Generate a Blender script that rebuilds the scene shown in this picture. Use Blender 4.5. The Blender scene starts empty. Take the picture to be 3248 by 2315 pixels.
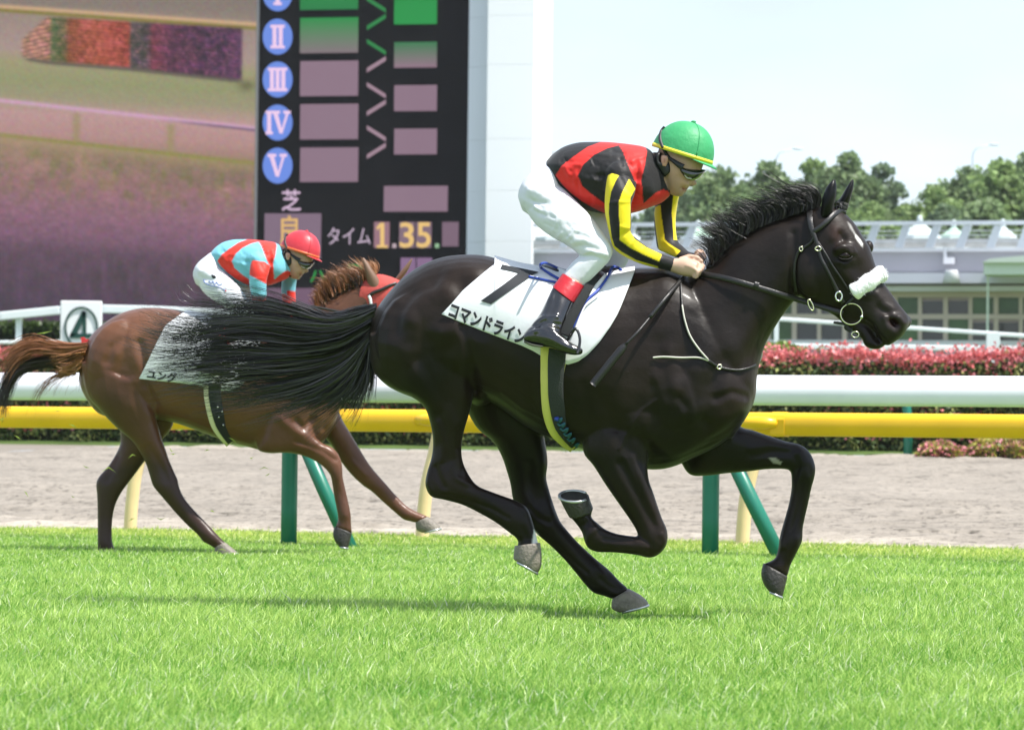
import bpy, bmesh, math, random
import numpy as np
from mathutils import Vector, Matrix
from mathutils.bvhtree import BVHTree
from mathutils.noise import noise as mnoise

# ------------------------------------------------------------------ camera, sky, sun, exposure
S = bpy.context.scene
COL = S.collection
CAM_H, FPX, IW, IH = 0.75, 10780.0, 3248.0, 2315.0
HOR, ROLL = 1384.0, 0.0111
pitch = math.atan((HOR - IH/2)/FPX)
fw = Vector((0, math.cos(pitch), math.sin(pitch)))
rt0 = Vector((1, 0, 0)); up0 = rt0.cross(fw)
rt = rt0*math.cos(ROLL) + up0*math.sin(ROLL)
up = rt.cross(fw)
cd = bpy.data.cameras.new('camera'); cam = bpy.data.objects.new('camera', cd); COL.objects.link(cam)
cam.matrix_world = Matrix(((rt.x, up.x, -fw.x, 0), (rt.y, up.y, -fw.y, 0), (rt.z, up.z, -fw.z, CAM_H), (0, 0, 0, 1)))
cd.sensor_width = 36.0; cd.lens = FPX/IW*36.0; cd.clip_end = 3000; cd.clip_start = 0.1
cd.dof.use_dof = True; cd.dof.focus_distance = 13.9; cd.dof.aperture_fstop = 7.6
S.camera = cam
SUN = Vector((0.40, -0.21, 0.89)).normalized()
w = bpy.data.worlds.new('World'); S.world = w; w.use_nodes = True
nt = w.node_tree; bg = nt.nodes['Background']
sky = nt.nodes.new('ShaderNodeTexSky'); sky.sky_type = 'NISHITA'; sky.sun_disc = False
sky.sun_elevation = math.asin(SUN.z); sky.sun_rotation = math.atan2(SUN.x, SUN.y)
sky.air_density = 1.0; sky.dust_density = 1.2; sky.ozone_density = 1.0; sky.altitude = 50
# thin bright summer veil over the blue: the same all round the sky, with faint cloud
veil = nt.nodes.new('ShaderNodeMix'); veil.data_type = 'RGBA'; veil.inputs[7].default_value = (2.55, 2.85, 3.3, 1)
wtc = nt.nodes.new('ShaderNodeTexCoord'); wn = nt.nodes.new('ShaderNodeTexNoise'); wn.inputs['Scale'].default_value = 5; wn.inputs['Detail'].default_value = 6
wr_ = nt.nodes.new('ShaderNodeMapRange'); wr_.inputs[1].default_value = 0.35; wr_.inputs[2].default_value = 0.65; wr_.inputs[3].default_value = 0.42; wr_.inputs[4].default_value = 0.92
wm = nt.nodes.new('ShaderNodeMapping'); wm.inputs['Scale'].default_value = (1, 1, 3); nt.links.new(wtc.outputs['Generated'], wm.inputs[0]); nt.links.new(wm.outputs[0], wn.inputs['Vector'])
nt.links.new(wn.outputs['Fac'], wr_.inputs[0]); nt.links.new(wr_.outputs[0], veil.inputs[0])
nt.links.new(sky.outputs[0], veil.inputs[6]); nt.links.new(veil.outputs[2], bg.inputs[0]); bg.inputs[1].default_value = 0.15
sl = bpy.data.lights.new('sun', 'SUN'); so = bpy.data.objects.new('sun', sl); COL.objects.link(so)
sl.energy = 3.6; sl.angle = math.radians(0.5); sl.color = (1.0, 0.96, 0.9)
so.rotation_euler = (-SUN).to_track_quat('-Z', 'Y').to_euler(); so.location = (0, 0, 60)
S.view_settings.view_transform = 'Standard'; S.view_settings.look = 'None'
EXPO = 1.08
S.view_settings.exposure = EXPO; S.view_settings.gamma = 1; S.view_settings.use_curve_mapping = False
S.cycles.use_denoising = True
S.cycles.max_bounces = 6; S.cycles.transparent_max_bounces = 8
rng = np.random.default_rng(7); random.seed(7)

# ------------------------------------------------------------------ helpers
CAMP = np.array((0, 0, CAM_H)); RT = np.array(rt); UP = np.array(up); FW = np.array(fw)
def ray(px, py):
    return FW + RT*((px - IW/2)/FPX) - UP*((py - IH/2)/FPX)
def W(px, py, Y):
    d = ray(px, py); return CAMP + d*(Y/d[1])
def G(px, py, z=0.0):
    d = ray(px, py); return CAMP + d*((z - CAM_H)/d[2])
def proj(P):
    q = np.asarray(P) - CAMP; z = q@FW
    return IW/2 + FPX*(q@RT)/z, IH/2 - FPX*(q@UP)/z
def crop(x0, y0, s):
    def f(*pts):
        return [tuple([x0 + p[0]/s, y0 + p[1]/s] + list(p[2:])) for p in pts]
    f.s = s; f.o = (x0, y0)
    return f
cA = crop(1100, 750, 1.624); cB = crop(2000, 500, 1.624); cC = crop(1600, 350, 2.03); cD = crop(1250, 1250, 2.165)
cE = crop(1700, 1250, 2.165); cF = crop(0, 650, 1.4121); cG = crop(550, 680, 2.84875); cH = crop(0, 0, 1.3406)
cJ = crop(0, 0, 0.70166); cK = crop(2450, 550, 2.952); cL = crop(0, 1000, 2.03); cR = crop(2400, 550, 2.6875)
cS = crop(1650, 400, 3.2557); cT = crop(350, 850, 2.5322); cN = crop(0, 900, 4.06)

ORG = {}
def vec(o): return ORG.get(o.name, np.zeros(3))
def tag(o, label=None, cat=None, group=None, kind=None):
    if label: o['label'] = label
    if cat: o['category'] = cat
    if group: o['group'] = group
    if kind: o['kind'] = kind
    return o
def empty(name, loc, label=None, cat=None, group=None):
    o = bpy.data.objects.new(name, None); COL.objects.link(o); o.location = loc
    o.empty_display_size = 0.1
    ORG[o.name] = np.array(loc, float); return tag(o, label, cat, group)
def link_mesh(name, me, mats, parent=None, origin=None, smooth=True):
    """me is in world coordinates; moved to the parent's origin, or to its own base"""
    n = len(me.vertices); co = np.empty(n*3, np.float32); me.vertices.foreach_get('co', co); co = co.reshape(-1, 3)
    if parent is not None: org = vec(parent)
    elif origin is not None: org = np.array(origin, float)
    else:
        a, b = co.min(0), co.max(0); org = np.array(((a[0]+b[0])/2, (a[1]+b[1])/2, a[2]))
    co -= org.astype(np.float32); me.vertices.foreach_set('co', co.ravel())
    for m in (mats if isinstance(mats, (list, tuple)) else [mats]):
        if m: me.materials.append(m)
    if smooth is not None:
        me.polygons.foreach_set('use_smooth', np.full(len(me.polygons), bool(smooth)))
    me.update()
    o = bpy.data.objects.new(name, me); COL.objects.link(o)
    ORG[o.name] = org
    if parent is not None: o.parent = parent
    else: o.location = org
    return o
def mesh_py(name, V, Fc):
    me = bpy.data.meshes.new(name); me.from_pydata([tuple(map(float, v)) for v in V], [], [tuple(f) for f in Fc]); me.update(); return me
def mesh_np(name, V, Fc):
    """V (n,3), Fc (m,k) arrays"""
    V = np.asarray(V, np.float32); Fc = np.asarray(Fc, np.int32); m, k = Fc.shape
    me = bpy.data.meshes.new(name)
    me.vertices.add(len(V)); me.vertices.foreach_set('co', V.ravel())
    me.loops.add(m*k); me.loops.foreach_set('vertex_index', Fc.ravel())
    me.polygons.add(m); me.polygons.foreach_set('loop_start', np.arange(0, m*k, k, dtype=np.int32))
    me.update(calc_edges=True); return me
def set_col(me, C, name='Col'):
    C = np.asarray(C, np.float32)
    if C.shape[1] == 3: C = np.concatenate([C, np.ones((len(C), 1), np.float32)], 1)
    a = me.color_attributes.new(name, 'FLOAT_COLOR', 'POINT'); a.data.foreach_set('color', C.ravel())
def set_float(me, v, name):
    a = me.attributes.new(name, 'FLOAT', 'POINT'); a.data.foreach_set('value', np.asarray(v, np.float32))
class MB:
    def __init__(self): self.v = []; self.f = []
    def add(self, V, Fc):
        b = len(self.v); self.v += [tuple(map(float, p)) for p in V]; self.f += [tuple(i+b for i in q) for q in Fc]; return self
    def box(self, c, s, rz=0.0, ax=None):
        c = np.array(c, float); h = np.array(s, float)/2
        cs, sn = math.cos(rz), math.sin(rz)
        V = []
        for z in (-1, 1):
            for (x, y) in ((-1, -1), (1, -1), (1, 1), (-1, 1)):
                a, b = x*h[0], y*h[1]
                V.append((c[0]+a*cs-b*sn, c[1]+a*sn+b*cs, c[2]+z*h[2]))
        return self.add(V, [(3, 2, 1, 0), (4, 5, 6, 7), (0, 1, 5, 4), (1, 2, 6, 5), (2, 3, 7, 6), (3, 0, 4, 7)])
    def tube(self, P, R, n=8, caps=True):
        P = [np.array(p, float) for p in P]; R = R if hasattr(R, '__len__') else [R]*len(P)
        V = []; prev = None
        for i, p in enumerate(P):
            t = P[min(i+1, len(P)-1)] - P[max(i-1, 0)]; t = t/(np.linalg.norm(t)+1e-12)
            if prev is None:
                a = np.array((0, 0, 1.0)) if abs(t[2]) < 0.9 else np.array((1.0, 0, 0))
            else: a = prev
            u = a - t*(a@t); u /= np.linalg.norm(u)+1e-12; prev = u; v2 = np.cross(t, u)
            for k in range(n):
                q = 2*math.pi*k/n; V.append(p + (u*math.cos(q) + v2*math.sin(q))*R[i])
        F = []
        for i in range(len(P)-1):
            for k in range(n):
                F.append((i*n+k, i*n+(k+1) % n, (i+1)*n+(k+1) % n, (i+1)*n+k))
        if caps: F += [tuple(range(n))[::-1], tuple((len(P)-1)*n+k for k in range(n))]
        return self.add(V, F)
    def ell(self, c, r, n=12, m=8, M=None):
        V = []; F = []
        c = np.array(c, float)
        for j in range(m+1):
            th = math.pi*j/m
            for k in range(n):
                ph = 2*math.pi*k/n
                d = np.array((r[0]*math.sin(th)*math.cos(ph), r[1]*math.sin(th)*math.sin(ph), r[2]*math.cos(th)))
                if M is not None: d = M@d
                V.append(c+d)
        for j in range(m):
            for k in range(n):
                F.append((j*n+k, (j+1)*n+k, (j+1)*n+(k+1) % n, j*n+(k+1) % n))
        return self.add(V, F)
    def mesh(self, name): return mesh_py(name, self.v, self.f)
    def build(self, name, mats, parent=None, smooth=False, origin=None):
        return link_mesh(name, self.mesh(name), mats, parent, origin, smooth)
def bevel(o, wd=0.004, seg=2, ang=35):
    m = o.modifiers.new('bevel', 'BEVEL'); m.width = wd; m.segments = seg; m.limit_method = 'ANGLE'; m.angle_limit = math.radians(ang)
    return o
def cr(P, sub):
    """Catmull-Rom through rows of P"""
    P = np.asarray(P, float); n = len(P); out = []
    for i in range(n-1):
        a, b, c, d = P[max(i-1, 0)], P[i], P[i+1], P[min(i+2, n-1)]
        for k in range(sub):
            t = k/sub
            out.append(0.5*((2*b) + (c-a)*t + (2*a-5*b+4*c-d)*t*t + (3*b-a-3*c+d)*t**3))
    out.append(P[-1]); return np.array(out)
def resample(P, n):
    P = np.asarray(P, float); d = np.r_[0, np.cumsum(np.linalg.norm(np.diff(P[:, :2] if P.shape[1] <= 3 else P, axis=0), axis=1))]
    t = np.linspace(0, d[-1], n); return np.stack([np.interp(t, d, P[:, k]) for k in range(P.shape[1])], 1)
def st(f, rows, off=0.0, tilt=(0, 0)):
    """rows in crop units: (Lx,Ly,Rx,Ry,halfdepth[,offset[,tx,ty]]) -> photo units"""
    out = []
    for r in rows:
        a = f((r[0], r[1]))[0]; b = f((r[2], r[3]))[0]
        o = r[5] if len(r) > 5 else off
        t = (r[6]/f.s, r[7]/f.s) if len(r) > 7 else (tilt[0]/f.s, tilt[1]/f.s)
        out.append((a[0], a[1], b[0], b[1], r[4], o, t[0], t[1]))
    return np.array(out)
class Body:
    """a traced figure: depth of its mid plane, and how it turns to the camera"""
    def __init__(self, D, xc, slope): self.D = D; self.xc = xc; self.k = slope*D/FPX
    def depth(self, px, off): return self.D + off - (px - self.xc)*self.k
    def P(self, px, py, off): return W(px, py, self.depth(px, off))
def loft(mb, B, rows, sub=4, n=22, p=2.2):
    R = cr(rows, sub); V = []; F = []
    for r in R:
        c = (r[0:2]+r[2:4])/2; h = (r[2:4]-r[0:2])/2
        for k in range(n):
            a = 2*math.pi*k/n; ca, sa = math.cos(a), math.sin(a)
            ca = math.copysign(abs(ca)**(2/p), ca); sa = math.copysign(abs(sa)**(2/p), sa)
            q = c + h*ca + r[6:8]*sa
            V.append(B.P(q[0], q[1], r[5] + sa*r[4]))
    m = len(R)
    for i in range(m-1):
        for k in range(n):
            F.append((i*n+k, (i+1)*n+k, (i+1)*n+(k+1) % n, i*n+(k+1) % n))
    F += [tuple(range(n)), tuple((m-1)*n+k for k in range(n))[::-1]]
    return mb.add(V, F)
def fuse(mb, voxel, smooth=6, fac=0.5, inflate=0.0):
    """one continuous skin round all the lofted pieces; returns a mesh in world coordinates"""
    me = mb.mesh('tmp'); bm = bmesh.new(); bm.from_mesh(me); bmesh.ops.recalc_face_normals(bm, faces=bm.faces); bm.to_mesh(me); bm.free()
    o = bpy.data.objects.new('tmp', me); COL.objects.link(o)
    r = o.modifiers.new('r', 'REMESH'); r.mode = 'VOXEL'; r.voxel_size = voxel; r.adaptivity = 0
    if smooth:
        s = o.modifiers.new('s', 'SMOOTH'); s.iterations = smooth; s.factor = fac
    dg = bpy.context.evaluated_depsgraph_get(); dg.update()
    out = bpy.data.meshes.new_from_object(o.evaluated_get(dg)); bpy.data.objects.remove(o); bpy.data.meshes.remove(me)
    if inflate:
        c = coords(out)+normals(out)*inflate; out.vertices.foreach_set('co', c.astype(np.float32).ravel()); out.update()
    return out
def coords(me):
    a = np.empty(len(me.vertices)*3, np.float32); me.vertices.foreach_get('co', a); return a.reshape(-1, 3).astype(float)
def normals(me):
    a = np.empty(len(me.vertices)*3, np.float32); me.vertex_normals.foreach_get('vector', a); return a.reshape(-1, 3).astype(float)
def dist_poly(P, line):
    line = np.asarray(line, float)
    if len(line) == 1: return np.linalg.norm(P-line[0], axis=1)
    best = np.full(len(P), 1e9)
    for a, b in zip(line[:-1], line[1:]):
        d = b-a; t = np.clip(((P-a)@d)/(d@d+1e-9), 0, 1); best = np.minimum(best, np.linalg.norm(P-(a+t[:, None]*d), axis=1))
    return best
def sdf(P, poly):
    """signed distance to a closed polygon, positive inside"""
    poly = np.asarray(poly, float); d = dist_poly(P, np.vstack([poly, poly[:1]])); ins = np.zeros(len(P), bool)
    n = len(poly)
    for i in range(n):
        a, b = poly[i], poly[(i+1) % n]
        if a[1] == b[1]: continue
        c = ((a[1] > P[:, 1]) != (b[1] > P[:, 1])) & (P[:, 0] < (b[0]-a[0])*(P[:, 1]-a[1])/(b[1]-a[1])+a[0]); ins ^= c
    return np.where(ins, d, -d)
def sculpt(me, feats, both=True):
    """feats: (polyline px, amplitude m, sigma px): ridges and grooves pushed along the normals"""
    co = coords(me); nr = normals(me); px, py = proj(co); P = np.stack([px, py], 1)
    face = np.clip(-nr[:, 1], -1, 1); wgt = np.clip(np.abs(face)*1.4, 0, 1) if both else np.clip(face*1.6, 0, 1)
    d = np.zeros(len(co))
    for line, amp, sig in feats: d += amp*np.exp(-(dist_poly(P, line)/sig)**2/2)
    co += nr*(d*wgt)[:, None]; me.vertices.foreach_set('co', co.astype(np.float32).ravel()); me.update()
def bvh_of(*meshes):
    V = []; F = []
    for me in meshes:
        b = len(V); V += [tuple(v) for v in coords(me)]; F += [tuple(i+b for i in p.vertices) for p in me.polygons]
    return BVHTree.FromPolygons(V, F)
def hit(bvh, px, py):
    d = Vector(ray(px, py)).normalized(); h = bvh.ray_cast(Vector(CAMP), d)
    return None if h[0] is None else (np.array(h[0]), np.array(h[1]))
def strap(mb, bvh, pts, wpx, lift=0.004, th=0.004, sub=6, free=None):
    """a band of width wpx (photo px) laid on the surface seen behind the photo polyline"""
    P = cr(np.asarray(pts, float), sub); n = len(P); T = np.gradient(P, axis=0); T /= np.linalg.norm(T, axis=1)[:, None]+1e-9
    N = np.stack([-T[:, 1], T[:, 0]], 1); ww = wpx if hasattr(wpx, '__len__') else [wpx]*n
    if len(ww) != n: ww = np.interp(np.linspace(0, 1, n), np.linspace(0, 1, len(ww)), ww)
    Y = []
    for q in P:
        h = hit(bvh, *q) if bvh else None; Y.append(np.nan if h is None else h[0][1])
    Y = np.array(Y)
    if free is not None: Y = np.interp(np.linspace(0, 1, n), np.linspace(0, 1, len(free)), free)
    ok = ~np.isnan(Y)
    Y = np.interp(np.arange(n), np.arange(n)[ok], Y[ok])
    for _ in range(2): Y = np.r_[Y[0], (Y[:-2]+2*Y[1:-1]+Y[2:])/4, Y[-1]]
    V = []; F = []
    for q, nn, y, wi in zip(P, N, Y, ww):
        for s, dz in ((-1, 0), (-0.8, -th), (0.8, -th), (1, 0), (1, th), (-1, th)):
            V.append(W(q[0]+nn[0]*s*wi/2, q[1]+nn[1]*s*wi/2, y-lift+dz))
    for i in range(n-1):
        for k in range(6): F.append((i*6+k, i*6+(k+1) % 6, (i+1)*6+(k+1) % 6, (i+1)*6+k))
    F += [tuple(range(6))[::-1], tuple((n-1)*6+k for k in range(6))]
    mb.add(V, F); return Y
def text_mesh(s, bold=0.0, shear=0.0):
    c = bpy.data.curves.new('t', 'FONT'); c.body = s; c.offset = bold; c.resolution_u = 3; c.shear = shear
    o = bpy.data.objects.new('t', c); COL.objects.link(o); dg = bpy.context.evaluated_depsgraph_get(); dg.update()
    me = bpy.data.meshes.new_from_object(o.evaluated_get(dg)); bpy.data.objects.remove(o); bpy.data.curves.remove(c)
    V = coords(me)[:, :2]; F = [tuple(p.vertices) for p in me.polygons]; bpy.data.meshes.remove(me)
    return V, F

# ------------------------------------------------------------------ materials
MATS = {}
def mat(name, col=(0.5, 0.5, 0.5), rough=0.6, spec=0.5, var=0.0, vscale=8.0, bump=0.0, bscale=40.0, attr=None, trans=0.0, coat=0.0, sheen=0.0, metal=0.0, stretch=None):
    if name in MATS: return MATS[name]
    m = bpy.data.materials.new(name); m.use_nodes = True; t = m.node_tree; N = t.nodes; L = t.links
    b = N['Principled BSDF']; b.inputs['Roughness'].default_value = rough; b.inputs['Specular IOR Level'].default_value = spec
    b.inputs['Coat Weight'].default_value = coat; b.inputs['Coat Roughness'].default_value = 0.2
    b.inputs['Sheen Weight'].default_value = sheen; b.inputs['Metallic'].default_value = metal
    b.inputs['Base Color'].default_value = (*col, 1)
    tc = N.new('ShaderNodeTexCoord'); src = tc.outputs['Object']
    if stretch:
        mp = N.new('ShaderNodeMapping'); mp.inputs['Scale'].default_value = stretch; L.new(src, mp.inputs[0]); src = mp.outputs[0]
    csock = None
    if attr:
        a = N.new('ShaderNodeAttribute'); a.attribute_name = attr; csock = a.outputs['Color']
    if var > 0:
        n = N.new('ShaderNodeTexNoise'); n.inputs['Scale'].default_value = vscale; n.inputs['Detail'].default_value = 5; L.new(src, n.inputs['Vector'])
        r = N.new('ShaderNodeMapRange'); r.inputs['From Min'].default_value = 0.25; r.inputs['From Max'].default_value = 0.75
        r.inputs['To Min'].default_value = 1-var; r.inputs['To Max'].default_value = 1+var; L.new(n.outputs['Fac'], r.inputs[0])
        mx = N.new('ShaderNodeMix'); mx.data_type = 'RGBA'; mx.blend_type = 'MULTIPLY'; mx.inputs[0].default_value = 1
        if csock is not None: L.new(csock, mx.inputs[6])
        else: mx.inputs[6].default_value = (*col, 1)
        L.new(r.outputs[0], mx.inputs[7]); csock = mx.outputs[2]
    if csock is not None: L.new(csock, b.inputs['Base Color'])
    if bump > 0:
        n2 = N.new('ShaderNodeTexNoise'); n2.inputs['Scale'].default_value = bscale; n2.inputs['Detail'].default_value = 6; L.new(src, n2.inputs['Vector'])
        bp = N.new('ShaderNodeBump'); bp.inputs['Strength'].default_value = bump; bp.inputs['Distance'].default_value = 0.02
        L.new(n2.outputs['Fac'], bp.inputs['Height']); L.new(bp.outputs[0], b.inputs['Normal'])
    if trans > 0:
        tr = N.new('ShaderNodeBsdfTranslucent'); ms = N.new('ShaderNodeMixShader'); ms.inputs[0].default_value = trans
        if csock is not None: L.new(csock, tr.inputs[0])
        else: tr.inputs[0].default_value = (*col, 1)
        L.new(b.outputs[0], ms.inputs[1]); L.new(tr.outputs[0], ms.inputs[2]); L.new(ms.outputs[0], N['Material Output'].inputs[0])
    MATS[name] = m; return m
def lin(c): 
    c = np.asarray(c, float)/255.0; return np.where(c <= 0.04045, c/12.92, ((c+0.055)/1.055)**2.4)
def led_mat():
    m = bpy.data.materials.new('led_display'); m.use_nodes = True; t = m.node_tree; N = t.nodes
    a = N.new('ShaderNodeAttribute'); a.attribute_name = 'Col'; b = N['Principled BSDF']
    b.inputs['Base Color'].default_value = (0.01, 0.01, 0.01, 1); b.inputs['Roughness'].default_value = 0.7; b.inputs['Specular IOR Level'].default_value = 0.1
    t.links.new(a.outputs['Color'], b.inputs['Emission Color']); b.inputs['Emission Strength'].default_value = 1.0/2**EXPO
    return m
LED = led_mat()
# ------------------------------------------------------------------ ground, track, rails
RA = math.radians(22.5); RD = np.array((math.cos(RA), -math.sin(RA))); RN = np.array((math.sin(RA), math.cos(RA))); RO = np.array((-0.2, 24.75))
def RP(s, t, z): q = RO + RD*s + RN*t; return np.array((q[0], q[1], z))
def dirt_z(t): return 0.55*np.clip(t, 0, 21.7)/21.7
def sheet(name, s0, s1, t0, t1, z, m, ns=1, ntt=1, zf=None):
    V = []; F = []
    for j in range(ntt+1):
        for i in range(ns+1):
            t = t0+(t1-t0)*j/ntt; s = s0+(s1-s0)*i/ns; V.append(RP(s, t, z if zf is None else zf(s, t)))
    for j in range(ntt):
        for i in range(ns):
            a = j*(ns+1)+i; F.append((a, a+1, a+ns+2, a+ns+1))
    return tag(link_mesh(name, mesh_py(name, V, F), m, smooth=False), kind='structure')
turf_soil = mat('turf_soil', (0.15, 0.24, 0.055), 0.9, 0.1, var=0.5, vscale=6, bump=0.6, bscale=60)
earth = mat('dirt', (0.215, 0.192, 0.162), 0.95, 0.1, var=0.16, vscale=1.6, bump=0.5, bscale=30)
lawn = mat('lawn', (0.07, 0.11, 0.03), 0.9, 0.1, var=0.35, vscale=0.8)
sheet('turf_ground', -70, 70, -60, 0, 0, turf_soil)
# the dirt course: raked, trodden surface with real lumps
ns, ntt = 460, 380
s = np.linspace(-15, 11, ns); t = np.r_[np.linspace(0, 8, 255, endpoint=False), np.linspace(8, 21.7, ntt-255)]
SS, TT = np.meshgrid(s, t)
H = np.zeros_like(SS)
def vnoise(shape, fx, fy, seed):
    """smooth value noise sampled on a grid by bicubic-ish upsampling"""
    r = np.random.default_rng(seed); g = r.normal(size=(fy+3, fx+3))
    yy = np.linspace(0, fy, shape[0]); xx = np.linspace(0, fx, shape[1]); y0 = yy.astype(int); x0 = xx.astype(int)
    a = (yy-y0); b = (xx-x0); a = a*a*(3-2*a); b = b*b*(3-2*b)
    g00 = g[np.ix_(y0, x0)]; g01 = g[np.ix_(y0, x0+1)]; g10 = g[np.ix_(y0+1, x0)]; g11 = g[np.ix_(y0+1, x0+1)]
    return (g00*(1-b)+g01*b)*(1-a[:, None]) + (g10*(1-b)+g11*b)*a[:, None]
H += 0.007*vnoise(H.shape, 120, 150, 1) + 0.010*vnoise(H.shape, 55, 120, 2) + 0.010*vnoise(H.shape, 14, 70, 3)
lump = vnoise(H.shape, 90, 190, 4); H += 0.014*np.clip(lump-0.7, 0, 2)
print_ = vnoise(H.shape, 75, 150, 5); H -= 0.022*np.clip(print_-1.1, 0, 1.2)
H *= np.clip(TT/0.6, 0.15, 1)
q = RO[None, None] + SS[..., None]*RD + TT[..., None]*RN
V = np.concatenate([q, (dirt_z(TT)+H)[..., None]], 2).reshape(-1, 3)
ii = (np.arange(ntt-1)[:, None]*ns + np.arange(ns-1)[None]).ravel()
me = mesh_np('dirt_track', V, np.stack([ii, ii+1, ii+ns+1, ii+ns], 1))
dc = 1.0 + 0.05*vnoise(H.shape, 30, 60, 9) - 0.30*np.clip(print_-1.0, 0, 1.3) + 0.50*np.clip(1-np.abs(TT-0.4)/1.5, 0, 1)*np.clip(0.8+0.4*vnoise(H.shape, 60, 90, 11), 0.2, 1.6) + 0.30*np.clip((TT-20.6)/0.8, 0, 1) - 0.32*np.clip(vnoise(H.shape, 110, 210, 12)-0.95, 0, 1.2) - 0.10*np.clip(np.abs(vnoise(H.shape, 5, 60, 13))-0.8, 0, 1)
set_col(me, (dc.reshape(-1, 1)*np.array((0.215, 0.192, 0.162))))
earth_c = mat('raked_dirt', (0.4, 0.34, 0.29), 0.95, 0.1, var=0.12, vscale=9, bump=0.35, bscale=45, attr='Col')
t_ = earth_c.node_tree; b_ = t_.nodes['Principled BSDF']; src_ = b_.inputs['Base Color'].links[0].from_socket; prev_ = src_
tc_ = t_.nodes.new('ShaderNodeTexCoord')
for sc_, lo_, hi_, am_ in ((16.0, 0.56, 0.68, 0.60), (7.0, 0.55, 0.70, 0.80), (38.0, 0.58, 0.70, 0.72)):
    n_ = t_.nodes.new('ShaderNodeTexNoise'); n_.inputs['Scale'].default_value = sc_; n_.inputs['Detail'].default_value = 3; t_.links.new(tc_.outputs['Object'], n_.inputs['Vector'])
    r_ = t_.nodes.new('ShaderNodeMapRange'); r_.inputs[1].default_value = lo_; r_.inputs[2].default_value = hi_; r_.inputs[3].default_value = 1.08; r_.inputs[4].default_value = am_; t_.links.new(n_.outputs['Fac'], r_.inputs[0])
    m_ = t_.nodes.new('ShaderNodeMix'); m_.data_type = 'RGBA'; m_.blend_type = 'MULTIPLY'; m_.inputs[0].default_value = 1; t_.links.new(prev_, m_.inputs[6]); t_.links.new(r_.outputs[0], m_.inputs[7]); prev_ = m_.outputs[2]
t_.links.new(prev_, b_.inputs['Base Color'])
tag(link_mesh('dirt_track', me, earth_c, smooth=True), kind='structure')
sheet('dirt_track_beyond', -70, -15, 0, 21.7, 0, earth, 1, 1, lambda s, t: dirt_z(t))
sheet('dirt_track_beyond', 11, 70, 0, 21.7, 0, earth, 1, 1, lambda s, t: dirt_z(t))
sheet('infield_bank', -90, 90, 21.7, 32, 0.55, lawn, 1, 1, lambda s, t: 0.55 if t < 25 else 1.5)
sheet('infield_ground', -600, 600, 32, 900, 1.5, lawn)

# the turf itself: separate blades, one mass
N = 420000
Z = rng.uniform(8.2, 25.6, N); X = (rng.random(N)*2-1)*Z*(IW/2/FPX)*1.26
tt = (np.stack([X, Z], 1)-RO)@RN; keep = tt < 0.06+0.06*rng.normal(size=N); X, Z = X[keep], Z[keep]; N = len(X)
clump = np.array([mnoise(Vector((x*2.3, z*1.1, 0))) for x, z in zip(X[::1], Z[::1])]) if N < 1 else None
gx = vnoise((400, 400), 26, 50, 21); gy = vnoise((400, 400), 9, 22, 22)
ix = np.clip(((X+4.4)/8.8*399).astype(int), 0, 399); iz = np.clip(((Z-8)/18*399).astype(int), 0, 399)
c1 = gx[iz, ix]; c2 = gy[iz, ix]
h = np.where(Z > 17.5, 0.75, 1.0)*np.where((np.abs(Z-13.6) < 0.75) & (np.abs(X-0.47) < 0.34), 0.5, 1.0)*(0.046+0.022*rng.random(N)**1.5+0.006*c1)*np.where(rng.random(N) < 0.06, 1.45, 1.0); wd = 0.0015+0.0016*rng.random(N)**1.5
wd *= np.clip(Z/12, 0.9, 1.7)
az = rng.random(N)*2*math.pi; lean = np.abs(rng.normal(0, 0.52, N)) + 0.05; lx = np.cos(az)*lean+0.10; ly = np.sin(az)*lean
fa = rng.random(N)*math.pi; sx, sy = np.cos(fa), np.sin(fa)*0.6
zero = np.zeros(N); base = np.stack([X, Z, zero-0.004], 1); side = np.stack([sx, sy, zero], 1)*wd[:, None]
mid = base + np.stack([lx*0.35, ly*0.35, zero+1], 1)*(h*0.55)[:, None]
tip = base + np.stack([lx*1.0, ly*1.0, zero+0.97], 1)*h[:, None]
V = np.stack([base-side, base+side, mid+side*0.8, mid-side*0.8, tip], 1).reshape(-1, 3)
b = np.arange(N)*5
Fq = np.stack([b, b+1, b+2], 1); F2 = np.stack([b, b+2, b+3], 1); F3 = np.stack([b+3, b+2, b+4], 1)
me = mesh_np('turf_grass', V, np.concatenate([Fq, F2, F3]))
u = np.clip(0.52+0.36*rng.normal(size=N)+0.12*c1+0.07*c2, 0, 1)[:, None]
cg = np.array((0.115, 0.31, 0.03))*(1-u) + np.array((0.53, 0.70, 0.185))*u
glint = (rng.random(N) < 0.045)[:, None]; cg = np.where(glint, np.array((0.80, 0.84, 0.58)), cg)  # scattered near-white blades: white glints put into the blade colour
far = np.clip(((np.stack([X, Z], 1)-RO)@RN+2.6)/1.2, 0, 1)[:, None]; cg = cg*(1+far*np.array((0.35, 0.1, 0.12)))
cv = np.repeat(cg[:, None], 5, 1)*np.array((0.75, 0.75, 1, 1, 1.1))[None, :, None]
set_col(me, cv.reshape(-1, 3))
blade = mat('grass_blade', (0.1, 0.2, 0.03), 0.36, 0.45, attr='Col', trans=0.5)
tag(link_mesh('turf_grass', me, blade, smooth=False, origin=(0, 15, 0)), 'bright green mown turf covering the near course', 'grass', kind='stuff')

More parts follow.
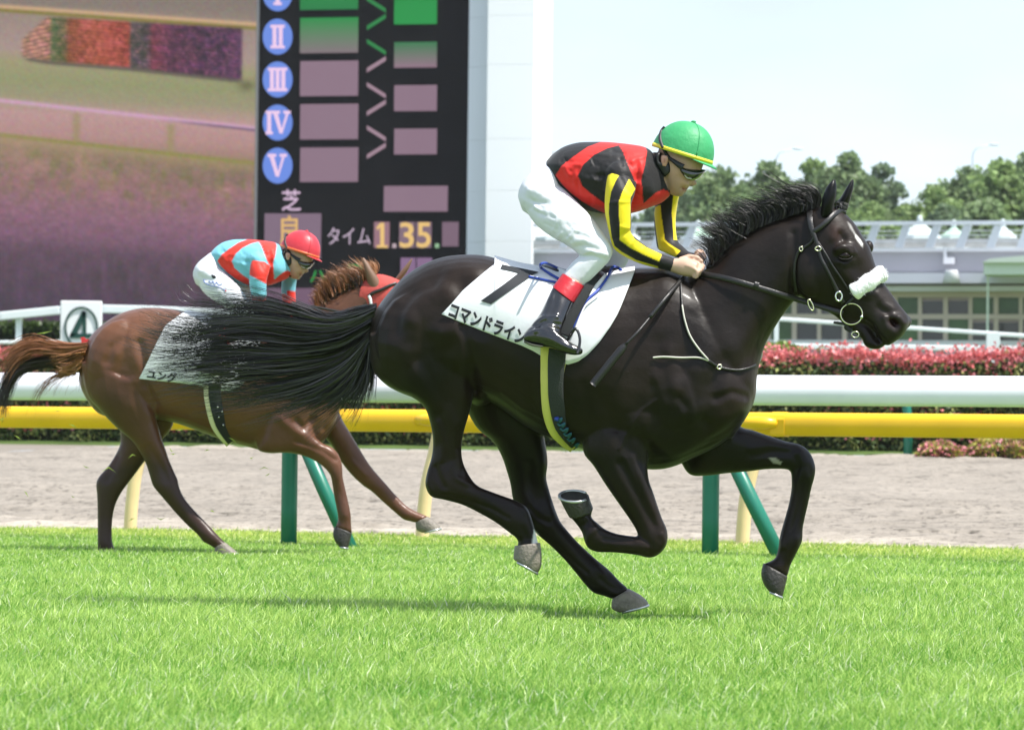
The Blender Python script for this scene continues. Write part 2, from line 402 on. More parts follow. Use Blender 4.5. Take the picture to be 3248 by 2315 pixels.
# ---- rails
white_pvc = mat('white_rail_paint', (0.80, 0.80, 0.85), 0.35, 0.5, var=0.07, vscale=2.5)
yellow_pvc = mat('yellow_rail_paint', (0.82, 0.47, 0.01), 0.35, 0.5, var=0.08, vscale=2.5)
green_paint = mat('green_post_paint', (0.012, 0.17, 0.115), 0.38, 0.5, var=0.08, vscale=9)
cream_paint = mat('cream_post_paint', (0.82, 0.62, 0.34), 0.45, 0.5, var=0.05, vscale=9)
def prof_rail(mb, s0, s1, t0, prof, n=40):
    k = len(prof); V = []; F = []
    for i in range(n+1):
        s = s0+(s1-s0)*i/n
        for (t, z) in prof: V.append(RP(s, t0+t, z))
    for i in range(n):
        for j in range(k): F.append((i*k+j, i*k+(j+1) % k, (i+1)*k+(j+1) % k, (i+1)*k+j))
    F += [tuple(range(k))[::-1], tuple(n*k+j for j in range(k))]
    mb.add(V, F)
def st_of(p): d = np.array(p[:2])-RO; return d@RD, d@RN
gl = st_of(G(925, 1735)); gr = st_of(G(2245, 1770)); tg = (gl[1]+gr[1])/2
wprof = [(-0.062, 0.962), (-0.082, 0.985), (-0.086, 1.055), (-0.075, 1.082), (-0.045, 1.128), (-0.012, 1.15), (0.03, 1.15), (0.07, 1.12), (0.085, 1.05), (0.08, 0.98), (0.06, 0.962)]
wr = empty('white_running_rail', RP(gl[0], tg, 0), 'long white running rail carried by the green posts at the turf edge', 'rail')
m = MB(); prof_rail(m, -14, 14, tg, wprof); o = m.build('rail', white_pvc, wr, smooth=True); bevel(o, 0.004, 1, 50)
post0 = None
gap = gr[0]-gl[0]
for i, s_ in enumerate((gl[0], gr[0], gr[0]+gap, gl[0]-gap)):
    lab = ['green rail post with a slanting brace, below the chestnut horse', 'green rail post with a slanting brace, behind the black horse chest', None, None][i]
    if i < 2:
        if post0 is None:
            e = empty('rail_post', RP(s_, tg, 0), lab, 'post', 'green posts of the white rail'); post0 = e
            m = MB(); P = [RP(s_, tg, z) for z in (-0.05, 0.25, 0.6, 0.955)]; m.tube(P, 0.0535, 16); m.build('upright', green_paint, e, True)
            m = MB(); P = [RP(s_+0.02, tg-0.0, 0.86), RP(s_+0.27, tg-0.06, 0.41), RP(s_+0.53, tg-0.10, -0.05)]; m.tube(P, 0.047, 14); m.build('brace', green_paint, e, True)
            m = MB(); m.tube([RP(s_, tg, 0.88), RP(s_, tg, 0.955)], 0.066, 16); m.build('collar', green_paint, e, True)
        else:
            e = post0.copy(); COL.objects.link(e); e.location = RP(s_, tg, 0); e['label'] = lab; ORG[e.name] = RP(s_, tg, 0)
            for ch in post0.children:
                c = ch.copy(); COL.objects.link(c); c.parent = e
yprof = [(-0.05, 0.773), (-0.066, 0.79), (-0.07, 0.885), (-0.055, 0.915), (-0.02, 0.937), (0.02, 0.937), (0.06, 0.91), (0.07, 0.85), (0.06, 0.785), (0.04, 0.773)]
ty = st_of(G(1360, 1710))[1]
yr = empty('yellow_running_rail', RP(0, ty, 0), 'long yellow running rail on cream posts beside the dirt course', 'rail')
m = MB(); prof_rail(m, -14, 14, ty, yprof); o = m.build('rail', yellow_pvc, yr, smooth=True); bevel(o, 0.004, 1, 50)
cream0 = None
cl = ['cream bent rail post at the left, between the chestnut horse hind legs', 'cream bent rail post behind the black horse hind legs', 'cream bent rail post beside the slanting green brace at the right']
for i, px in enumerate((374, 1358, 2412)):
    s_, _ = st_of(G(px, 1690+0.0196*(px-374)))
    if cream0 is None:
        e = cream0 = empty('cream_rail_post', RP(s_, ty, 0), cl[i], 'post', 'cream posts of the yellow rail')
        m = MB(); P = [RP(s_+a, ty-0.02+b, z) for a, b, z in ((0, -0.05, -0.06), (0.015, -0.05, 0.2), (0.04, -0.045, 0.42), (0.085, -0.03, 0.62), (0.11, -0.01, 0.775))]
        m.tube([tuple(p) for p in cr(P, 4)], 0.049, 16); m.build('upright', cream_paint, e, True)
        m = MB(); m.tube([RP(s_-0.06, ty-0.062, 0.86), RP(s_-0.05, ty-0.066, 0.86), RP(s_+0.05, ty-0.085, 0.862), RP(s_+0.16, ty-0.085, 0.862), RP(s_+0.235, ty-0.066, 0.862), RP(s_+0.25, ty-0.062, 0.862)], [0.01, 0.035, 0.046, 0.046, 0.035, 0.01], 14); m.build('rail_joint', yellow_pvc, e, True)
        m = MB(); m.add([RP(s_+a, ty+t*1.06, 0.855+(z-0.855)*1.05) for a in (0.2, 0.3) for (t, z) in yprof], [tuple([j, (j+1) % 10, 10+(j+1) % 10, 10+j]) for j in range(10)]+[tuple(range(10))[::-1], tuple(range(10, 20))]); m.build('sleeve', yellow_pvc, e, False)
    else:
        e = cream0.copy(); COL.objects.link(e); e.location = RP(s_, ty, 0); e['label'] = cl[i]; ORG[e.name] = RP(s_, ty, 0)
        for ch in cream0.children:
            c = ch.copy(); COL.objects.link(c); c.parent = e
# lone green post before the hedge
s_ = 0; p = W(2880, 1440, 46.0); m = MB()
m.tube([p+np.array(v) for v in ((0, 0, -0.08), (0, 0, 0.45), (-0.03, 0, 0.68), (-0.12, 0.02, 0.86))], 0.062, 12)
tag(m.build('far_rail_post', green_paint, smooth=True), 'lone green post standing before the red hedge beyond the dirt', 'post')

# ------------------------------------------------------------------ hedges and shrubs
leafm = mat('leaf', (0.1, 0.15, 0.04), 0.45, 0.4, attr='Col', trans=0.25)
bark = mat('bark', (0.10, 0.075, 0.055), 0.9, 0.2, var=0.35, vscale=3, bump=0.5)
hedge_core = mat('hedge_core', (0.035, 0.04, 0.02), 0.95, 0.1, var=0.4, vscale=6)
def leaf_cards(P, size, flat=0.6, seed=0, asp=0.6):
    """one small bent leaf per point"""
    r = np.random.default_rng(seed); n = len(P)
    a = r.normal(size=(n, 3)); a[:, 2] *= flat; a /= np.linalg.norm(a, axis=1)[:, None]
    c = r.normal(size=(n, 3)); c -= a*(a*c).sum(1)[:, None]; c /= np.linalg.norm(c, axis=1)[:, None]
    sz = (size*(0.7+0.6*r.random(n)))[:, None]
    V = np.stack([P-a*sz, P+c*sz*asp, P+a*sz, P-c*sz*asp], 1).reshape(-1, 3)
    F = np.arange(n*4).reshape(n, 4); return V, F
def hedge_points(n, s0, s1, t0, t1, zb, zt, lump, seed):
    r = np.random.default_rng(seed); s = r.uniform(s0, s1, n); w_ = r.random(n)
    face = r.random(n); t = np.where(face < 0.62, t0+np.abs(r.normal(0, 0.06, n)), r.uniform(t0, t1, n))
    z = np.where(face < 0.62, zb+(zt-zb)*r.random(n)**0.9, zt-np.abs(r.normal(0, 0.05, n)))
    b = lump*(np.sin(s*3.1+1)*0.5+np.sin(s*7.3)*0.3+np.sin(s*1.3+2)*0.4)
    z = z + b*(z-zb)/(zt-zb) ; t = t + 0.07*np.sin(s*5.2)+0.05*np.sin(z*9+s*2)
    z += np.where((z > zt-0.08) & (r.random(n) < 0.3), np.abs(r.normal(0, 0.07, n)), 0)
    return np.stack([RO[0]+RD[0]*s+RN[0]*t, RO[1]+RD[1]*s+RN[1]*t, z], 1), (z-zb)/(zt-zb), s
hg = empty('hedge', RP(0, 23, 0.55), 'long clipped hedge with red young leaves on top, behind the dirt', 'hedge')
P, hh, s_ = hedge_points(92000, -20, 13.5, 22.3, 23.7, 0.55, 1.96, 0.05, 3)
r = np.random.default_rng(5); n = len(P)
redp = np.clip((hh-0.82)/0.14, 0, 1)*0.86 + 0.26*(hh > 0.15)*np.clip(0.5+np.sin(s_*1.7)*0.5+0.3*np.sin(s_*4.1), 0, 1)
isr = r.random(n) < redp
g = np.where((r.random(n) < 0.3)[:, None], np.array((0.30, 0.32, 0.10)), np.array((0.075, 0.115, 0.03)))*(0.6+0.8*r.random((n, 1)))
rd = np.where((r.random(n) < 0.5)[:, None], np.array((0.74, 0.25, 0.26)), np.array((0.58, 0.14, 0.13)))*(0.75+0.5*r.random((n, 1)))
cc = np.where(isr[:, None], rd, g); V, F = leaf_cards(P, np.full(n, 0.036), 0.8, 8)
me = mesh_np('foliage', V, F); set_col(me, np.repeat(cc, 4, 0)); tag(link_mesh('foliage', me, leafm, hg, smooth=False), kind='stuff')
m = MB(); c = RP(-3.25, 23.05, 1.2); m.box(c, (33.5, 1.15, 1.25), -RA); m.build('branch_core', hedge_core, hg)
def bush(name, label, px, py, Y, wx, hz, cols, n, leaf, seed, cat='shrub', group=None, deep=0.5):
    base = W(px, py, Y); e = empty(name, base, label, cat, group); r = np.random.default_rng(seed)
    d = r.normal(size=(n, 3)); d /= np.linalg.norm(d, axis=1)[:, None]; d[:, 2] = np.abs(d[:, 2])
    rad = 0.8+0.2*r.random((n, 1)) + 0.08*np.sin(d[:, :1]*9)+0.06*np.sin(d[:, 1:2]*11+d[:, 2:3]*7)
    P = base + d*rad*np.array((wx, deep, hz)); k = r.integers(0, len(cols), n); cc = np.array(cols)[k]*(0.7+0.6*r.random((n, 1)))
    V, F = leaf_cards(P, np.full(n, leaf), 0.8, seed); me = mesh_np('foliage', V, F); set_col(me, np.repeat(cc, 4, 0)); tag(link_mesh('foliage', me, leafm, e, smooth=False), kind='stuff')
    m = MB(); m.ell(base, (wx*0.72, deep*0.72, hz*0.72), 14, 8); m.build('branch_core', hedge_core, e, True); return e
pink = [(0.75, 0.25, 0.30), (0.72, 0.3, 0.33), (0.30, 0.30, 0.05), (0.36, 0.33, 0.06), (0.16, 0.2, 0.04)]
yelg = [(0.34, 0.32, 0.06), (0.28, 0.28, 0.05), (0.42, 0.32, 0.07), (0.16, 0.2, 0.04), (0.7, 0.26, 0.3)]
bush('azalea_bush', 'low azalea with pink blossom at the foot of the hedge, nearer the green post', 2985, 1447, 45.4, 0.34, 0.20, pink, 2200, 0.032, 31, group='azaleas under the hedge')
bush('azalea_bush', 'low yellow green azalea with few blossoms at the right frame edge', 3180, 1450, 45.2, 0.55, 0.27, yelg, 2600, 0.032, 32, group='azaleas under the hedge')
bush('clipped_shrub', 'rounded light green shrub topping the hedge beside the black horse chest', 2470, 1130, 49.5, 0.40, 0.20, [(0.2, 0.3, 0.05), (0.14, 0.24, 0.04), (0.26, 0.33, 0.06)], 2200, 0.035, 33)

# ------------------------------------------------------------------ fences behind the hedge
fence_paint = mat('fence_paint', (0.74, 0.79, 0.80), 0.5, 0.4, var=0.06, vscale=2)
sign_white = mat('sign_white', (0.86, 0.86, 0.87), 0.5, 0.4, var=0.03, vscale=2)
sign_green = mat('sign_dark_green', (0.008, 0.055, 0.042), 0.5, 0.4)
def bar(mb, a, b, hw, hd):
    a = np.array(a); b = np.array(b); d = (b-a)/np.linalg.norm(b-a); y = np.array((0, 1.0, 0)); z = np.cross(d, y); z /= np.linalg.norm(z); y = np.cross(z, d)
    V = [p+y*sy*hd+z*sz*hw for p in (a, b) for sy, sz in ((-1, -1), (1, -1), (1, 1), (-1, 1))]
    mb.add(V, [(0, 1, 2, 3), (7, 6, 5, 4), (0, 4, 5, 1), (1, 5, 6, 2), (2, 6, 7, 3), (3, 7, 4, 0)])
YL = 72.0
fl = empty('white_fence', W(260, 1150, YL), 'white two rail fence curving past the round number sign at the left', 'fence')
for nm, pts, th in (('top_rail', [(-420, 1020), (0, 1003), (190, 984), (325, 980), (470, 983), (950, 1004)], 13), ('lower_rail', [(-420, 1090), (0, 1086), (300, 1084), (950, 1092)], 6)):
    for a, b in zip(pts[:-1], pts[1:]):
        m = MB(); bar(m, W(*a, YL), W(*b, YL), th/FPX*YL, 0.05); bevel(m.build(nm, fence_paint, fl), 0.02)
for px in (-300, 60, 258, 520, 800):
    m = MB(); q = W(px, 1000, YL+0.1); m.box((q[0], q[1], (q[2]+1.5)/2), (0.12, 0.08, q[2]-1.5)); m.build('fence_post', fence_paint, fl)
c = W(257.5, 1035, YL-0.35); sg = empty('distance_sign', (c[0], c[1], c[2]-0.55), 'square white sign with dark green figure 4 in a ring, on the fence', 'sign')
pm = 1/FPX*(YL-0.35)
m = MB(); m.box(c, (131*pm, 0.10, 160*pm)); bevel(m.build('board', sign_white, sg), 0.02)
m = MB(); m.box((c[0], c[1]+0.1, (c[2]+1.5)/2), (0.1, 0.08, c[2]-1.5)); m.build('sign_post', fence_paint, sg)
def plate(mb, polys, f, Y, th=0.02):
    """flat shapes given in crop pixels, standing as thin plates at depth Y"""
    for poly in polys:
        P = [W(q[0], q[1], Y) for q in f(*poly)]; n = len(P)
        V = P + [p+np.array((0, th, 0)) for p in P]
        mb.add(V, [tuple(range(n)), tuple(range(2*n-1, n-1, -1))] + [(i, i+n, (i+1) % n+n, (i+1) % n) for i in range(n)])
def ringpoly(cx, cy, rx, ry, w_, n=40):
    out = []
    for i in range(n):
        a, b = 2*math.pi*i/n, 2*math.pi*(i+1)/n
        out.append([(cx+rx*math.cos(a), cy+ry*math.sin(a)), (cx+rx*math.cos(b), cy+ry*math.sin(b)), (cx+(rx-w_)*math.cos(b), cy+(ry-w_)*math.sin(b)), (cx+(rx-w_)*math.cos(a), cy+(ry-w_)*math.sin(a))])
    return out
m = MB(); plate(m, ringpoly(1045, 565, 218, 272, 26), cN, YL-0.43); m.build('ring', sign_green, sg)
m = MB(); plate(m, [[(1060, 345), (1110, 365), (1000, 640), (905, 690), (900, 655)], [(1060, 345), (1110, 365), (1110, 640), (1060, 640)], [(905, 640), (1190, 640), (1185, 700), (900, 700)]], cN, YL-0.43); m.build('numeral', sign_green, sg)
fr = empty('white_fence', W(2850, 1150, 68), 'pale green white fence sloping down towards the right, before the shop building', 'fence')
for nm, a, b, th in (('top_rail', (2440, 1010), (3700, 1096), 6.5), ('lower_rail', (2440, 1098), (3700, 1112), 9)):
    m = MB(); bar(m, W(*a, 68), W(*b, 68), th/FPX*68, 0.05); bevel(m.build(nm, fence_paint, fr), 0.02)
for px, py, wd in ((2463, 1004, 14), (3150, 1055, 42), (3600, 1085, 14)):
    m = MB(); q = W(px, py, 67.9); m.box((q[0], q[1], (q[2]+1.2)/2), (wd/FPX*68, 0.09, q[2]-1.2)); m.build('fence_post', fence_paint, fr)
# dark clipped hedge under the screen
hb = empty('clipped_hedge', W(300, 1100, 90), 'dark green clipped hedge running under the big screen', 'hedge')
x0, x1 = W(-300, 1030, 90)[0], W(1500, 1030, 90)[0]; zt = W(100, 1032, 90)[2]; n = 24000; r = np.random.default_rng(51)
P = np.stack([r.uniform(x0, x1, n), 90-np.abs(r.normal(0, 0.08, n))+1.2*(r.random(n) < 0.25)*r.random(n), np.where(r.random(n) < 0.75, r.uniform(1.5, zt, n), zt+0.05*r.normal(size=n))], 1)
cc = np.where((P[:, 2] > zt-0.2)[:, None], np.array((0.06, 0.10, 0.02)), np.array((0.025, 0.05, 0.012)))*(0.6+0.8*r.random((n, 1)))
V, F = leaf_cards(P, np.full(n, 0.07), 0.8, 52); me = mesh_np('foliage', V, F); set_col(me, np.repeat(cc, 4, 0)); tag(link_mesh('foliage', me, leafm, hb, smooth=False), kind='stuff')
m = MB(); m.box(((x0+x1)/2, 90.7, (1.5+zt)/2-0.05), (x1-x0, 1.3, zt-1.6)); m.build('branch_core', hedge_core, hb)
# ------------------------------------------------------------------ big screen, result board, tower
class Plane:
    def __init__(self, Y0, deg):
        a = math.radians(deg); self.a = a; self.o = np.array((0, Y0)); self.d = np.array((math.cos(a), -math.sin(a))); self.n = np.array((math.sin(a), math.cos(a)))
    def sz(self, px, py, t=0.0):
        r = ray(px, py); k = ((self.o+self.n*t)@self.n)/(r[:2]@self.n); p = CAMP + r*k
        return (p[:2]-self.o)@self.d, p[2]
    def pt(self, s, t, z): q = self.o+self.d*s+self.n*t; return np.array((q[0], q[1], z))
    def at(self, px, py, t=0.0): s, z = self.sz(px, py, t); return self.pt(s, t, z)
    def box(self, mb, x0, y0, x1, y1, t0, t1):
        s0 = self.sz(x0, (y0+y1)/2, t0)[0]; s1 = self.sz(x1, (y0+y1)/2, t0)[0]; za = self.sz((x0+x1)/2, y0, t0)[1]; zb = self.sz((x0+x1)/2, y1, t0)[1]
        V = [self.pt(s, t, z) for z in (zb, za) for s, t in ((s0, t0), (s1, t0), (s1, t1), (s0, t1))]
        return mb.add(V, [(3, 2, 1, 0), (4, 5, 6, 7), (0, 1, 5, 4), (1, 2, 6, 5), (2, 3, 7, 6), (3, 0, 4, 7)])
    def boxsz(self, mb, s0, z0, s1, z1, t0, t1):
        V = [self.pt(s, t, z) for z in (z0, z1) for s, t in ((s0, t0), (s1, t0), (s1, t1), (s0, t1))]
        return mb.add(V, [(3, 2, 1, 0), (4, 5, 6, 7), (0, 1, 5, 4), (1, 2, 6, 5), (2, 3, 7, 6), (3, 0, 4, 7)])
    def plate(self, mb, polys, f, t, th=0.03):
        for poly in polys:
            P = [self.at(q[0], q[1], t) for q in f(*poly)]; n = len(P); nn = np.array((*self.n, 0))*th
            mb.add(P+[p+nn for p in P], [tuple(range(n)), tuple(range(2*n-1, n-1, -1))]+[(i, i+n, (i+1) % n+n, (i+1) % n) for i in range(n)])
SB = Plane(150.0, 11.5)
def led(o, rgb, rgb2=None):
    """flat display colour (or a top to bottom blend that the screen shows)"""
    co = coords(o.data); z = co[:, 2]; k = ((z-z.min())/(z.max()-z.min()+1e-9))[:, None]
    c = lin(rgb)*k + lin(rgb2 if rgb2 is not None else rgb)*(1-k); set_col(o.data, c); return o
housing = mat('screen_housing', (0.005, 0.0042, 0.0045), 0.7, 0.08, var=0.1, vscale=1)
# screen picture: a lit moving image, computed cell by cell
def screen_colour(X, Y):
    """X, Y in the pixels of the first crop of the board"""
    r = np.random.default_rng(77)
    def sm(a, b, x): k = np.clip((x-a)/(b-a), 0, 1); return k*k*(3-2*k)
    def band(v, c, w_): return np.exp(-((v-c)/w_)**2)
    Yt = Y - 0.085*X; Yu = Y-0.118*X
    def stops(v, st_):
        xs = [s_[0] for s_ in st_]; return np.stack([np.interp(v, xs, [s_[1][k] for s_ in st_]) for k in range(3)], -1)
    C = stops(Y-0.06*X, [(-200, (120, 108, 98)), (0, (132, 118, 108)), (60, (150, 132, 122)), (200, (165, 142, 134)), (250, (156, 150, 112)), (330, (144, 146, 104)), (400, (152, 145, 114)), (470, (184, 146, 143)), (560, (176, 136, 132)), (640, (148, 122, 102)), (760, (146, 108, 108)), (880, (138, 98, 114)), (1000, (118, 84, 104)), (1060, (92, 68, 84)), (1150, (82, 62, 76)), (1300, (74, 56, 74)), (1400, (72, 54, 74))])
    def over(C, rgb, a): return C*(1-a[..., None]) + np.array(rgb, float)*a[..., None]
    C = over(C, (205, 168, 128), band(Yt, 22, 9)); C = over(C, (126, 116, 30), band(Yt, 38, 7)*0.9)
    # the flower bed seen in the picture
    top = np.interp(X, [60, 200, 320, 1060], [190, 70, 78, 132]); bot = np.interp(X, [60, 200, 560, 1010], [232, 258, 292, 346])
    ins = sm(-7, 7, Y-top)*sm(-7, 7, bot-Y)*sm(80, 105, X)*sm(1034, 1014, X)
    B = stops(X, [(60, (176, 130, 112)), (205, (170, 120, 100)), (225, (92, 108, 62)), (275, (110, 96, 58)), (295, (150, 80, 52)), (440, (176, 84, 62)), (545, (160, 70, 56)), (560, (84, 74, 70)), (625, (86, 70, 74)), (650, (128, 58, 76)), (720, (98, 50, 72)), (860, (82, 46, 72)), (1030, (92, 52, 84))])
    B = B*(0.93+0.16*np.sin((Y-0.12*X)*0.42)[..., None]) + r.normal(0, 9, X.shape)[..., None]*np.array((1.2, 0.8, 1.0))
    B = B + 13*vnoise(X.shape, 110, 150, 63)[..., None]*np.array((1.3, 0.7, 0.8)) + 8*vnoise(X.shape, 40, 110, 64)[..., None]*np.array((1.0, 0.4, 1.2))
    B = np.where((X < 215)[..., None], B*(1+0.25*np.sin((Y+0.25*X)*0.33)[..., None]), B)
    C = over(C, (0, 0, 0), 0.0*X); C = C*(1-ins[..., None]) + B*ins[..., None]
    C = over(C, (72, 60, 60), 0.75*band(Y, bot+6, 8)*sm(90, 130, X)*sm(1045, 1000, X))
    C = over(C, (96, 92, 60), 0.8*np.exp(-(((X-1045)/35)**2+((Y-372)/22)**2)))
    # rail, posts and the hedge line of the picture
    C = over(C, (204, 160, 188), band(Yu, 424, 9)); C = over(C, (82, 66, 92), 0.8*band(Yu, 432, 5)*sm(650, 950, X))
    for px in (330, 730): C = over(C, (150, 136, 92), 0.75*band(X, px, 17)*sm(438, 450, Yu)*sm(590, 560, Yu))
    C = over(C, (132, 132, 58), 0.85*band(Yu, 572, 9)); C = over(C, (160, 150, 90), 0.3*band(Yu, 590, 20))
    m1 = vnoise(X.shape, 60, 40, 61); m2 = vnoise(X.shape, 22, 30, 62)
    g = sm(570, 640, Yu)*sm(900, 700, Yu); C = over(C, (120, 118, 66), np.clip(0.32*g*np.clip(m1+0.4, 0, 1.5), 0, 1)); C = C + (g*m2*7)[..., None]*np.array((1.1, 0.6, 0.7)); m3 = vnoise(X.shape, 70, 130, 65); C = C + (sm(560, 650, Yu)*(1-0.6*sm(1000, 1100, Y))*m3*6)[..., None]*np.array((1.0, 0.5, 0.9))
    mg = sm(1000, 1120, Y); C = C + (mg*m1*5)[..., None]*np.array((1, 0.5, 1.1))
    C = C + r.normal(0, 5.5, X.shape+(3,))
    return lin(np.clip(C, 0, 255))
bs = empty('big_screen', SB.at(300, 1100, 0), 'giant video screen showing a blurred purple green track scene, at the left', 'screen')
nx, ny = 240, 300; xs = np.linspace(-260, 1083, nx); ys = np.linspace(-330, 1392, ny); XX, YY = np.meshgrid(xs, ys)
cl_, cr_ = SB.sz(-260/1.3406, 500, -0.06)[0], SB.sz(1083/1.3406, 500, -0.06)[0]; ct, cb = SB.sz(400, -330/1.3406, -0.06)[1], SB.sz(400, 1392/1.3406, -0.06)[1]
sg_, zg_ = np.meshgrid(np.linspace(cl_, cr_, nx), np.linspace(ct, cb, ny)); q = SB.o+SB.d*sg_[..., None]+SB.n*(-0.06)
V = np.concatenate([q, zg_[..., None]], 2).reshape(-1, 3); ii = (np.arange(ny-1)[:, None]*nx+np.arange(nx-1)).ravel()
me = mesh_np('display', V, np.stack([ii, ii+nx, ii+nx+1, ii+1], 1)); set_col(me, screen_colour(XX, YY).reshape(-1, 3)); link_mesh('display', me, LED, bs, smooth=False)
m = MB(); SB.boxsz(m, cl_-0.2, cb-0.25, cr_+0.02, ct+0.3, 0.0, 2.5); m.build('housing', housing, bs)
m = MB(); SB.boxsz(m, cl_+1, 1.5, cl_+2, cb-0.25, 0.6, 1.6); m.build('support_column', housing, bs)
m = MB(); SB.boxsz(m, cr_-2, 1.5, cr_-1, cb-0.25, 0.6, 1.6); m.build('support_column', housing, bs)
rb = empty('result_board', SB.at(1150, 1100, 0), 'black electronic result board with blue roman numeral discs and grey boxes', 'scoreboard')
m = MB(); s0, s1 = SB.sz(818, 500)[0], SB.sz(1487, 500)[0]; SB.boxsz(m, s0, 1.5, s1, ct+0.3, -0.02, 2.6); m.build('housing', housing, rb)
s0b = SB.sz(806, 500)[0]; m = MB(); SB.boxsz(m, s0b, 1.5, s0-0.01, ct+0.3, -0.03, 2.6); m.build('edge_trim', mat('grey_trim', (0.22, 0.21, 0.22), 0.5), rb)
PK, GR = (138, 112, 128), (22, 138, 62)
def lbox(x0, y0, x1, y1, c, c2=None, name='display_box', t=-0.09, par=None):
    m = MB(); a = cH((x0, y0), (x1, y1)); SB.box(m, a[0][0], a[0][1], a[1][0], a[1][1], t, t+0.05); return led(m.build(name, LED, par or rb), c, c2)
rows = [(-62, 42, GR, (24, 120, 60)), (76, 226, GR, (128, 112, 118)), (260, 409, PK, PK), (443, 593, PK, PK), (628, 774, PK, PK)]
for y0, y1, c, c2 in rows: lbox(1276, y0, 1522, y1, c, c2)
for y0, y1, c, c2 in [(-4, 104, (20, 142, 62), (26, 146, 66)), (180, 288, (44, 118, 70), (142, 112, 128)), (363, 473, PK, PK), (548, 657, PK, PK)]: lbox(1676, y0, 1857, y1, c, c2)
lbox(1632, 791, 1903, 900, PK); lbox(1124, 908, 1364, 1100, (126, 104, 122)); lbox(1590, 944, 1655, 1054, (150, 112, 124)); lbox(1880, 944, 1949, 1048, (122, 98, 114)); lbox(1697, 944, 1762, 1054, (128, 104, 118)); lbox(1768, 944, 1834, 1054, (128, 104, 118))
lbox(1703, 1096, 1766, 1230, (134, 104, 138)); lbox(1772, 1096, 1836, 1230, (134, 104, 138)); lbox(1000, 1225, 1430, 1330, (112, 84, 106))
for k, yc in enumerate((60, 240, 424, 607)):
    for dy0, dy1 in ((-62, -12), (62, 12)):
        m = MB(); c = (32, 128, 62) if k == 0 or (k == 1 and dy0 < 0) else (160, 132, 146)
        y0, y1 = yc-2+dy0, yc-2+dy1
        SB.plate(m, [[(1560, y0-9), (1640, y1-9), (1640, y1+9), (1560, y0+9)]], cH, -0.09); led(m.build('arrow_bar', LED, rb), c)
blue, num = (106, 140, 226), (240, 205, 236)
romans = {'I': [0], 'II': [-13, 13], 'III': [-24, 0, 24]}
for k, (yc, rm) in enumerate(((-27, 'I'), (157, 'II'), (339, 'III'), (522, 'IV'), (705, 'V'))):
    m = MB(); n = 36; P = [(1180+63*math.cos(2*math.pi*i/n), yc+76*math.sin(2*math.pi*i/n)) for i in range(n)]
    SB.plate(m, [P], cH, -0.09); d = led(m.build('number_disc', LED, rb), blue)
    m = MB(); pol = []
    def serif(x, y, w_): pol.append([(x-w_, y-6), (x+w_, y-6), (x+w_, y+6), (x-w_, y+6)])
    if rm in romans:
        for dx in romans[rm]: pol.append([(1180+dx-8, yc-44), (1180+dx+8, yc-44), (1180+dx+8, yc+44), (1180+dx-8, yc+44)])
        wd_ = max(romans[rm])+17; serif(1180, yc-44, wd_); serif(1180, yc+44, wd_)
    else:
        vx = 1180 if rm == 'V' else 1196
        for sg2, wdv in ((-1, 9), (1, 5)): pol.append([(vx+sg2*26-wdv, yc-42), (vx+sg2*26+wdv, yc-42), (vx+wdv*0.8, yc+46), (vx-wdv*0.8, yc+46)])
        serif(vx-24, yc-44, 18); serif(vx+24, yc-44, 15)
        if rm == 'IV':
            pol.append([(1144-8, yc-44), (1144+8, yc-44), (1144+8, yc+44), (1144-8, yc+44)]); serif(1144, yc-44, 15); serif(1144, yc+44, 15)
    SB.plate(m, pol, cH, -0.14); led(m.build('numeral', LED, d), num)
def ltext(s, x0, y0, x1, y1, c, bold=0.0, par=None, name='lettering'):
    V, F = text_mesh(s, bold); a, b = V.min(0), V.max(0); k = (V-a)/(b-a); P = [cH((x0+(x1-x0)*u, y1-(y1-y0)*v))[0] for u, v in k]
    me = mesh_py(name, [SB.at(p[0], p[1], -0.15) for p in P], F); o = link_mesh(name, me, LED, par or rb, smooth=False); return led(o, c)
ltext('芝', 1198, 806, 1280, 898, (214, 186, 212), 0.012); ltext('良', 1190, 916, 1280, 1040, (226, 182, 110), 0.012)
ltext('タイム', 1393, 966, 1576, 1040, (196, 176, 196), 0.004)
m = MB(); SB.plate(m, [[(1617, 948), (1633, 948), (1633, 1054), (1617, 1054)], [(1600, 968), (1617, 948), (1617, 966), (1604, 978)], [(1602, 1043), (1648, 1043), (1648, 1054), (1602, 1054)]], cH, -0.15); led(m.build('lettering', LED, rb), (236, 196, 120))
for s_, x0, x1 in (('3', 1700, 1760), ('5', 1772, 1832)): ltext(s_, x0, 946, x1, 1054, (236, 196, 120), 0.0 if s_ == '1' else 0.012)
lbox(1668, 1036, 1684, 1054, (190, 168, 176), name='decimal_point', t=-0.15); lbox(1850, 1036, 1866, 1054, (150, 190, 150), name='decimal_point', t=-0.15)
ltext('ハ', 1318, 1150, 1385, 1200, (40, 160, 70), 0.004); ltext('ロ', 1480, 1125, 1540, 1180, (40, 160, 70), 0.004)
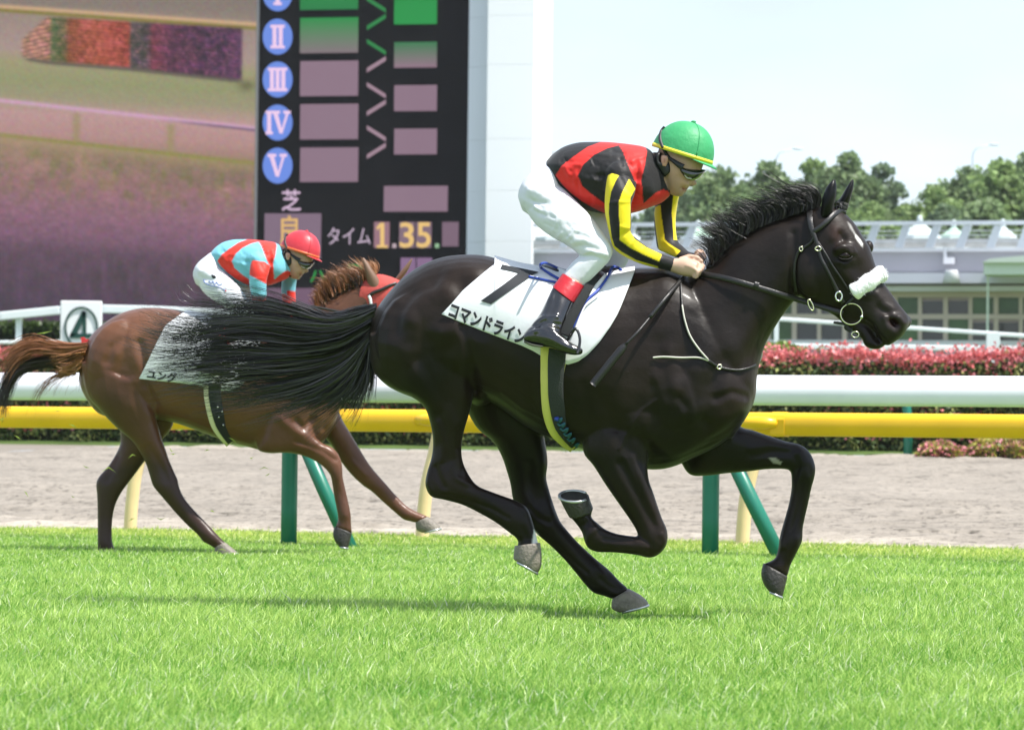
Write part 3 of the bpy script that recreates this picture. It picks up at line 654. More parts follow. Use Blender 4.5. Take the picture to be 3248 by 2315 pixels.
# white tower at the right end of the board
tw_white = mat('tower_cladding', (0.93, 0.93, 0.93), 0.45, 0.4, var=0.015, vscale=0.3)
tw_grey = mat('tower_shaded_panel', (0.70, 0.72, 0.78), 0.45, 0.4, var=0.02, vscale=0.3)  # shade of the tower's side face put into the panel colour
tw = empty('white_tower', SB.at(1590, 1100, -1), 'plain white clad tower closing the right end of the board', 'tower')
sa, sb_, sc_ = SB.sz(1489, 500)[0], SB.sz(1543, 500, -1.2)[0], SB.sz(1690, 500, -1.2)[0]
zs = [1.5]+[SB.sz(1600, y)[1] for y in (1000, 770, 610, 448, 215, 60, -260)]
for z0, z1 in zip(zs[:-1], zs[1:]):
    m = MB(); SB.boxsz(m, sb_, z0+0.004, sc_, z1-0.004, -1.2, 3.0); m.build('panel', tw_white, tw)
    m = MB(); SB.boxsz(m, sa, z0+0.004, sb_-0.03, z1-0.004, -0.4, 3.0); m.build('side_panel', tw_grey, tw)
m = MB(); SB.boxsz(m, sa+0.1, 1.5, sc_-0.1, zs[-1]-0.05, 0.0, 2.9); m.build('core', tw_grey, tw)

# ------------------------------------------------------------------ terrace building on the right
BP = Plane(138.0, 15.0)
con = mat('terrace_concrete', (0.34, 0.34, 0.36), 0.8, 0.2, var=0.06, vscale=0.5)
pale = mat('pale_coping', (0.72, 0.72, 0.74), 0.6, 0.3, var=0.04, vscale=0.5)
eave = mat('eave_sheet', (0.60, 0.60, 0.68), 0.5, 0.3, var=0.05, vscale=0.5)
beige = mat('beige_frame', (0.55, 0.47, 0.39), 0.6, 0.3, var=0.06, vscale=0.5)
mauve = mat('mauve_wall', (0.40, 0.32, 0.33), 0.7, 0.2, var=0.06, vscale=0.5)
steel = mat('railing_steel', (0.62, 0.65, 0.72), 0.4, 0.5, var=0.03)
glassm = mat('window_glass', (0.03, 0.035, 0.035), 0.08, 0.6)
glassg = mat('glass_green_reflection', (0.05, 0.11, 0.03), 0.25, 0.5, var=0.5, vscale=0.8)  # green reflections in the dark panes put into the glass colour
inner = mat('shop_interior', (0.13, 0.12, 0.115), 0.8, 0.2, var=0.5, vscale=0.7)
mint = mat('mint_canvas', (0.40, 0.56, 0.44), 0.7, 0.2, var=0.04)
wcan = mat('white_canvas', (0.50, 0.57, 0.56), 0.7, 0.2, var=0.03)
tb = empty('terrace_building', BP.at(2600, 1100, 0), 'long low building with a railed roof terrace and rows of framed windows', 'building')
def bb(name, m_, x0, y0, x1, y1, t0, t1, par=None):
    m = MB(); a = cR((x0, y0), (x1, y1)); BP.box(m, a[0][0], a[0][1], a[1][0], a[1][1], t0, t1); return m.build(name, m_, par or tb)
XL, XR = -1905, 2900
bb('parapet', con, XL, 672, XR, 842, 0, 9); bb('coping', pale, XL, 638, XR, 670, -0.15, 9.2); bb('terrace_floor', con, XL, 842, XR, 850, 0.1, 9)
bb('eave', eave, XL, 850, XR, 936, -1.2, 0.9); bb('fascia', pale, XL, 960, XR, 1004, -0.7, 0.6); bb('fascia_underside', mauve, XL, 938, XR, 958, -0.4, 0.6)
bb('beam', beige, XL, 1010, XR, 1056, -0.15, 0.1); bb('transom', beige, XL, 1198, XR, 1240, -0.12, 0.1); bb('sill', pale, XL, 1420, XR, 1475, -0.2, 0.3)
bb('rear_wall', inner, XL, 1008, XR, 1560, 3.6, 3.8); bb('floor_slab', con, XL, 1480, XR, 1600, -0.2, 3.8)
cols = [-1850+215*i for i in range(23)]
for c_ in cols:
    w_ = 40 if (c_//215) % 2 else 34; bb('column', beige, c_, 1056, c_+w_, 1198, -0.11, 0.1); bb('column', beige, c_, 1240, c_+w_, 1420, -0.11, 0.1)
r = np.random.default_rng(12)
for c_ in cols[:-1]:
    for y0, y1 in ((1056, 1198), (1240, 1420)):
        k = r.random(); bb('pane', glassg if k < 0.45 else glassm, c_+38, y0+(30 if k > 0.75 else 0), c_+215, y1, 0.0, 0.06)
        if k > 0.75: bb('blind', mauve, c_+38, y0, c_+215, y0+30, 0.0, 0.05)
# terrace railing
rl = empty('terrace_railing', BP.at(2900, 780, 0), 'steel terrace railing with leaning struts along the roof edge', 'railing')
bb('top_rail', steel, XL, 412, XR, 444, -0.35, -0.2, rl)
for y in (492, 530, 580): bb('wire_rail', steel, XL, y, XR, y+6, -0.1, -0.06, rl)
for k, xs_ in enumerate([-1660+260*i for i in range(17)]):
    m = MB(); a, b = cR((xs_+78, 442), (xs_+8, 634)); A = BP.at(*a, -0.28); Bq = BP.at(*b, -0.2); d = np.array((*BP.d, 0))*0.16
    V = [A-d, A+d, Bq+d, Bq-d]; n_ = np.array((*BP.n, 0))*0.14; m.add(V+[v+n_ for v in V], [(0, 1, 2, 3), (7, 6, 5, 4), (0, 4, 5, 1), (1, 5, 6, 2), (2, 6, 7, 3), (3, 7, 4, 0)]); m.build('strut', steel, rl)
bb('mesh_screen', mat('railing_mesh', (0.42, 0.43, 0.42), 0.7, 0.2, var=0.25, vscale=2), XL, 560, XR, 634, 0.2, 0.24, rl)
def parasol(x0, xc, x1, ya, yb, yc, canvas, label, t=2.0):
    a = cR((x0, yb), (xc, ya), (x1, yb), (xc, yc)); A = BP.at(*a[1], t); L, R_ = BP.at(*a[0], t), BP.at(*a[2], t); c = (L+R_)/2; rad = np.linalg.norm(R_-L)/2*1.08; zb = c[2]; zf = BP.at(*cR((xc, 640))[0], t)[2]
    e = empty('parasol_tent', (c[0], c[1], zf), label, 'tent', 'white tents on the terrace')
    m = MB(); n = 8; ring = [c+np.array((rad*math.cos(2*math.pi*(i+.5)/n), rad*math.sin(2*math.pi*(i+.5)/n), 0)) for i in range(n)]; low = [p+np.array((0, 0, -0.22)) for p in ring]
    m.add([A]+ring+low, [(0, 1+i, 1+(i+1) % n) for i in range(n)]+[(1+i, 9+i, 9+(i+1) % n, 1+(i+1) % n) for i in range(n)]+[tuple(range(9, 17))]); m.build('canopy', canvas, e)
    m = MB(); m.tube([(c[0], c[1], zf), (c[0], c[1], zb-0.05)], 0.06, 8); m.build('pole', steel, e)
    m = MB(); m.ell(A+np.array((0, 0, 0.05)), (0.12, 0.12, 0.2), 8, 6); m.build('finial', wcan, e, True)
    zt = BP.at(*cR((xc, 548))[0], t)[2]; m = MB()
    for i in range(n):
        p, q_ = ring[i], ring[(i+1) % n]; f_ = lambda p_, z, k: np.array((c[0]+(p_[0]-c[0])*k, c[1]+(p_[1]-c[1])*k, z))
        V = [f_(p, zf, 1.1), f_(q_, zf, 1.1), f_(q_, zt, 1.02), f_(p, zt, 1.02)]; V2 = [f_(p, zf, 1.06), f_(q_, zf, 1.06), f_(q_, zt, 0.98), f_(p, zt, 0.98)]
        m.add(V+V2, [(0, 1, 2, 3), (7, 6, 5, 4), (3, 2, 6, 7), (1, 0, 4, 5), (1, 5, 6, 2), (0, 3, 7, 4)])
    m.build('skirt', wcan, e)
parasol(1215, 1390, 1562, 408, 538, 620, wcan, 'largest white tent on the terrace, straight behind the horse forehead')
parasol(1568, 1680, 1790, 447, 538, 620, mint, 'small tent with a mint green canopy between two larger white tents', 3.5)
parasol(1985, 2100, 2212, 440, 540, 620, wcan, 'white tent on the terrace near the right frame edge')
parasol(-1880, -1740, -1600, 470, 560, 630, wcan, 'white tent on the terrace directly behind the rider in red and black')
parasol(-1280, -1140, -1000, 450, 545, 625, wcan, 'white tent on the terrace seen between the rider arms')
parasol(-640, -500, -370, 452, 550, 625, mint, 'mint green tent on the terrace behind the black mane')
def slant(name, label, cat, pts, m_, t0, t1):
    m = MB(); P = [BP.at(*q, t0) for q in cR(*pts)]; n = len(P); nn = np.array((*BP.n, 0))*(t1-t0)
    m.add(P+[p+nn for p in P], [tuple(range(n)), tuple(range(2*n-1, n-1, -1))]+[(i, i+n, (i+1) % n+n, (i+1) % n) for i in range(n)]); return tag(m.build(name, m_), label, cat)
aw = empty('kiosk_roof', BP.at(*cR((2200, 860))[0], -3), 'pale mint green kiosk with a shallow roof at the right edge', 'kiosk')
pg = mat('pale_green_wall', (0.66, 0.76, 0.62), 0.7, 0.2, var=0.04)
bb('wall', pg, 1935, 762, 2700, 862, -3.2, -1.4, aw); bb('post', pg, 1960, 862, 1976, 1440, -2.4, -2.3, aw); bb('post', pg, 2600, 862, 2616, 1440, -2.4, -2.3, aw)
m = MB(); P = [BP.at(*q, -3.4) for q in cR((1920, 760), (1985, 728), (2279, 700), (2720, 700), (2720, 760))]; n = len(P); nn = np.array((*BP.n, 0))*2.2
m.add(P+[p+nn for p in P], [tuple(range(n)), tuple(range(2*n-1, n-1, -1))]+[(i, i+n, (i+1) % n+n, (i+1) % n) for i in range(n)]); m.build('roof', mat('mint_roof', (0.62, 0.70, 0.60), 0.6, 0.3), aw)
m = MB(); p = BP.at(*cR((1660, 936))[0], -1.7); m.tube([p, p+np.array((0, 0, 0.45)), p+np.array((0, 0, 0.5))], [0.36, 0.24, 0.24], 12); tag(m.build('roof_vent', pale, smooth=True), 'short white conical vent on the shop eave', 'vent')
m = MB(); a, b = cR((1600, 640), (1615, 770)); m.tube([BP.at(*a, -0.12), BP.at(*b, -0.12)], 0.07, 8); p = BP.at(*cR((1640, 745))[0], -0.25); m.box(p, (0.4, 0.3, 0.25), -BP.a); tag(m.build('wall_lamp', pale), 'white pipe and lamp box fixed to the grey parapet', 'lamp')
# pale block far left of the rider's back
fb = empty('distant_block', W(1730, 1000, 230), 'pale flat roofed block far behind the rider back', 'building')
def fbx(n, m_, x0, y0, x1, y1, Y0, Y1, z0=None):
    a, b = W(x0, y0, Y0), W(x1, y1, Y0); m = MB(); m.box(((a[0]+b[0])/2, (Y0+Y1)/2, (a[2]+b[2])/2), (b[0]-a[0], Y1-Y0, a[2]-b[2])); return m.build(n, m_, fb)
fbx('wall', mat('cream_wall', (0.66, 0.62, 0.56), 0.8, 0.2, var=0.04), 1660, 500, 1806, 1120, 230, 238); fbx('roof_slab', pale, 1650, 480, 1812, 498, 229.5, 238.5)
for k in range(3): fbx('window', glassm, 1688+38*k, 508, 1714+38*k, 528, 229.9, 230.1)

# ------------------------------------------------------------------ trees beyond the terrace
leaf_far = mat('tree_leaf', (0.1, 0.15, 0.05), 0.5, 0.3, attr='Col', trans=0.4)
def tree(px, top, half, Y, label, seed, hue=0, low=None):
    r = np.random.default_rng(seed); T = W(px, top, Y); zb = 1.5; h = T[2]-zb; R_ = half*1.35/FPX*Y
    e = empty('broadleaf_tree', (T[0], Y, zb), label, 'tree', 'trees beyond the terrace')
    m = MB(); m.tube([(T[0], Y, zb-0.2), (T[0]+0.1, Y, zb+h*0.25), (T[0]-0.1, Y, zb+h*0.5), (T[0], Y, zb+h*0.8)], [0.42, 0.3, 0.2, 0.06], 9)
    clumps = []
    for k in range(60):
        u = r.random()**0.75; z = zb+h*(0.32+0.60*u); rr = R_*math.sqrt(max(0.05, 1-((u-0.40)/0.66)**2))*math.sqrt(r.random())*0.85; a = r.random()*2*math.pi
        c = np.array((T[0]+rr*math.cos(a), Y+rr*math.sin(a)*0.8, z)); cr_ = R_*(0.20+0.22*r.random()); clumps.append((c, cr_, r.random()))
        if k < 12: m.tube([(T[0], Y, zb+h*(0.25+0.3*r.random())), tuple((np.array((T[0], Y, z-1))+c)/2), tuple(c)], [0.13, 0.08, 0.03], 5)
    clumps.append((np.array((T[0], Y, T[2]-R_*0.2)), R_*0.25, 0.5))
    m.build('trunk', bark, e, True)
    P = []; C = []
    base = [np.array((0.20, 0.28, 0.125)), np.array((0.25, 0.35, 0.13)), np.array((0.17, 0.24, 0.13))][hue]
    for c, q, v in clumps:
        n = 150; d = r.normal(size=(n, 3)); d /= np.linalg.norm(d, axis=1)[:, None]; rad = q*(0.45+0.65*r.random((n, 1)))
        P.append(c+d*rad*np.array((1.15, 1.0, 0.8))); C.append(base*(0.80+0.42*v)*(0.75+0.5*r.random((n, 1))))
    P = np.concatenate(P); C = np.concatenate(C); V, F = leaf_cards(P, np.full(len(P), R_*0.046+0.075), 1.0, seed, 0.75)
    me = mesh_np('crown', V, F); set_col(me, np.repeat(C, 4, 0)); tag(link_mesh('crown', me, leaf_far, e, smooth=False), kind='stuff')
tl = [(2090, 632, 95, 222, 2, 'dull green tree directly behind the rider chin and chest'), (1935, 720, 70, 220, 0, 'low tree glimpsed between the rider chest and near arm'), (2210, 545, 100, 218, 1, 'light green tree just right of the green helmet peak'), (2010, 690, 100, 215, 2, 'dull green tree showing below the rider chin'), (2150, 600, 110, 210, 2, 'dull dark tree just in front of the rider goggles'), (2290, 528, 120, 205, 0, 'mid green tree directly above the horse mane'), (2440, 512, 115, 212, 0, 'broad green tree just left of the horse ears'),
      (2580, 505, 100, 204, 1, 'tree whose top shows just left of the near horse ear'), (2690, 485, 110, 198, 0, 'tallest tree of the line, straight behind the horse ears'), (2800, 520, 90, 208, 2, 'darker tree beside the sky gap right of the horse ears'), (2870, 650, 90, 200, 1, 'low light green tree under the sky gap'),
      (2960, 590, 110, 196, 1, 'light green tree just right of the sky gap'), (3070, 530, 115, 203, 0, 'rising green tree between the gap and the right edge'), (3180, 505, 115, 199, 1, 'large light green tree second from the right edge'), (3270, 485, 120, 207, 0, 'tall dark tree cut by the right frame edge'),
      (2760, 640, 110, 192, 1, 'lower bushy tree in front of the tallest tree'), (2380, 640, 110, 194, 2, 'lower dark tree hidden behind the flying mane'), (3130, 630, 120, 190, 0, 'lower bushy tree above the right end of the railing'), (3000, 650, 100, 188, 2, 'low dark bushy tree above the middle tent')]
for i, (px, top, half, Y, hue, lab) in enumerate(tl): tree(px, top, half, Y, lab, 100+i, hue)
lampm = mat('lamp_post_grey', (0.6, 0.63, 0.66), 0.5)
for px, py, sgn, lab in ((2462, 478, 1, 'thin pale street lamp above the trees left of the ears'), (3085, 465, 1, 'thin pale street lamp above the trees at the right')):
    A = W(px, py+60, 240); e = empty('street_lamp', (A[0], 240, 1.5), lab, 'street lamp', 'far street lamps')
    T = W(px, py, 240); m = MB(); m.tube([(A[0], 240, 1.5), (A[0], 240, T[2]-0.6), (A[0]+0.2, 240, T[2]-0.15), (A[0]+1.2, 240, T[2]+0.15)], [0.08, 0.055, 0.05, 0.04], 6); m.build('pole', lampm, e, True)
    m = MB(); m.ell((A[0]+1.5, 240, T[2]+0.15), (0.42, 0.12, 0.09), 8, 5); m.build('lamp_head', lampm, e, True)
# ------------------------------------------------------------------ the black horse
H1 = Body(14.0, 1750, 0.16)
FR, HR, FF, HF = -0.14, -0.13, 0.13, 0.12
m = MB()
torso_rows = [(112, 440, 104, 560, .05), (152, 378, 132, 680, .15), (220, 287, 200, 760, .215), (300, 207, 300, 812, .25), (400, 143, 420, 846, .265), (500, 108, 530, 845, .272), (600, 97, 640, 815, .272),
    (700, 99, 720, 838, .275), (800, 124, 800, 885, .285), (900, 150, 900, 958, .295), (1000, 166, 1000, 1016, .30), (1100, 180, 1090, 1052, .30), (1200, 190, 1190, 1085, .292), (1300, 190, 1300, 1122, .28), (1400, 178, 1400, 1158, .268),
    (1480, 166, 1500, 1190, .25), (1560, 164, 1600, 1198, .24), (1660, 172, 1690, 1180, .23), (1800, 250, 1810, 1128, .215), (1905, 390, 1915, 1075, .19), (1995, 560, 2005, 1000, .16), (2065, 680, 2068, 905, .105), (2098, 745, 2100, 810, .04)]
TORSO = st(cA, torso_rows); loft(m, H1, TORSO, 4, 36, 2.35)
neck = st(cB, [(180, 640, 520, 1450, .19), (330, 600, 630, 1270, .165), (425, 550, 652, 1110, .142), (515, 455, 688, 975, .125), (620, 385, 738, 880, .11), (740, 330, 795, 795, .10), (860, 292, 842, 735, .094), (945, 264, 890, 690, .088), (985, 250, 950, 640, .08)])
loft(m, H1, neck, 5, 30, 2.15)
head = st(cK, [(300, 470, 470, 305, .07), (215, 640, 600, 330, .085), (205, 860, 690, 392, .094), (212, 1050, 786, 500, .10), (250, 1135, 846, 600, .105), (330, 1190, 905, 690, .098), (430, 1235, 935, 785, .085), (540, 1300, 966, 880, .073),
    (630, 1350, 1012, 980, .064), (720, 1375, 1062, 1065, .058), (800, 1388, 1122, 1150, .055), (862, 1402, 1182, 1232, .054), (925, 1440, 1228, 1290, .058), (972, 1500, 1264, 1338, .06), (1020, 1562, 1276, 1392, .055), (1062, 1598, 1240, 1480, .045), (1092, 1606, 1200, 1535, .02)], tilt=(26, -16))
loft(m, H1, head, 4, 30, 2.3)
jaw = st(cK, [(430, 1238, 600, 1080, .055), (560, 1308, 700, 1230, .045), (700, 1428, 810, 1365, .04), (790, 1505, 885, 1420, .036), (845, 1548, 935, 1475, .036), (862, 1600, 968, 1535, .04), (905, 1632, 995, 1570, .04), (965, 1642, 1032, 1592, .03), (1015, 1634, 1050, 1604, .012)], tilt=(10, -6))
loft(m, H1, jaw, 4, 18)
near_hind = st(cA, [(118, 500, 640, 540, .13), (132, 680, 650, 680, .125), (230, 778, 655, 762, .11), (330, 822, 646, 842, .095), (400, 876, 626, 920, .08), (434, 970, 605, 990, .064), (446, 1060, 590, 1070, .05), (437, 1140, 592, 1140, .042), (415, 1215, 612, 1200, .042), (406, 1280, 650, 1262, .046),
    (434, 1336, 682, 1290, .044), (500, 1353, 712, 1303, .04), (600, 1381, 762, 1322, .034), (700, 1431, 832, 1347, .032), (770, 1472, 880, 1365, .036), (832, 1518, 925, 1396, .043), (868, 1545, 946, 1440, .043), (886, 1572, 966, 1510, .037), (876, 1600, 986, 1592, .038)], HR)
loft(m, H1, near_hind, 4, 22)
far_hind = st(cD, [(450, 0, 1010, 150, .13), (560, 215, 1030, 300, .11), (680, 322, 1045, 390, .09), (740, 422, 1052, 480, .075), (780, 540, 1042, 570, .056), (802, 620, 1060, 650, .046), (818, 720, 1090, 750, .043), (856, 800, 1115, 820, .046), (922, 888, 1142, 880, .044), (985, 960, 1186, 935, .038),
    (1062, 1025, 1252, 1010, .034), (1152, 1112, 1320, 1075, .032), (1240, 1212, 1386, 1135, .036), (1308, 1297, 1442, 1180, .043), (1368, 1358, 1492, 1225, .043), (1430, 1378, 1547, 1285, .037), (1500, 1402, 1608, 1336, .038)], HF)
loft(m, H1, far_hind, 4, 22)
near_fore = st(cD, [(1310, 230, 1780, 300, .09), (1300, 390, 1740, 470, .085), (1372, 490, 1748, 590, .076), (1455, 620, 1772, 660, .066), (1545, 750, 1802, 750, .056), (1622, 860, 1836, 850, .048), (1664, 930, 1868, 920, .046), (1682, 985, 1877, 985, .046), (1676, 988, 1862, 1045, .046), (1664, 982, 1815, 1098, .046),
    (1640, 976, 1755, 1120, .044), (1600, 972, 1685, 1104, .04), (1540, 962, 1590, 1090, .035), (1490, 947, 1490, 1082, .034), (1440, 924, 1398, 1080, .038), (1400, 890, 1335, 1054, .043), (1366, 862, 1310, 1005, .043), (1350, 840, 1290, 940, .038), (1354, 815, 1240, 872, .037), (1364, 783, 1198, 828, .04)], FR)
loft(m, H1, near_fore, 4, 22)
far_fore = st(cE, [(900, 300, 1350, 150, .12), (985, 445, 1405, 226, .10), (1055, 548, 1490, 250, .086), (1165, 557, 1572, 279, .072), (1300, 541, 1652, 305, .06), (1450, 528, 1722, 328, .052), (1580, 512, 1792, 342, .048), (1692, 510, 1846, 368, .046), (1742, 520, 1890, 420, .046), (1755, 545, 1916, 500, .046),
    (1758, 592, 1909, 572, .044), (1757, 650, 1890, 640, .037), (1742, 740, 1868, 745, .032), (1718, 830, 1846, 840, .032), (1692, 920, 1830, 920, .036), (1676, 985, 1826, 1000, .043), (1668, 1050, 1800, 1062, .043), (1648, 1122, 1768, 1125, .037), (1598, 1154, 1742, 1182, .038), (1566, 1162, 1726, 1250, .04)], FF)
loft(m, H1, far_fore, 4, 22)
# shoulder and haunch muscle masses, cheek plates, brows
def blob(B, f, x, y, rx, ry, rd, off, rot=0.0, mb=None):
    c = f((x, y))[0]; pm = B.depth(c[0], off)/FPX/f.s; P = B.P(c[0], c[1], off); a = math.radians(rot)
    M = np.array(((math.cos(a), 0, math.sin(a)), (0, 1, 0), (-math.sin(a), 0, math.cos(a)))); mb.ell(P, (rx*pm, rd, ry*pm), 16, 10, M)
for off in (-1, 1):
    blob(H1, cA, 360, 520, 210, 250, .10, off*.17, 15, m); blob(H1, cB, 210, 1180, 190, 260, .09, off*.155, -20, m)
    blob(H1, cB, 60, 1330, 190, 150, .07, off*.165, 0, m)
    blob(H1, cK, 360, 930, 150, 230, .03, off*.075, -8, m)
blob(H1, cA, 690, 800, 70, 70, .14, 0, 0, m); blob(H1, cK, 665, 745, 95, 70, .03, -.085, 25, m); blob(H1, cK, 900, 690, 45, 60, .03, .09, 0, m)
blob(H1, cK, 1130, 1395, 105, 90, .03, -.042, 30, m); blob(H1, cK, 1250, 1390, 50, 60, .03, .04, 10, m)
horse_me = fuse(m, 0.0072, 4, 0.5, 0.002)
g = lambda f, *p: [q[:2] for q in f(*p)]
sculpt(horse_me, [
    (g(cA, (600, 470), (628, 560), (645, 660), (655, 770)), -.014, 13), (g(cA, (690, 560), (705, 660), (720, 800)), .008, 22),
    (g(cA, (250, 480), (262, 380), (330, 300), (430, 255)), -.016, 20), (g(cA, (330, 420), (400, 300), (490, 270), (560, 320)), .014, 26),
    (g(cA, (545, 190), (600, 160), (650, 190)), .012, 26), (g(cA, (480, 210), (560, 240), (600, 300)), -.012, 22),
    (g(cA, (500, 500), (560, 480), (610, 530), (620, 620)), .018, 24), (g(cA, (440, 560), (480, 700), (520, 820)), -.010, 30),
    (g(cA, (480, 920), (505, 1040), (520, 1160)), -.010, 14), (g(cA, (560, 960), (552, 1060), (560, 1160)), .006, 12), (g(cA, (430, 1130), (450, 1080)), -.006, 12),
    (g(cA, (180, 430), (170, 560), (230, 720)), -.008, 26),
    (g(cD, (930, 480), (950, 600), (1000, 720)), -.008, 12), (g(cD, (1000, 480), (1010, 600)), .005, 10),
    (g(cB, (195, 1000), (225, 1080), (230, 1190)), .007, 16), (g(cB, (150, 960), (170, 1090), (190, 1200)), -.006, 20),
    (g(cB, (330, 820), (300, 960), (250, 1100)), -.009, 22), (g(cB, (470, 1060), (420, 1180), (410, 1300)), -.012, 22), (g(cB, (350, 1100), (355, 1200), (340, 1290)), .005, 28),
    (g(cB, (330, 1330), (420, 1300), (470, 1340)), .014, 30), (g(cB, (370, 1350), (395, 1370)), -.014, 13), (g(cB, (560, 1350), (480, 1430), (380, 1500), (280, 1560)), -.012, 13), (g(cB, (480, 1200), (560, 1260), (570, 1330)), .008, 25),
    (g(cB, (40, 1440), (90, 1500), (160, 1560)), -.012, 16), (g(cB, (-150, 1250), (-60, 1400), (40, 1560)), -.010, 22),
    (g(cB, (800, 790), (740, 880), (650, 980), (560, 1090)), -.010, 22), (g(cB, (700, 560), (640, 700), (540, 850)), -.006, 30),
    (g(cD, (1560, 480), (1640, 620), (1720, 780), (1790, 900)), -.009, 11), (g(cD, (1640, 440), (1710, 620), (1780, 780), (1830, 900)), .006, 10), (g(cD, (1500, 560), (1600, 720)), .005, 20),
    (g(cE, (1480, 380), (1600, 350), (1720, 360)), .006, 9), (g(cE, (1480, 420), (1620, 395), (1740, 400)), -.006, 10), (g(cE, (1820, 410), (1850, 470)), .008, 10), (g(cE, (1790, 440), (1800, 500)), -.006, 9),
    # tendons, joints and veins
    (g(cA, (500, 1328), (620, 1358), (740, 1400), (830, 1450)), -.0055, 4.5), (g(cA, (455, 1190), (470, 1240), (500, 1290)), -.008, 7), (g(cA, (425, 1230), (420, 1275), (440, 1310)), .006, 6), (g(cA, (540, 1180), (560, 1240), (620, 1275)), .006, 6), (g(cA, (600, 1180), (590, 1230)), -.005, 5),
    (g(cA, (905, 1400), (925, 1425)), .006, 6), (g(cA, (850, 1525), (880, 1540)), .006, 5), (g(cA, (905, 1500), (930, 1560)), -.005, 6), (g(cA, (470, 960), (500, 1060), (490, 1150)), .006, 7), (g(cA, (575, 990), (570, 1090)), -.005, 6),
    (g(cD, (1010, 950), (1120, 1050), (1260, 1170), (1330, 1230)), -.0055, 4.5), (g(cD, (930, 780), (990, 850), (1060, 880)), -.007, 6), (g(cD, (1060, 760), (1090, 830)), .006, 6), (g(cD, (1400, 1200), (1440, 1240)), .007, 6), (g(cD, (1330, 1300), (1370, 1340)), .006, 5), (g(cD, (1420, 1270), (1480, 1320), (1540, 1350)), -.005, 5), (g(cD, (920, 560), (935, 660), (980, 760)), -.006, 7),
    (g(cD, (1640, 1010), (1540, 1005), (1440, 990)), -.005, 4.5), (g(cD, (1720, 1000), (1770, 1040), (1760, 1090)), -.006, 6), (g(cD, (1840, 960), (1850, 1010), (1820, 1070)), .007, 6), (g(cD, (1330, 1010), (1345, 960), (1390, 920)), .006, 6), (g(cD, (1300, 900), (1330, 880)), -.005, 5),
    (g(cE, (1825, 600), (1810, 740), (1785, 850), (1755, 940)), -.0055, 4.5), (g(cE, (1850, 520), (1860, 570)), .007, 6), (g(cE, (1790, 520), (1780, 580)), -.006, 6), (g(cE, (1690, 1000), (1690, 1050)), .006, 5), (g(cE, (1790, 990), (1790, 1040)), .006, 6), (g(cE, (1700, 1080), (1690, 1150)), -.005, 5),
    (g(cB, (130, 1250), (60, 1300), (-20, 1420), (-60, 1500)), .0035, 3.5), (g(cA, (1200, 1000), (1110, 990), (1000, 930), (900, 880), (800, 800)), .003, 3.5), (g(cA, (1000, 930), (960, 860), (880, 790)), .0025, 3), (g(cD, (1580, 430), (1640, 560), (1680, 680)), .003, 3.2),
    (g(cB, (440, 1240), (520, 1210), (590, 1230)), -.007, 9), (g(cB, (250, 1240), (300, 1300), (290, 1380)), -.006, 10), (g(cB, (120, 1180), (150, 1280), (120, 1380)), -.005, 12), (g(cA, (880, 820), (860, 720)), -.004, 12), (g(cA, (960, 880), (940, 760)), -.004, 12), (g(cA, (1250, 900), (1220, 760)), -.004, 14),
    (g(cA, (720, 250), (660, 330), (640, 440)), -.006, 16), (g(cA, (380, 640), (450, 760), (500, 860)), -.006, 16), (g(cA, (560, 640), (590, 740), (590, 820)), .006, 16), (g(cA, (300, 620), (330, 740)), .005, 20),
    # head
    (g(cK, (195, 560), (200, 700), (185, 860), (185, 1020), (205, 1100)), -.012, 9), (g(cK, (640, 930), (760, 1010), (900, 1120)), .006, 14), (g(cK, (560, 900), (640, 1010), (760, 1130)), -.006, 16),
    (g(cK, (635, 570), (665, 610)), -.012, 8), (g(cK, (560, 600), (600, 560)), .006, 12), (g(cK, (600, 720), (660, 680), (740, 690), (765, 740)), .010, 7), (g(cK, (620, 830), (690, 850), (750, 820)), .006, 6), (g(cK, (675, 775)), -.014, 10),
    (g(cK, (800, 880), (860, 980)), -.006, 18), (g(cK, (980, 1130), (1010, 1170)), .007, 9), (g(cK, (1010, 1260), (1080, 1310)), -.008, 9), (g(cK, (1050, 1240), (1120, 1270)), .006, 9),
    (g(cK, (1120, 1375), (1155, 1410)), -.042, 13), (g(cK, (1050, 1340), (1110, 1330), (1180, 1350), (1225, 1400)), .011, 7), (g(cK, (1058, 1380), (1085, 1450), (1150, 1480), (1210, 1450)), .008, 8),
    (g(cK, (860, 1370), (930, 1430), (960, 1490), (1020, 1545), (1065, 1590)), -.014, 6), (g(cK, (400, 900), (330, 1050)), .004, 25)])
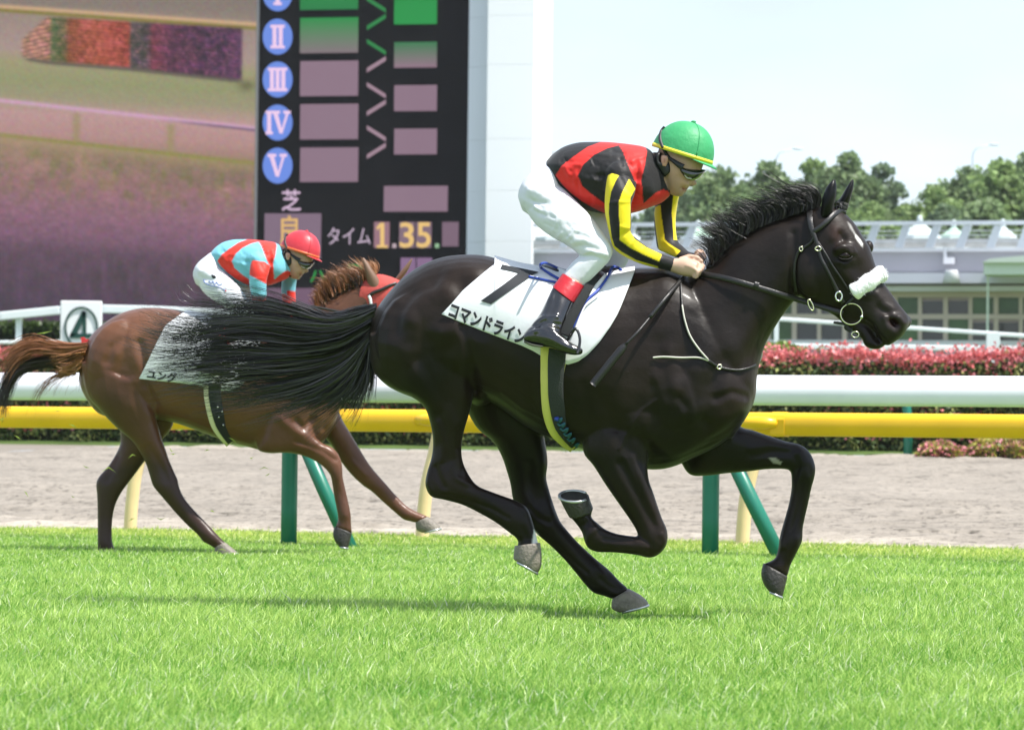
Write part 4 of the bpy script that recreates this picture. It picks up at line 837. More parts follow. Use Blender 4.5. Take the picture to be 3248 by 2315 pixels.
# ears
def ear(B, rows, off, tilt, f=cK):
    mb = MB(); loft(mb, B, st(f, rows, off, tilt), 4, 14, 2.0); return mb
coat = bpy.data.materials.new('black_coat'); coat.use_nodes = True
def coat_setup(m_, dark, warm, rough, spec, fscale=(40, 40, 40), legs=None):
    t = m_.node_tree; N = t.nodes; L = t.links; b = N['Principled BSDF']; b.inputs['Roughness'].default_value = rough; b.inputs['Specular IOR Level'].default_value = spec
    b.inputs['Coat Weight'].default_value = 0.16; b.inputs['Coat Roughness'].default_value = 0.24; b.inputs['Sheen Weight'].default_value = 0.04; b.inputs['Sheen Roughness'].default_value = 0.4
    tc = N.new('ShaderNodeTexCoord'); n1 = N.new('ShaderNodeTexNoise'); n1.inputs['Scale'].default_value = 2.2; n1.inputs['Detail'].default_value = 5; L.new(tc.outputs['Object'], n1.inputs['Vector'])
    mx = N.new('ShaderNodeMix'); mx.data_type = 'RGBA'; mx.inputs[6].default_value = (*dark, 1); mx.inputs[7].default_value = (*warm, 1)
    r = N.new('ShaderNodeMapRange'); r.inputs[1].default_value = 0.35; r.inputs[2].default_value = 0.7; L.new(n1.outputs['Fac'], r.inputs[0]); L.new(r.outputs[0], mx.inputs[0])
    a = N.new('ShaderNodeAttribute'); a.attribute_name = 'mark'; m2 = N.new('ShaderNodeMix'); m2.data_type = 'RGBA'
    L.new(a.outputs['Color'], m2.inputs[7]); L.new(mx.outputs[2], m2.inputs[6]); L.new(a.outputs['Alpha'], m2.inputs[0]); L.new(m2.outputs[2], b.inputs['Base Color'])
    n2 = N.new('ShaderNodeTexNoise'); n2.inputs['Scale'].default_value = 1; n2.inputs['Detail'].default_value = 4
    mp = N.new('ShaderNodeMapping'); mp.inputs['Scale'].default_value = (60, 160, 190); L.new(tc.outputs['Object'], mp.inputs[0]); L.new(mp.outputs[0], n2.inputs['Vector'])
    n3 = N.new('ShaderNodeTexNoise'); n3.inputs['Scale'].default_value = 9; n3.inputs['Detail'].default_value = 3; L.new(tc.outputs['Object'], n3.inputs['Vector'])
    b1 = N.new('ShaderNodeBump'); b1.inputs['Strength'].default_value = 0.22; b1.inputs['Distance'].default_value = 0.004; L.new(n2.outputs['Fac'], b1.inputs['Height'])
    b2 = N.new('ShaderNodeBump'); b2.inputs['Strength'].default_value = 0.35; b2.inputs['Distance'].default_value = 0.02; L.new(n3.outputs['Fac'], b2.inputs['Height']); L.new(b1.outputs[0], b2.inputs['Normal']); L.new(b2.outputs[0], b.inputs['Normal'])
    rr = N.new('ShaderNodeMapRange'); rr.inputs[3].default_value = rough-0.06; rr.inputs[4].default_value = rough+0.12; L.new(n3.outputs['Fac'], rr.inputs[0]); L.new(rr.outputs[0], b.inputs['Roughness'])
coat_setup(coat, (0.0062, 0.0044, 0.0034), (0.019, 0.0112, 0.0072), 0.45, 0.14)
def marks(me, items):
    co = coords(me); px, py = proj(co); P = np.stack([px, py], 1); C = np.zeros((len(co), 4))
    for poly, soft, rgb, a in items:
        k = np.clip(sdf(P, poly)/soft+0.5, 0, 1)*a; C[:, :3] = C[:, :3]*(1-k[:, None]) + np.array(rgb)*k[:, None]; C[:, 3] = C[:, 3]+(1-C[:, 3])*k
    w_ = C[:, 3:4]; C[:, :3] = np.where(w_ > 1e-4, C[:, :3]/np.maximum(w_, 1e-4), 0); set_col(me, C, 'mark')
marks(horse_me, [
    (g(cK, (1010, 1010), (1065, 1065), (1185, 1235), (1270, 1340), (1270, 1480), (1080, 1600), (960, 1480), (900, 1300)), 70, (0.026, 0.020, 0.0175), 0.75), (g(cK, (700, 500), (800, 560), (930, 800), (960, 900), (850, 900), (720, 640)), 50, (0.022, 0.0155, 0.012), 0.7),  # brown sheen and highlights of muzzle and nose bridge put into colour
    (g(cK, (765, 555), (790, 580), (825, 620), (848, 660), (842, 690), (812, 650), (792, 625), (778, 600)), 4, (0.72, 0.70, 0.67), 0.9),
    (g(cK, (700, 450), (735, 480), (775, 560), (760, 560), (725, 510)), 5, (0.5, 0.48, 0.46), 0.55),
    (g(cK, (1095, 1345), (1150, 1350), (1200, 1400), (1190, 1450), (1130, 1440), (1090, 1400)), 9, (0.012, 0.003, 0.0025), 1.0),
    (g(cK, (560, 500), (600, 480), (640, 560), (600, 640), (560, 600)), 30, (0.035, 0.015, 0.010), 0.8),
    (g(cE, (1595, 435), (1640, 432), (1690, 465), (1680, 485), (1630, 475)), 4, (0.30, 0.28, 0.24), 0.9),
    (g(cD, (960, 930), (990, 960), (1010, 1060), (965, 1068), (945, 1050)), 6, (0.7, 0.7, 0.7), 1.0)])
h1c = H1.P(1750, 1960, 0); h1c[2] = 0.0
h1 = empty('horse', h1c, 'near black racehorse at full gallop with flying tail and white sheepskin noseband', 'horse')
o = link_mesh('body', horse_me, coat, h1); 
for rows, off, tl_ in (([(440, 420, 560, 400, .025), (455, 330, 575, 300, .034), (468, 235, 598, 200, .035), (502, 140, 600, 115, .026), (545, 85, 592, 75, .014), (572, 60, 584, 58, .004)], -.055, (8, 0)), ([(585, 320, 700, 350, .022), (600, 275, 715, 290, .03), (640, 225, 738, 215, .03), (690, 140, 757, 140, .022), (728, 82, 762, 90, .012), (748, 58, 756, 58, .004)], .06, (6, 0))):
    e_ = ear(H1, rows, off, tl_); me = e_.mesh('ear'); co = coords(me); px, py = proj(co); nr = normals(me)
    # hollow of the ear shell, opening forwards
    rr = st(cK, rows); cx = np.interp(py, rr[::-1, 1], ((rr[:, 0]+rr[:, 2])/2)[::-1]); hw_ = np.interp(py, rr[::-1, 1], ((rr[:, 2]-rr[:, 0])/2)[::-1])
    k = np.clip(1-((px-cx-hw_*0.15)/(hw_*0.7+1e-6))**2, 0, 1)*(nr[:, 1] < 0); co[:, 1] += 0.022*k*np.clip(hw_/20, 0, 1); me.vertices.foreach_set('co', co.astype(np.float32).ravel())
    link_mesh('ear', me, coat, h1)
eyem = mat('horse_eye', (0.010, 0.005, 0.003), 0.10, 0.3); lidm = mat('eye_lid', (0.007, 0.006, 0.005), 0.55, 0.2)
def horse_eye(B, body_bvh, f, x, y, par, r_=0.0205):
    c = f((x, y))[0]; h_ = hit(body_bvh, c[0], c[1]); P = h_[0]+np.array((0, r_*0.12, 0)); mb = MB(); mb.ell(P, (r_*1.15, r_*0.8, r_*0.85), 14, 10); ey = mb.build('eye', eyem, par, True)
    for s_, z0 in ((1, 0.9), (-1, -0.8)):
        mb = MB(); Q = [P+np.array((r_*1.5*math.cos(a), -r_*0.62*math.sin(a), s_*r_*(0.98 if s_ > 0 else 0.9)*math.sin(a)+r_*0.12)) for a in np.linspace(0.05, math.pi-0.05, 12)]; mb.tube(Q, [0.002]+[0.0034]*10+[0.002], 6); mb.build('eyelid', lidm, ey, True)
bv1 = bvh_of(horse_me)
# bvh works in world space: the body mesh has been moved to its base, so rebuild from world coordinates
def world_bvh(*objs):
    V = []; F = []
    for o_ in objs:
        b = len(V); off_ = vec(o_); V += [tuple(v) for v in coords(o_.data)+off_]; F += [tuple(i+b for i in p.vertices) for p in o_.data.polygons]
    return BVHTree.FromPolygons(V, F)
body1 = o; bv1 = world_bvh(body1); horse_eye(H1, bv1, cK, 678, 772, h1)
m = MB(); blob(H1, cK, 1005, 1588, 30, 12, .018, 0.0, 35, m); m.build('mouth_foam', mat('grass_stained_foam', (0.42, 0.42, 0.16), 0.4), h1, True)
hoofm = mat('hoof_horn', (0.19, 0.165, 0.135), 0.5, 0.4, var=0.35, vscale=30, bump=0.3, bscale=90); hoofd = mat('dark_hoof_horn', (0.035, 0.032, 0.028), 0.45, 0.4, var=0.3, vscale=30, bump=0.3, bscale=90)
shoem = mat('horseshoe_metal', (0.55, 0.56, 0.57), 0.35, 0.5, metal=0.8); solem = mat('hoof_sole', (0.03, 0.028, 0.022), 0.9, var=0.4, vscale=60)
def hoof(B, f, rows, off, par, m_, tilt=(0, 0), heel_right=False):
    R = st(f, rows, off, tilt); mb = MB(); loft(mb, B, R, 3, 20, 2.3); ho = mb.build('hoof', m_, par, True)
    r = R[-1]; c = (r[0:2]+r[2:4])/2; h = (r[2:4]-r[0:2])/2; a0 = 0 if not heel_right else math.pi
    # the shoe: an open ring round the sole, a few millimetres proud
    ax = R[-1][0:2]+R[-1][2:4]-R[-2][0:2]-R[-2][2:4]; ax = ax/2/(np.linalg.norm(ax/2)+1e-9)*1.5
    P = []
    for a in np.linspace(-2.5, 2.5, 24):
        ca, sa = math.cos(a+a0), math.sin(a); q = c+h*ca*0.97+r[6:8]*sa*0.97+ax; P.append(B.P(q[0], q[1], r[5]+sa*r[4]*0.95))
    mb = MB(); mb.tube(P, 0.0062, 6); mb.build('horseshoe', shoem, ho, True)
    mb = MB(); mb.v = [tuple(B.P(*(c+h*math.cos(a)*0.9+r[6:8]*math.sin(a)*0.9+ax*0.8), r[5]+math.sin(a)*r[4]*0.88)) for a in np.linspace(0, 2*math.pi, 20, endpoint=False)]; mb.f = [tuple(range(20))]; mb.build('sole', solem, ho)
    return ho
hoof(H1, cD, [(828, 1040, 1003, 1018, .046), (822, 1088, 1013, 1100, .054), (820, 1128, 1010, 1180, .056), (832, 1142, 985, 1230, .054)], HR, h1, hoofm)
hoof(H1, cD, [(1500, 1398, 1610, 1334, .044), (1493, 1440, 1690, 1376, .054), (1498, 1474, 1738, 1420, .058), (1545, 1497, 1747, 1446, .058)], HF, h1, hoofm, (0, -6))
hoof(H1, cD, [(1198, 830, 1366, 782, .044), (1165, 770, 1352, 745, .052), (1132, 702, 1340, 706, .057)], FR, h1, hoofd, (0, -40), True)
hoof(H1, cE, [(1562, 1158, 1728, 1250, .044), (1546, 1228, 1716, 1300, .054), (1562, 1300, 1704, 1350, .056), (1600, 1352, 1690, 1396, .05)], FF, h1, hoofd)
# ---- hair
hairm = mat('black_hair', (0.012, 0.0105, 0.0095), 0.26, 0.9)
def strands(name, B, guides, n, off, spread, rad, m_, par, jitter=10, seg=14, trim=0.35, seed=0, lockw=0.14, wav=5.0, fray=1.0, per=22):
    """hair: every strand runs between two neighbouring guide lines (photo px), thinning to its tip"""
    r = np.random.default_rng(seed); Gd = np.stack([resample(cr(np.array(q, float), 6), seg) for q in guides]); k = len(Gd); tt_ = np.linspace(0, 1, seg)
    V = []; F = []; nb = 0; tw_ = r.random(n)*6.28; tr_ = r.normal(0, 3.0, n)
    lock = r.random(max(6, n//per))*(k-1); ln = len(lock); lp = r.normal(0, 1, (ln, 4))
    for i in range(n):
        li = r.integers(0, ln); ul = lock[li]; u = np.clip(ul+r.normal(0, lockw), 0, k-1.001) if r.random() < 0.85 else r.random()*(k-1); a = int(u); f_ = u-a
        P = Gd[a]*(1-f_)+Gd[a+1]*f_; al = min(int(ul), k-2); fl = ul-al; PL = Gd[al]*(1-fl)+Gd[al+1]*fl; cv = (0.75*tt_**1.5)[:, None]*(abs(u-ul) < 0.6); P = P*(1-cv)+PL*cv
        L_ = (1-trim*abs(lp[li, 3])/2.2)*(1-0.30*r.random()**2) if r.random() < 0.8 else 1-0.75*r.random(); L_ = max(L_, 0.3); d_ = off+r.normal(0, spread)
        T = np.clip(tt_*L_, 0, 1); P = np.stack([np.interp(T, tt_, P[:, c]) for c in (0, 1)], 1)
        ph, am = r.random()*6.28, wav*r.random(); nx_ = np.gradient(P, axis=0); nx_ = np.stack([-nx_[:, 1], nx_[:, 0]], 1); nx_ /= np.linalg.norm(nx_, axis=1)[:, None]+1e-9
        P = P + nx_*((am*np.sin(ph+T*(4+4*r.random()))*T + (r.normal(0, jitter)*0.75+lp[li, 0]*jitter*1.3)*T**1.4*fray + lp[li, 2]*wav*np.sin(lp[li, 3]*3+T*4.5)*T + r.normal(0, 3))[:, None])
        R_ = rad*(0.6+0.8*r.random()); dd = d_+(lp[li, 1]*0.6+r.normal(0, 0.6))*spread*T
        for j in range(seg):
            w_ = B.P(P[j, 0], P[j, 1], dd[j]); rj = R_*(1-T[j]/L_*0.8) if L_ > 0 else R_; tn = nx_[j]; fi = tw_[i]+tr_[i]*T[j]; ca, sa = math.cos(fi)*rj*1.25, math.sin(fi)*rj*1.25; ca = math.copysign(max(abs(ca), rj*0.45), ca); A_ = np.array((tn[0]*ca, sa, -tn[1]*ca)); B_ = np.array((tn[0]*-sa, ca, tn[1]*sa))*0.45
            V += [tuple(w_+A_), tuple(w_+B_), tuple(w_-A_)]
        for j in range(seg-1):
            b = nb+j*3
            F += [(b, b+1, b+4, b+3), (b+1, b+2, b+5, b+4)]
        nb += seg*3
    me = mesh_np(name, np.array(V), np.array(F)); return link_mesh(name, me, m_, par, smooth=True)
tg_ = [g(cT, (2140, 300), (1960, 325), (1780, 390), (1600, 340), (1300, 230), (1000, 160), (760, 130)), g(cT, (2130, 330), (1900, 420), (1600, 410), (1200, 330), (800, 310), (450, 210)), g(cT, (2120, 360), (1900, 455), (1700, 490), (1400, 450), (1000, 440), (600, 470), (150, 370)),
    g(cT, (2100, 400), (1850, 530), (1500, 560), (1150, 500), (800, 540), (450, 590), (60, 410)), g(cT, (2095, 430), (1820, 580), (1450, 640), (1100, 590), (750, 620), (400, 660), (160, 600)), g(cT, (2090, 460), (1800, 610), (1300, 650), (800, 670), (200, 690)),
    g(cT, (2085, 490), (1800, 680), (1300, 740), (800, 770), (180, 860)), g(cT, (2080, 520), (1830, 730), (1450, 830), (900, 870), (280, 910)), g(cT, (2075, 550), (1850, 770), (1500, 900), (1000, 960), (420, 970)),
    g(cT, (2075, 570), (1880, 800), (1600, 950), (1150, 1030), (580, 1050)), g(cT, (2075, 590), (1930, 820), (1720, 990), (1450, 1090), (1130, 1115)), g(cT, (2078, 610), (1960, 830), (1830, 990), (1640, 1100), (1420, 1150)),
    g(cT, (2082, 630), (2000, 830), (1930, 980), (1800, 1090), (1630, 1150))]
strands('tail', H1, tg_[2:], 3300, 0.0, 0.045, 0.0013, hairm, h1, 26, 15, 0.42, 2, 0.22, 13, 1.0, 48)
strands('tail', H1, tg_[:3], 520, 0.0, 0.045, 0.0012, hairm, h1, 20, 15, 0.55, 21, 0.16, 13, 1.0, 26)
lg_ = [g(cT, (2080, 560), (1990, 760), (1940, 920), (1840, 1060), (1700, 1150)), g(cT, (2084, 600), (2040, 800), (2000, 950), (1900, 1080), (1790, 1160)), g(cT, (2088, 640), (2080, 800), (2050, 950), (1990, 1090), (1890, 1250)), g(cT, (2095, 660), (2110, 800), (2105, 900), (2080, 1000), (2040, 1080))]
strands('tail', H1, lg_, 760, -0.02, 0.03, 0.0014, hairm, h1, 17, 13, 0.5, 3, 0.14, 8, 1.0, 34)
wis = [g(cT, (1900, 440), (1500, 330), (1100, 230), (800, 240), (640, 190), (570, 90)), g(cT, (1800, 430), (1300, 300), (900, 300), (640, 330), (520, 280), (500, 130)), g(cT, (1700, 430), (1200, 340), (800, 360), (560, 340), (430, 260), (440, 130)), g(cT, (1700, 460), (1200, 430), (700, 470), (400, 520), (250, 540), (160, 400))]
strands('tail', H1, wis, 330, 0.0, 0.04, 0.0010, hairm, h1, 22, 16, 0.5, 4)
dock = MB(); loft(dock, H1, st(cT, [(2070, 560, 2150, 330, .05), (2010, 560, 2060, 370, .05), (1930, 560, 1960, 420, .045), (1820, 600, 1850, 480, .035), (1700, 620, 1720, 530, .02)]), 4, 14); dock.build('tail_dock', hairm, h1, True)
manem = mat('black_mane', (0.012, 0.0105, 0.0095), 0.38, 0.45)
mroot = [(392, 585), (430, 545), (470, 495), (520, 450), (570, 412), (620, 380), (680, 352), (740, 326), (800, 304), (860, 285), (915, 268), (965, 255)]
mg_ = [g(cB, (x, y), (x-14, y-62), (x-55, y-112), (x-120, y-150)) if x < 560 else g(cB, (x, y), (x+6, y-60), (x-40, y-112+max(0, x-800)*0.16), (x-160, y-118+max(0, x-800)*0.2)) for x, y in mroot]
strands('mane', H1, mg_, 1900, 0.0, 0.026, 0.0012, manem, h1, 17, 12, 0.55, 5, 0.16, 4, 1.0, 34)
mg2 = [g(cB, (400, 580), (430, 500), (490, 440), (430, 390), (330, 350)), g(cB, (470, 490), (520, 400), (480, 350), (400, 300)), g(cB, (600, 390), (640, 330), (590, 260), (500, 280)), g(cB, (760, 320), (770, 270), (700, 230), (580, 250)), g(cB, (900, 275), (900, 245), (850, 215), (740, 220)), g(cB, (980, 260), (960, 230), (900, 215), (800, 230))]
strands('mane', H1, mg2, 1000, -0.01, 0.024, 0.0012, manem, h1, 16, 12, 0.45, 6, 0.16, 5, 1.0, 34)
mg3 = [g(cB, (520, 450), (470, 400), (400, 400), (320, 345)), g(cB, (480, 500), (400, 450), (350, 430), (310, 370)), g(cB, (430, 560), (380, 590), (400, 500), (350, 480)), g(cB, (650, 370), (560, 300), (470, 280), (400, 250))]
strands('mane', H1, mg3, 160, 0, 0.03, 0.0012, manem, h1, 20, 11, 0.5, 7)
fg = [g(cK, (560, 300), (620, 270), (660, 300), (690, 350)), g(cK, (580, 330), (600, 290), (640, 310), (670, 370)), g(cK, (470, 240), (450, 200), (400, 190), (330, 190))]
strands('forelock', H1, fg[:2], 70, 0, 0.02, 0.0014, hairm, h1, 6, 8, 0.4, 8)

def join_parts(root, base):
    """all strand meshes of one tail or mane become a single part"""
    kids = [c for c in root.children if c.name.split('.')[0] in (base, base+'_dock')]; keep = [c for c in kids if c.name.split('.')[0] == base][0]
    bm = bmesh.new(); mats = []
    for c in kids:
        n0 = len(bm.faces); bm.from_mesh(c.data); mt_ = c.data.materials[0]
        if mt_ not in mats: mats.append(mt_)
        bm.faces.ensure_lookup_table()
        for k in range(n0, len(bm.faces)): bm.faces[k].material_index = mats.index(mt_)
    me = bpy.data.meshes.new(base); bm.to_mesh(me); bm.free()
    for mt_ in mats: me.materials.append(mt_)
    for c in kids:
        if c is not keep: bpy.data.objects.remove(c)
    old = keep.data; keep.data = me; bpy.data.meshes.remove(old)
join_parts(h1, 'tail'); join_parts(h1, 'mane')
# ------------------------------------------------------------------ cloth, saddle, girth
cloth_w = mat('white_number_cloth', (0.70, 0.71, 0.73), 0.75, 0.2, var=0.02, vscale=6, bump=0.12, bscale=14)
ink = mat('black_print', (0.018, 0.02, 0.024), 0.6, 0.3)
class Drape:
    """cloth lying over a traced trunk: gives the near or far surface at photo point (px, py)"""
    def __init__(self, B, rows, p=2.35):
        R = cr(rows, 4); self.B = B; self.p = p; x = (R[:, 0]+R[:, 2])/2; o = np.argsort(x); self.x = x[o]; self.yt = R[o, 1]; self.yb = R[o, 3]; self.hw = R[o, 4]; self.of = R[o, 5]
    def sec(self, px): return [np.interp(px, self.x, a) for a in (self.yt, self.yb, self.hw, self.of)]
    def at(self, px, py, lift, side=-1):
        yt, yb, hw, of = self.sec(px); lp = lift*FPX/self.B.D; yc = (yt+yb)/2; hh = (yb-yt)/2+lp; v = np.clip(abs((yc-py)/hh), 0, 1)
        return self.B.P(px, max(py, yc-hh), of+side*(hw+lift)*(1-v**self.p)**(1/self.p))
def drape_cloth(name, D, f, rear, low, x0, x1, xs, m_, lift=0.012, nx=56, ny=30, parent=None):
    re = np.array(f(*rear)); lo = np.array(f(*low)); X0, X1, XS = [f((a, 0))[0][0] for a in (x0, x1, xs)]
    V = []; F = []; cols = np.unique(np.r_[np.linspace(X0+0.8, X1-0.5, nx), XS]); oo = np.argsort(re[:, 0]); ol = np.argsort(lo[:, 0])
    for side in (-1, 1):
        b = len(V)
        for i, x in enumerate(cols):
            yt, yb, hw, of = D.sec(x); lp = lift*FPX/D.B.D; yc = (yt+yb)/2; hh = (yb-yt)/2+lp
            ytop = yc-hh if x >= XS else max(np.interp(x, re[oo, 0], re[oo, 1]), yc-hh); ybot = max(np.interp(x, lo[ol, 0], lo[ol, 1]), ytop+0.5)
            e0 = np.arcsin(np.clip(((yc-ytop)/hh), -1, 1)**1 if (yc-ytop) > 0 else (yc-ytop)/hh); e1 = np.arcsin(np.clip((yc-ybot)/hh, -1, 1))
            for j in range(ny):
                a = e0+(e1-e0)*j/(ny-1); py = yc-hh*math.sin(a); rip = 0.0018*math.sin(x*0.045+py*0.02)*(j/ny)
                V.append(D.at(x, py, lift+rip, side))
        nc = len(cols)
        for i in range(nc-1):
            for j in range(ny-1):
                q = (b+i*ny+j, b+i*ny+j+1, b+(i+1)*ny+j+1, b+(i+1)*ny+j); F.append(q if side < 0 else q[::-1])
    me = mesh_py(name, V, F); bm = bmesh.new(); bm.from_mesh(me); bmesh.ops.remove_doubles(bm, verts=bm.verts, dist=0.0012); bm.to_mesh(me); bm.free()
    o_ = link_mesh(name, me, m_, parent, smooth=True); s_ = o_.modifiers.new('solid', 'SOLIDIFY'); s_.thickness = 0.004; s_.offset = -1; return o_
D1 = Drape(H1, TORSO)
cl1 = drape_cloth('saddle_cloth', D1, cA, [(487, 400), (540, 345), (600, 275), (700, 190), (762, 140)], [(487, 400), (600, 447), (700, 487), (800, 525), (900, 562), (960, 590), (1010, 620), (1080, 648), (1140, 660), (1190, 645), (1240, 610), (1300, 545), (1360, 460), (1400, 390), (1440, 290), (1484, 172)], 487, 1484, 762, cloth_w)
tag(cl1, 'white saddle cloth printed with a black 7 and katakana, on the black horse', 'saddle cloth')
def on_drape(D, P, F, lift, name, m_, par):
    V = [D.at(x, y, lift) for x, y in P]; o_ = link_mesh(name, mesh_py(name, V, F), m_, par, smooth=False); return o_
def print_polys(D, f, polys, lift, name, m_, par):
    bm = bmesh.new()
    for poly in polys: bm.faces.new([bm.verts.new((x, y, 0)) for x, y in f(*poly)])
    for _ in range(3): bmesh.ops.subdivide_edges(bm, edges=[e for e in bm.edges if e.calc_length() > 12], cuts=1, use_grid_fill=True)
    bmesh.ops.triangulate(bm, faces=bm.faces); P = [(v.co.x, v.co.y) for v in bm.verts]; bm.verts.index_update(); F = [tuple(v.index for v in fc.verts) for fc in bm.faces]; bm.free()
    return on_drape(D, P, F, lift, name, m_, par)
print_polys(D1, cA, [[(800, 144), (848, 154), (840, 176), (791, 166)], [(848, 154), (895, 163), (886, 187), (840, 176)], [(895, 163), (990, 183), (960, 196), (886, 187)], [(886, 187), (960, 196), (870, 258), (810, 246)], [(810, 246), (870, 258), (742, 349), (690, 332)]], 0.0165, 'numeral', ink, cl1)
def print_text(D, f, s_, o_, e1, e2, lift, name, par, bold, shear=0.0, adv=None):
    """each character is one printed piece; o_ lower left corner, e1 advance to the right, e2 up (crop px)"""
    n = len(s_); o_ = np.array(o_, float); e1 = np.array(e1, float); e2 = np.array(e2, float)
    for i, ch in enumerate(s_):
        V, F = text_mesh(ch, bold); a = V.min(0); b = V.max(0); V = (V-np.array((0.0, -0.08)))
        P = [tuple(f(tuple(o_+e1*((i+x*0.95)/n)+e2*y))[0]) for x, y in V]; on_drape(D, P, F, lift, name, ink, par)
print_text(D1, cA, 'コマンドライン', (514, 412), (398, 152), (24, -84), 0.0165, 'printed_character', cl1, 0.045)
sad_black = mat('saddle_leather', (0.012, 0.012, 0.014), 0.3, 0.5, bump=0.1, bscale=120); sad_blue = mat('blue_piping', (0.015, 0.05, 0.33), 0.4, 0.5); sad_white = mat('saddle_pad_white', (0.75, 0.76, 0.78), 0.5, 0.4)
web = mat('black_webbing', (0.03, 0.032, 0.033), 0.75, 0.3, bump=0.8, bscale=320); gpad = mat('yellow_girth_pad', (0.62, 0.56, 0.16), 0.8, 0.2, var=0.06, bump=0.2, bscale=60); glace = mat('teal_lacing', (0.02, 0.10, 0.16), 0.6); steelm = mat('bright_steel', (0.7, 0.7, 0.68), 0.2, 0.5, metal=1.0); brassm = mat('nickel_brass', (0.72, 0.68, 0.50), 0.25, 0.5, metal=1.0)
dg = bpy.context.evaluated_depsgraph_get()
cbv = world_bvh(cl1, body1)
sd = empty('saddle', H1.P(*cC((560, 1060))[0], 0), 'tiny black racing saddle with blue piping, yellow girth pad and dark girth', 'saddle')
m = MB(); R = st(cC, [(240, 985, 250, 1035, .05), (320, 1000, 330, 1060, .11), (420, 1025, 420, 1085, .13), (520, 1035, 520, 1100, .14), (620, 1015, 625, 1085, .12), (690, 1000, 700, 1050, .07), (745, 1015, 750, 1035, .03)]); loft(m, H1, R, 4, 20); m.build('seat', sad_black, sd, True)
def stube(mb, B, pts, r_, off=None, bvh=None, lift=0.0, sub=6, n=8):
    P = cr(np.array(pts, float), sub); Q = []
    for i, q in enumerate(P):
        if bvh is not None:
            h_ = hit(bvh, q[0], q[1]); y = h_[0][1] if h_ else (Q[-1][1] if Q else B.depth(q[0], 0)); Q.append(W(q[0], q[1], y-lift))
        else: Q.append(B.P(q[0], q[1], q[2] if len(q) > 2 else off))
    if bvh is not None:
        Q = np.array(Q); ys = Q[:, 1].copy()
        for _ in range(3): ys = np.r_[ys[0], (ys[:-2]+2*ys[1:-1]+ys[2:])/4, ys[-1]]
        Q = [W(P[i][0], P[i][1], ys[i]) for i in range(len(P))]
    return mb.tube(Q, r_, n)
m = MB(); strap(m, cbv, g(cC, (250, 1000), (300, 1015), (350, 1035), (395, 1055)), 20, 0.012, 0.004); m.build('cantle_pad', sad_white, sd, True)
m = MB(); stube(m, H1, g(cC, (395, 1048), (330, 1010), (270, 985), (235, 990), (236, 1012), (290, 1050), (350, 1085)), 0.0055, bvh=cbv, lift=0.016); m.build('piping', sad_blue, sd, True)
m = MB(); strap(m, cbv, g(cC, (155, 1070), (230, 1086), (345, 1110)), 7.5, 0.010, 0.003); m.build('rear_strap', sad_blue, sd, True)
m = MB(); strap(m, cbv, g(cC, (165, 1066), (215, 1076)), 4, 0.013, 0.003); m.build('strap_tip', sad_white, sd, True)
m = MB(); strap(m, cbv, g(cC, (670, 1010), (640, 1070), (590, 1130), (540, 1190)), [40, 44, 34, 20], 0.010, 0.004); m.build('flap', sad_black, sd, True)
m = MB(); strap(m, cbv, g(cC, (655, 1060), (600, 1130), (540, 1195)), [12, 18, 8], 0.016, 0.003); m.build('flap_lining', sad_white, sd, True)
m = MB(); stube(m, H1, g(cC, (752, 1028), (715, 1006), (690, 1020), (660, 1080), (600, 1160), (525, 1230), (480, 1310), (440, 1400)), 0.0055, bvh=cbv, lift=0.014); m.build('piping', sad_blue, sd, True)
m = MB(); stube(m, H1, g(cC, (610, 1180), (530, 1245), (490, 1320), (455, 1410)), 0.0035, bvh=cbv, lift=0.017); m.build('piping', sad_white, sd, True)
m = MB(); strap(m, cbv, g(cC, (610, 1040), (560, 1110), (495, 1220), (430, 1340), (385, 1450)), [22, 26, 30, 32, 32], 0.05, 0.004); lea = m.build('stirrup_leather', web, sd, True)
m = MB(); q = [(435, 1430, -.38), (455, 1405, -.385), (476, 1430, -.39), (486, 1480, -.40), (478, 1540, -.41), (466, 1568, -.42)]; stube(m, H1, [(*cC(p)[0][:2], p[2]) for p in q], 0.006, sub=5); stube(m, H1, [(*cC(p)[0][:2], p[2]) for p in ((455, 1405, -.385), (430, 1440, -.36), (400, 1500, -.34), (390, 1560, -.34))], 0.006); m.build('stirrup_iron', mat('stirrup_black', (0.02, 0.02, 0.022), 0.25, 0.6), lea, True)
m = MB(); strap(m, cbv, g(cA, (1062, 560), (1064, 630), (1060, 760), (1068, 900), (1098, 1000), (1172, 1092)), [80, 82, 76, 74, 66, 34], 0.004, 0.006); m.build('girth_pad', gpad, sd, True)
m = MB(); strap(m, cbv, g(cA, (1088, 560), (1081, 640), (1076, 740), (1080, 850), (1108, 980), (1182, 1090)), [56, 56, 49, 48, 44, 22], 0.012, 0.004); gi = m.build('girth', mat('grey_webbing', (0.055, 0.06, 0.058), 0.8, 0.25, bump=0.8, bscale=260), sd, True)
for k in range(6):
    x, y = 1085+k*14+k*k*0.6, 940+k*26; m = MB(); stube(m, H1, g(cA, (x-16, y-6), (x, y+8), (x+22, y-4), (x+12, y+16)), 0.005, bvh=cbv, lift=0.022, sub=4); m.build('lacing', glace, gi, True)
m = MB(); c = cA((1081, 938))[0]; stube(m, H1, [(c[0]-6, c[1]), (c[0]+6, c[1]+2)], 0.009, bvh=cbv, lift=0.026, sub=2); m.build('buckle_tab', sad_blue, gi, True)

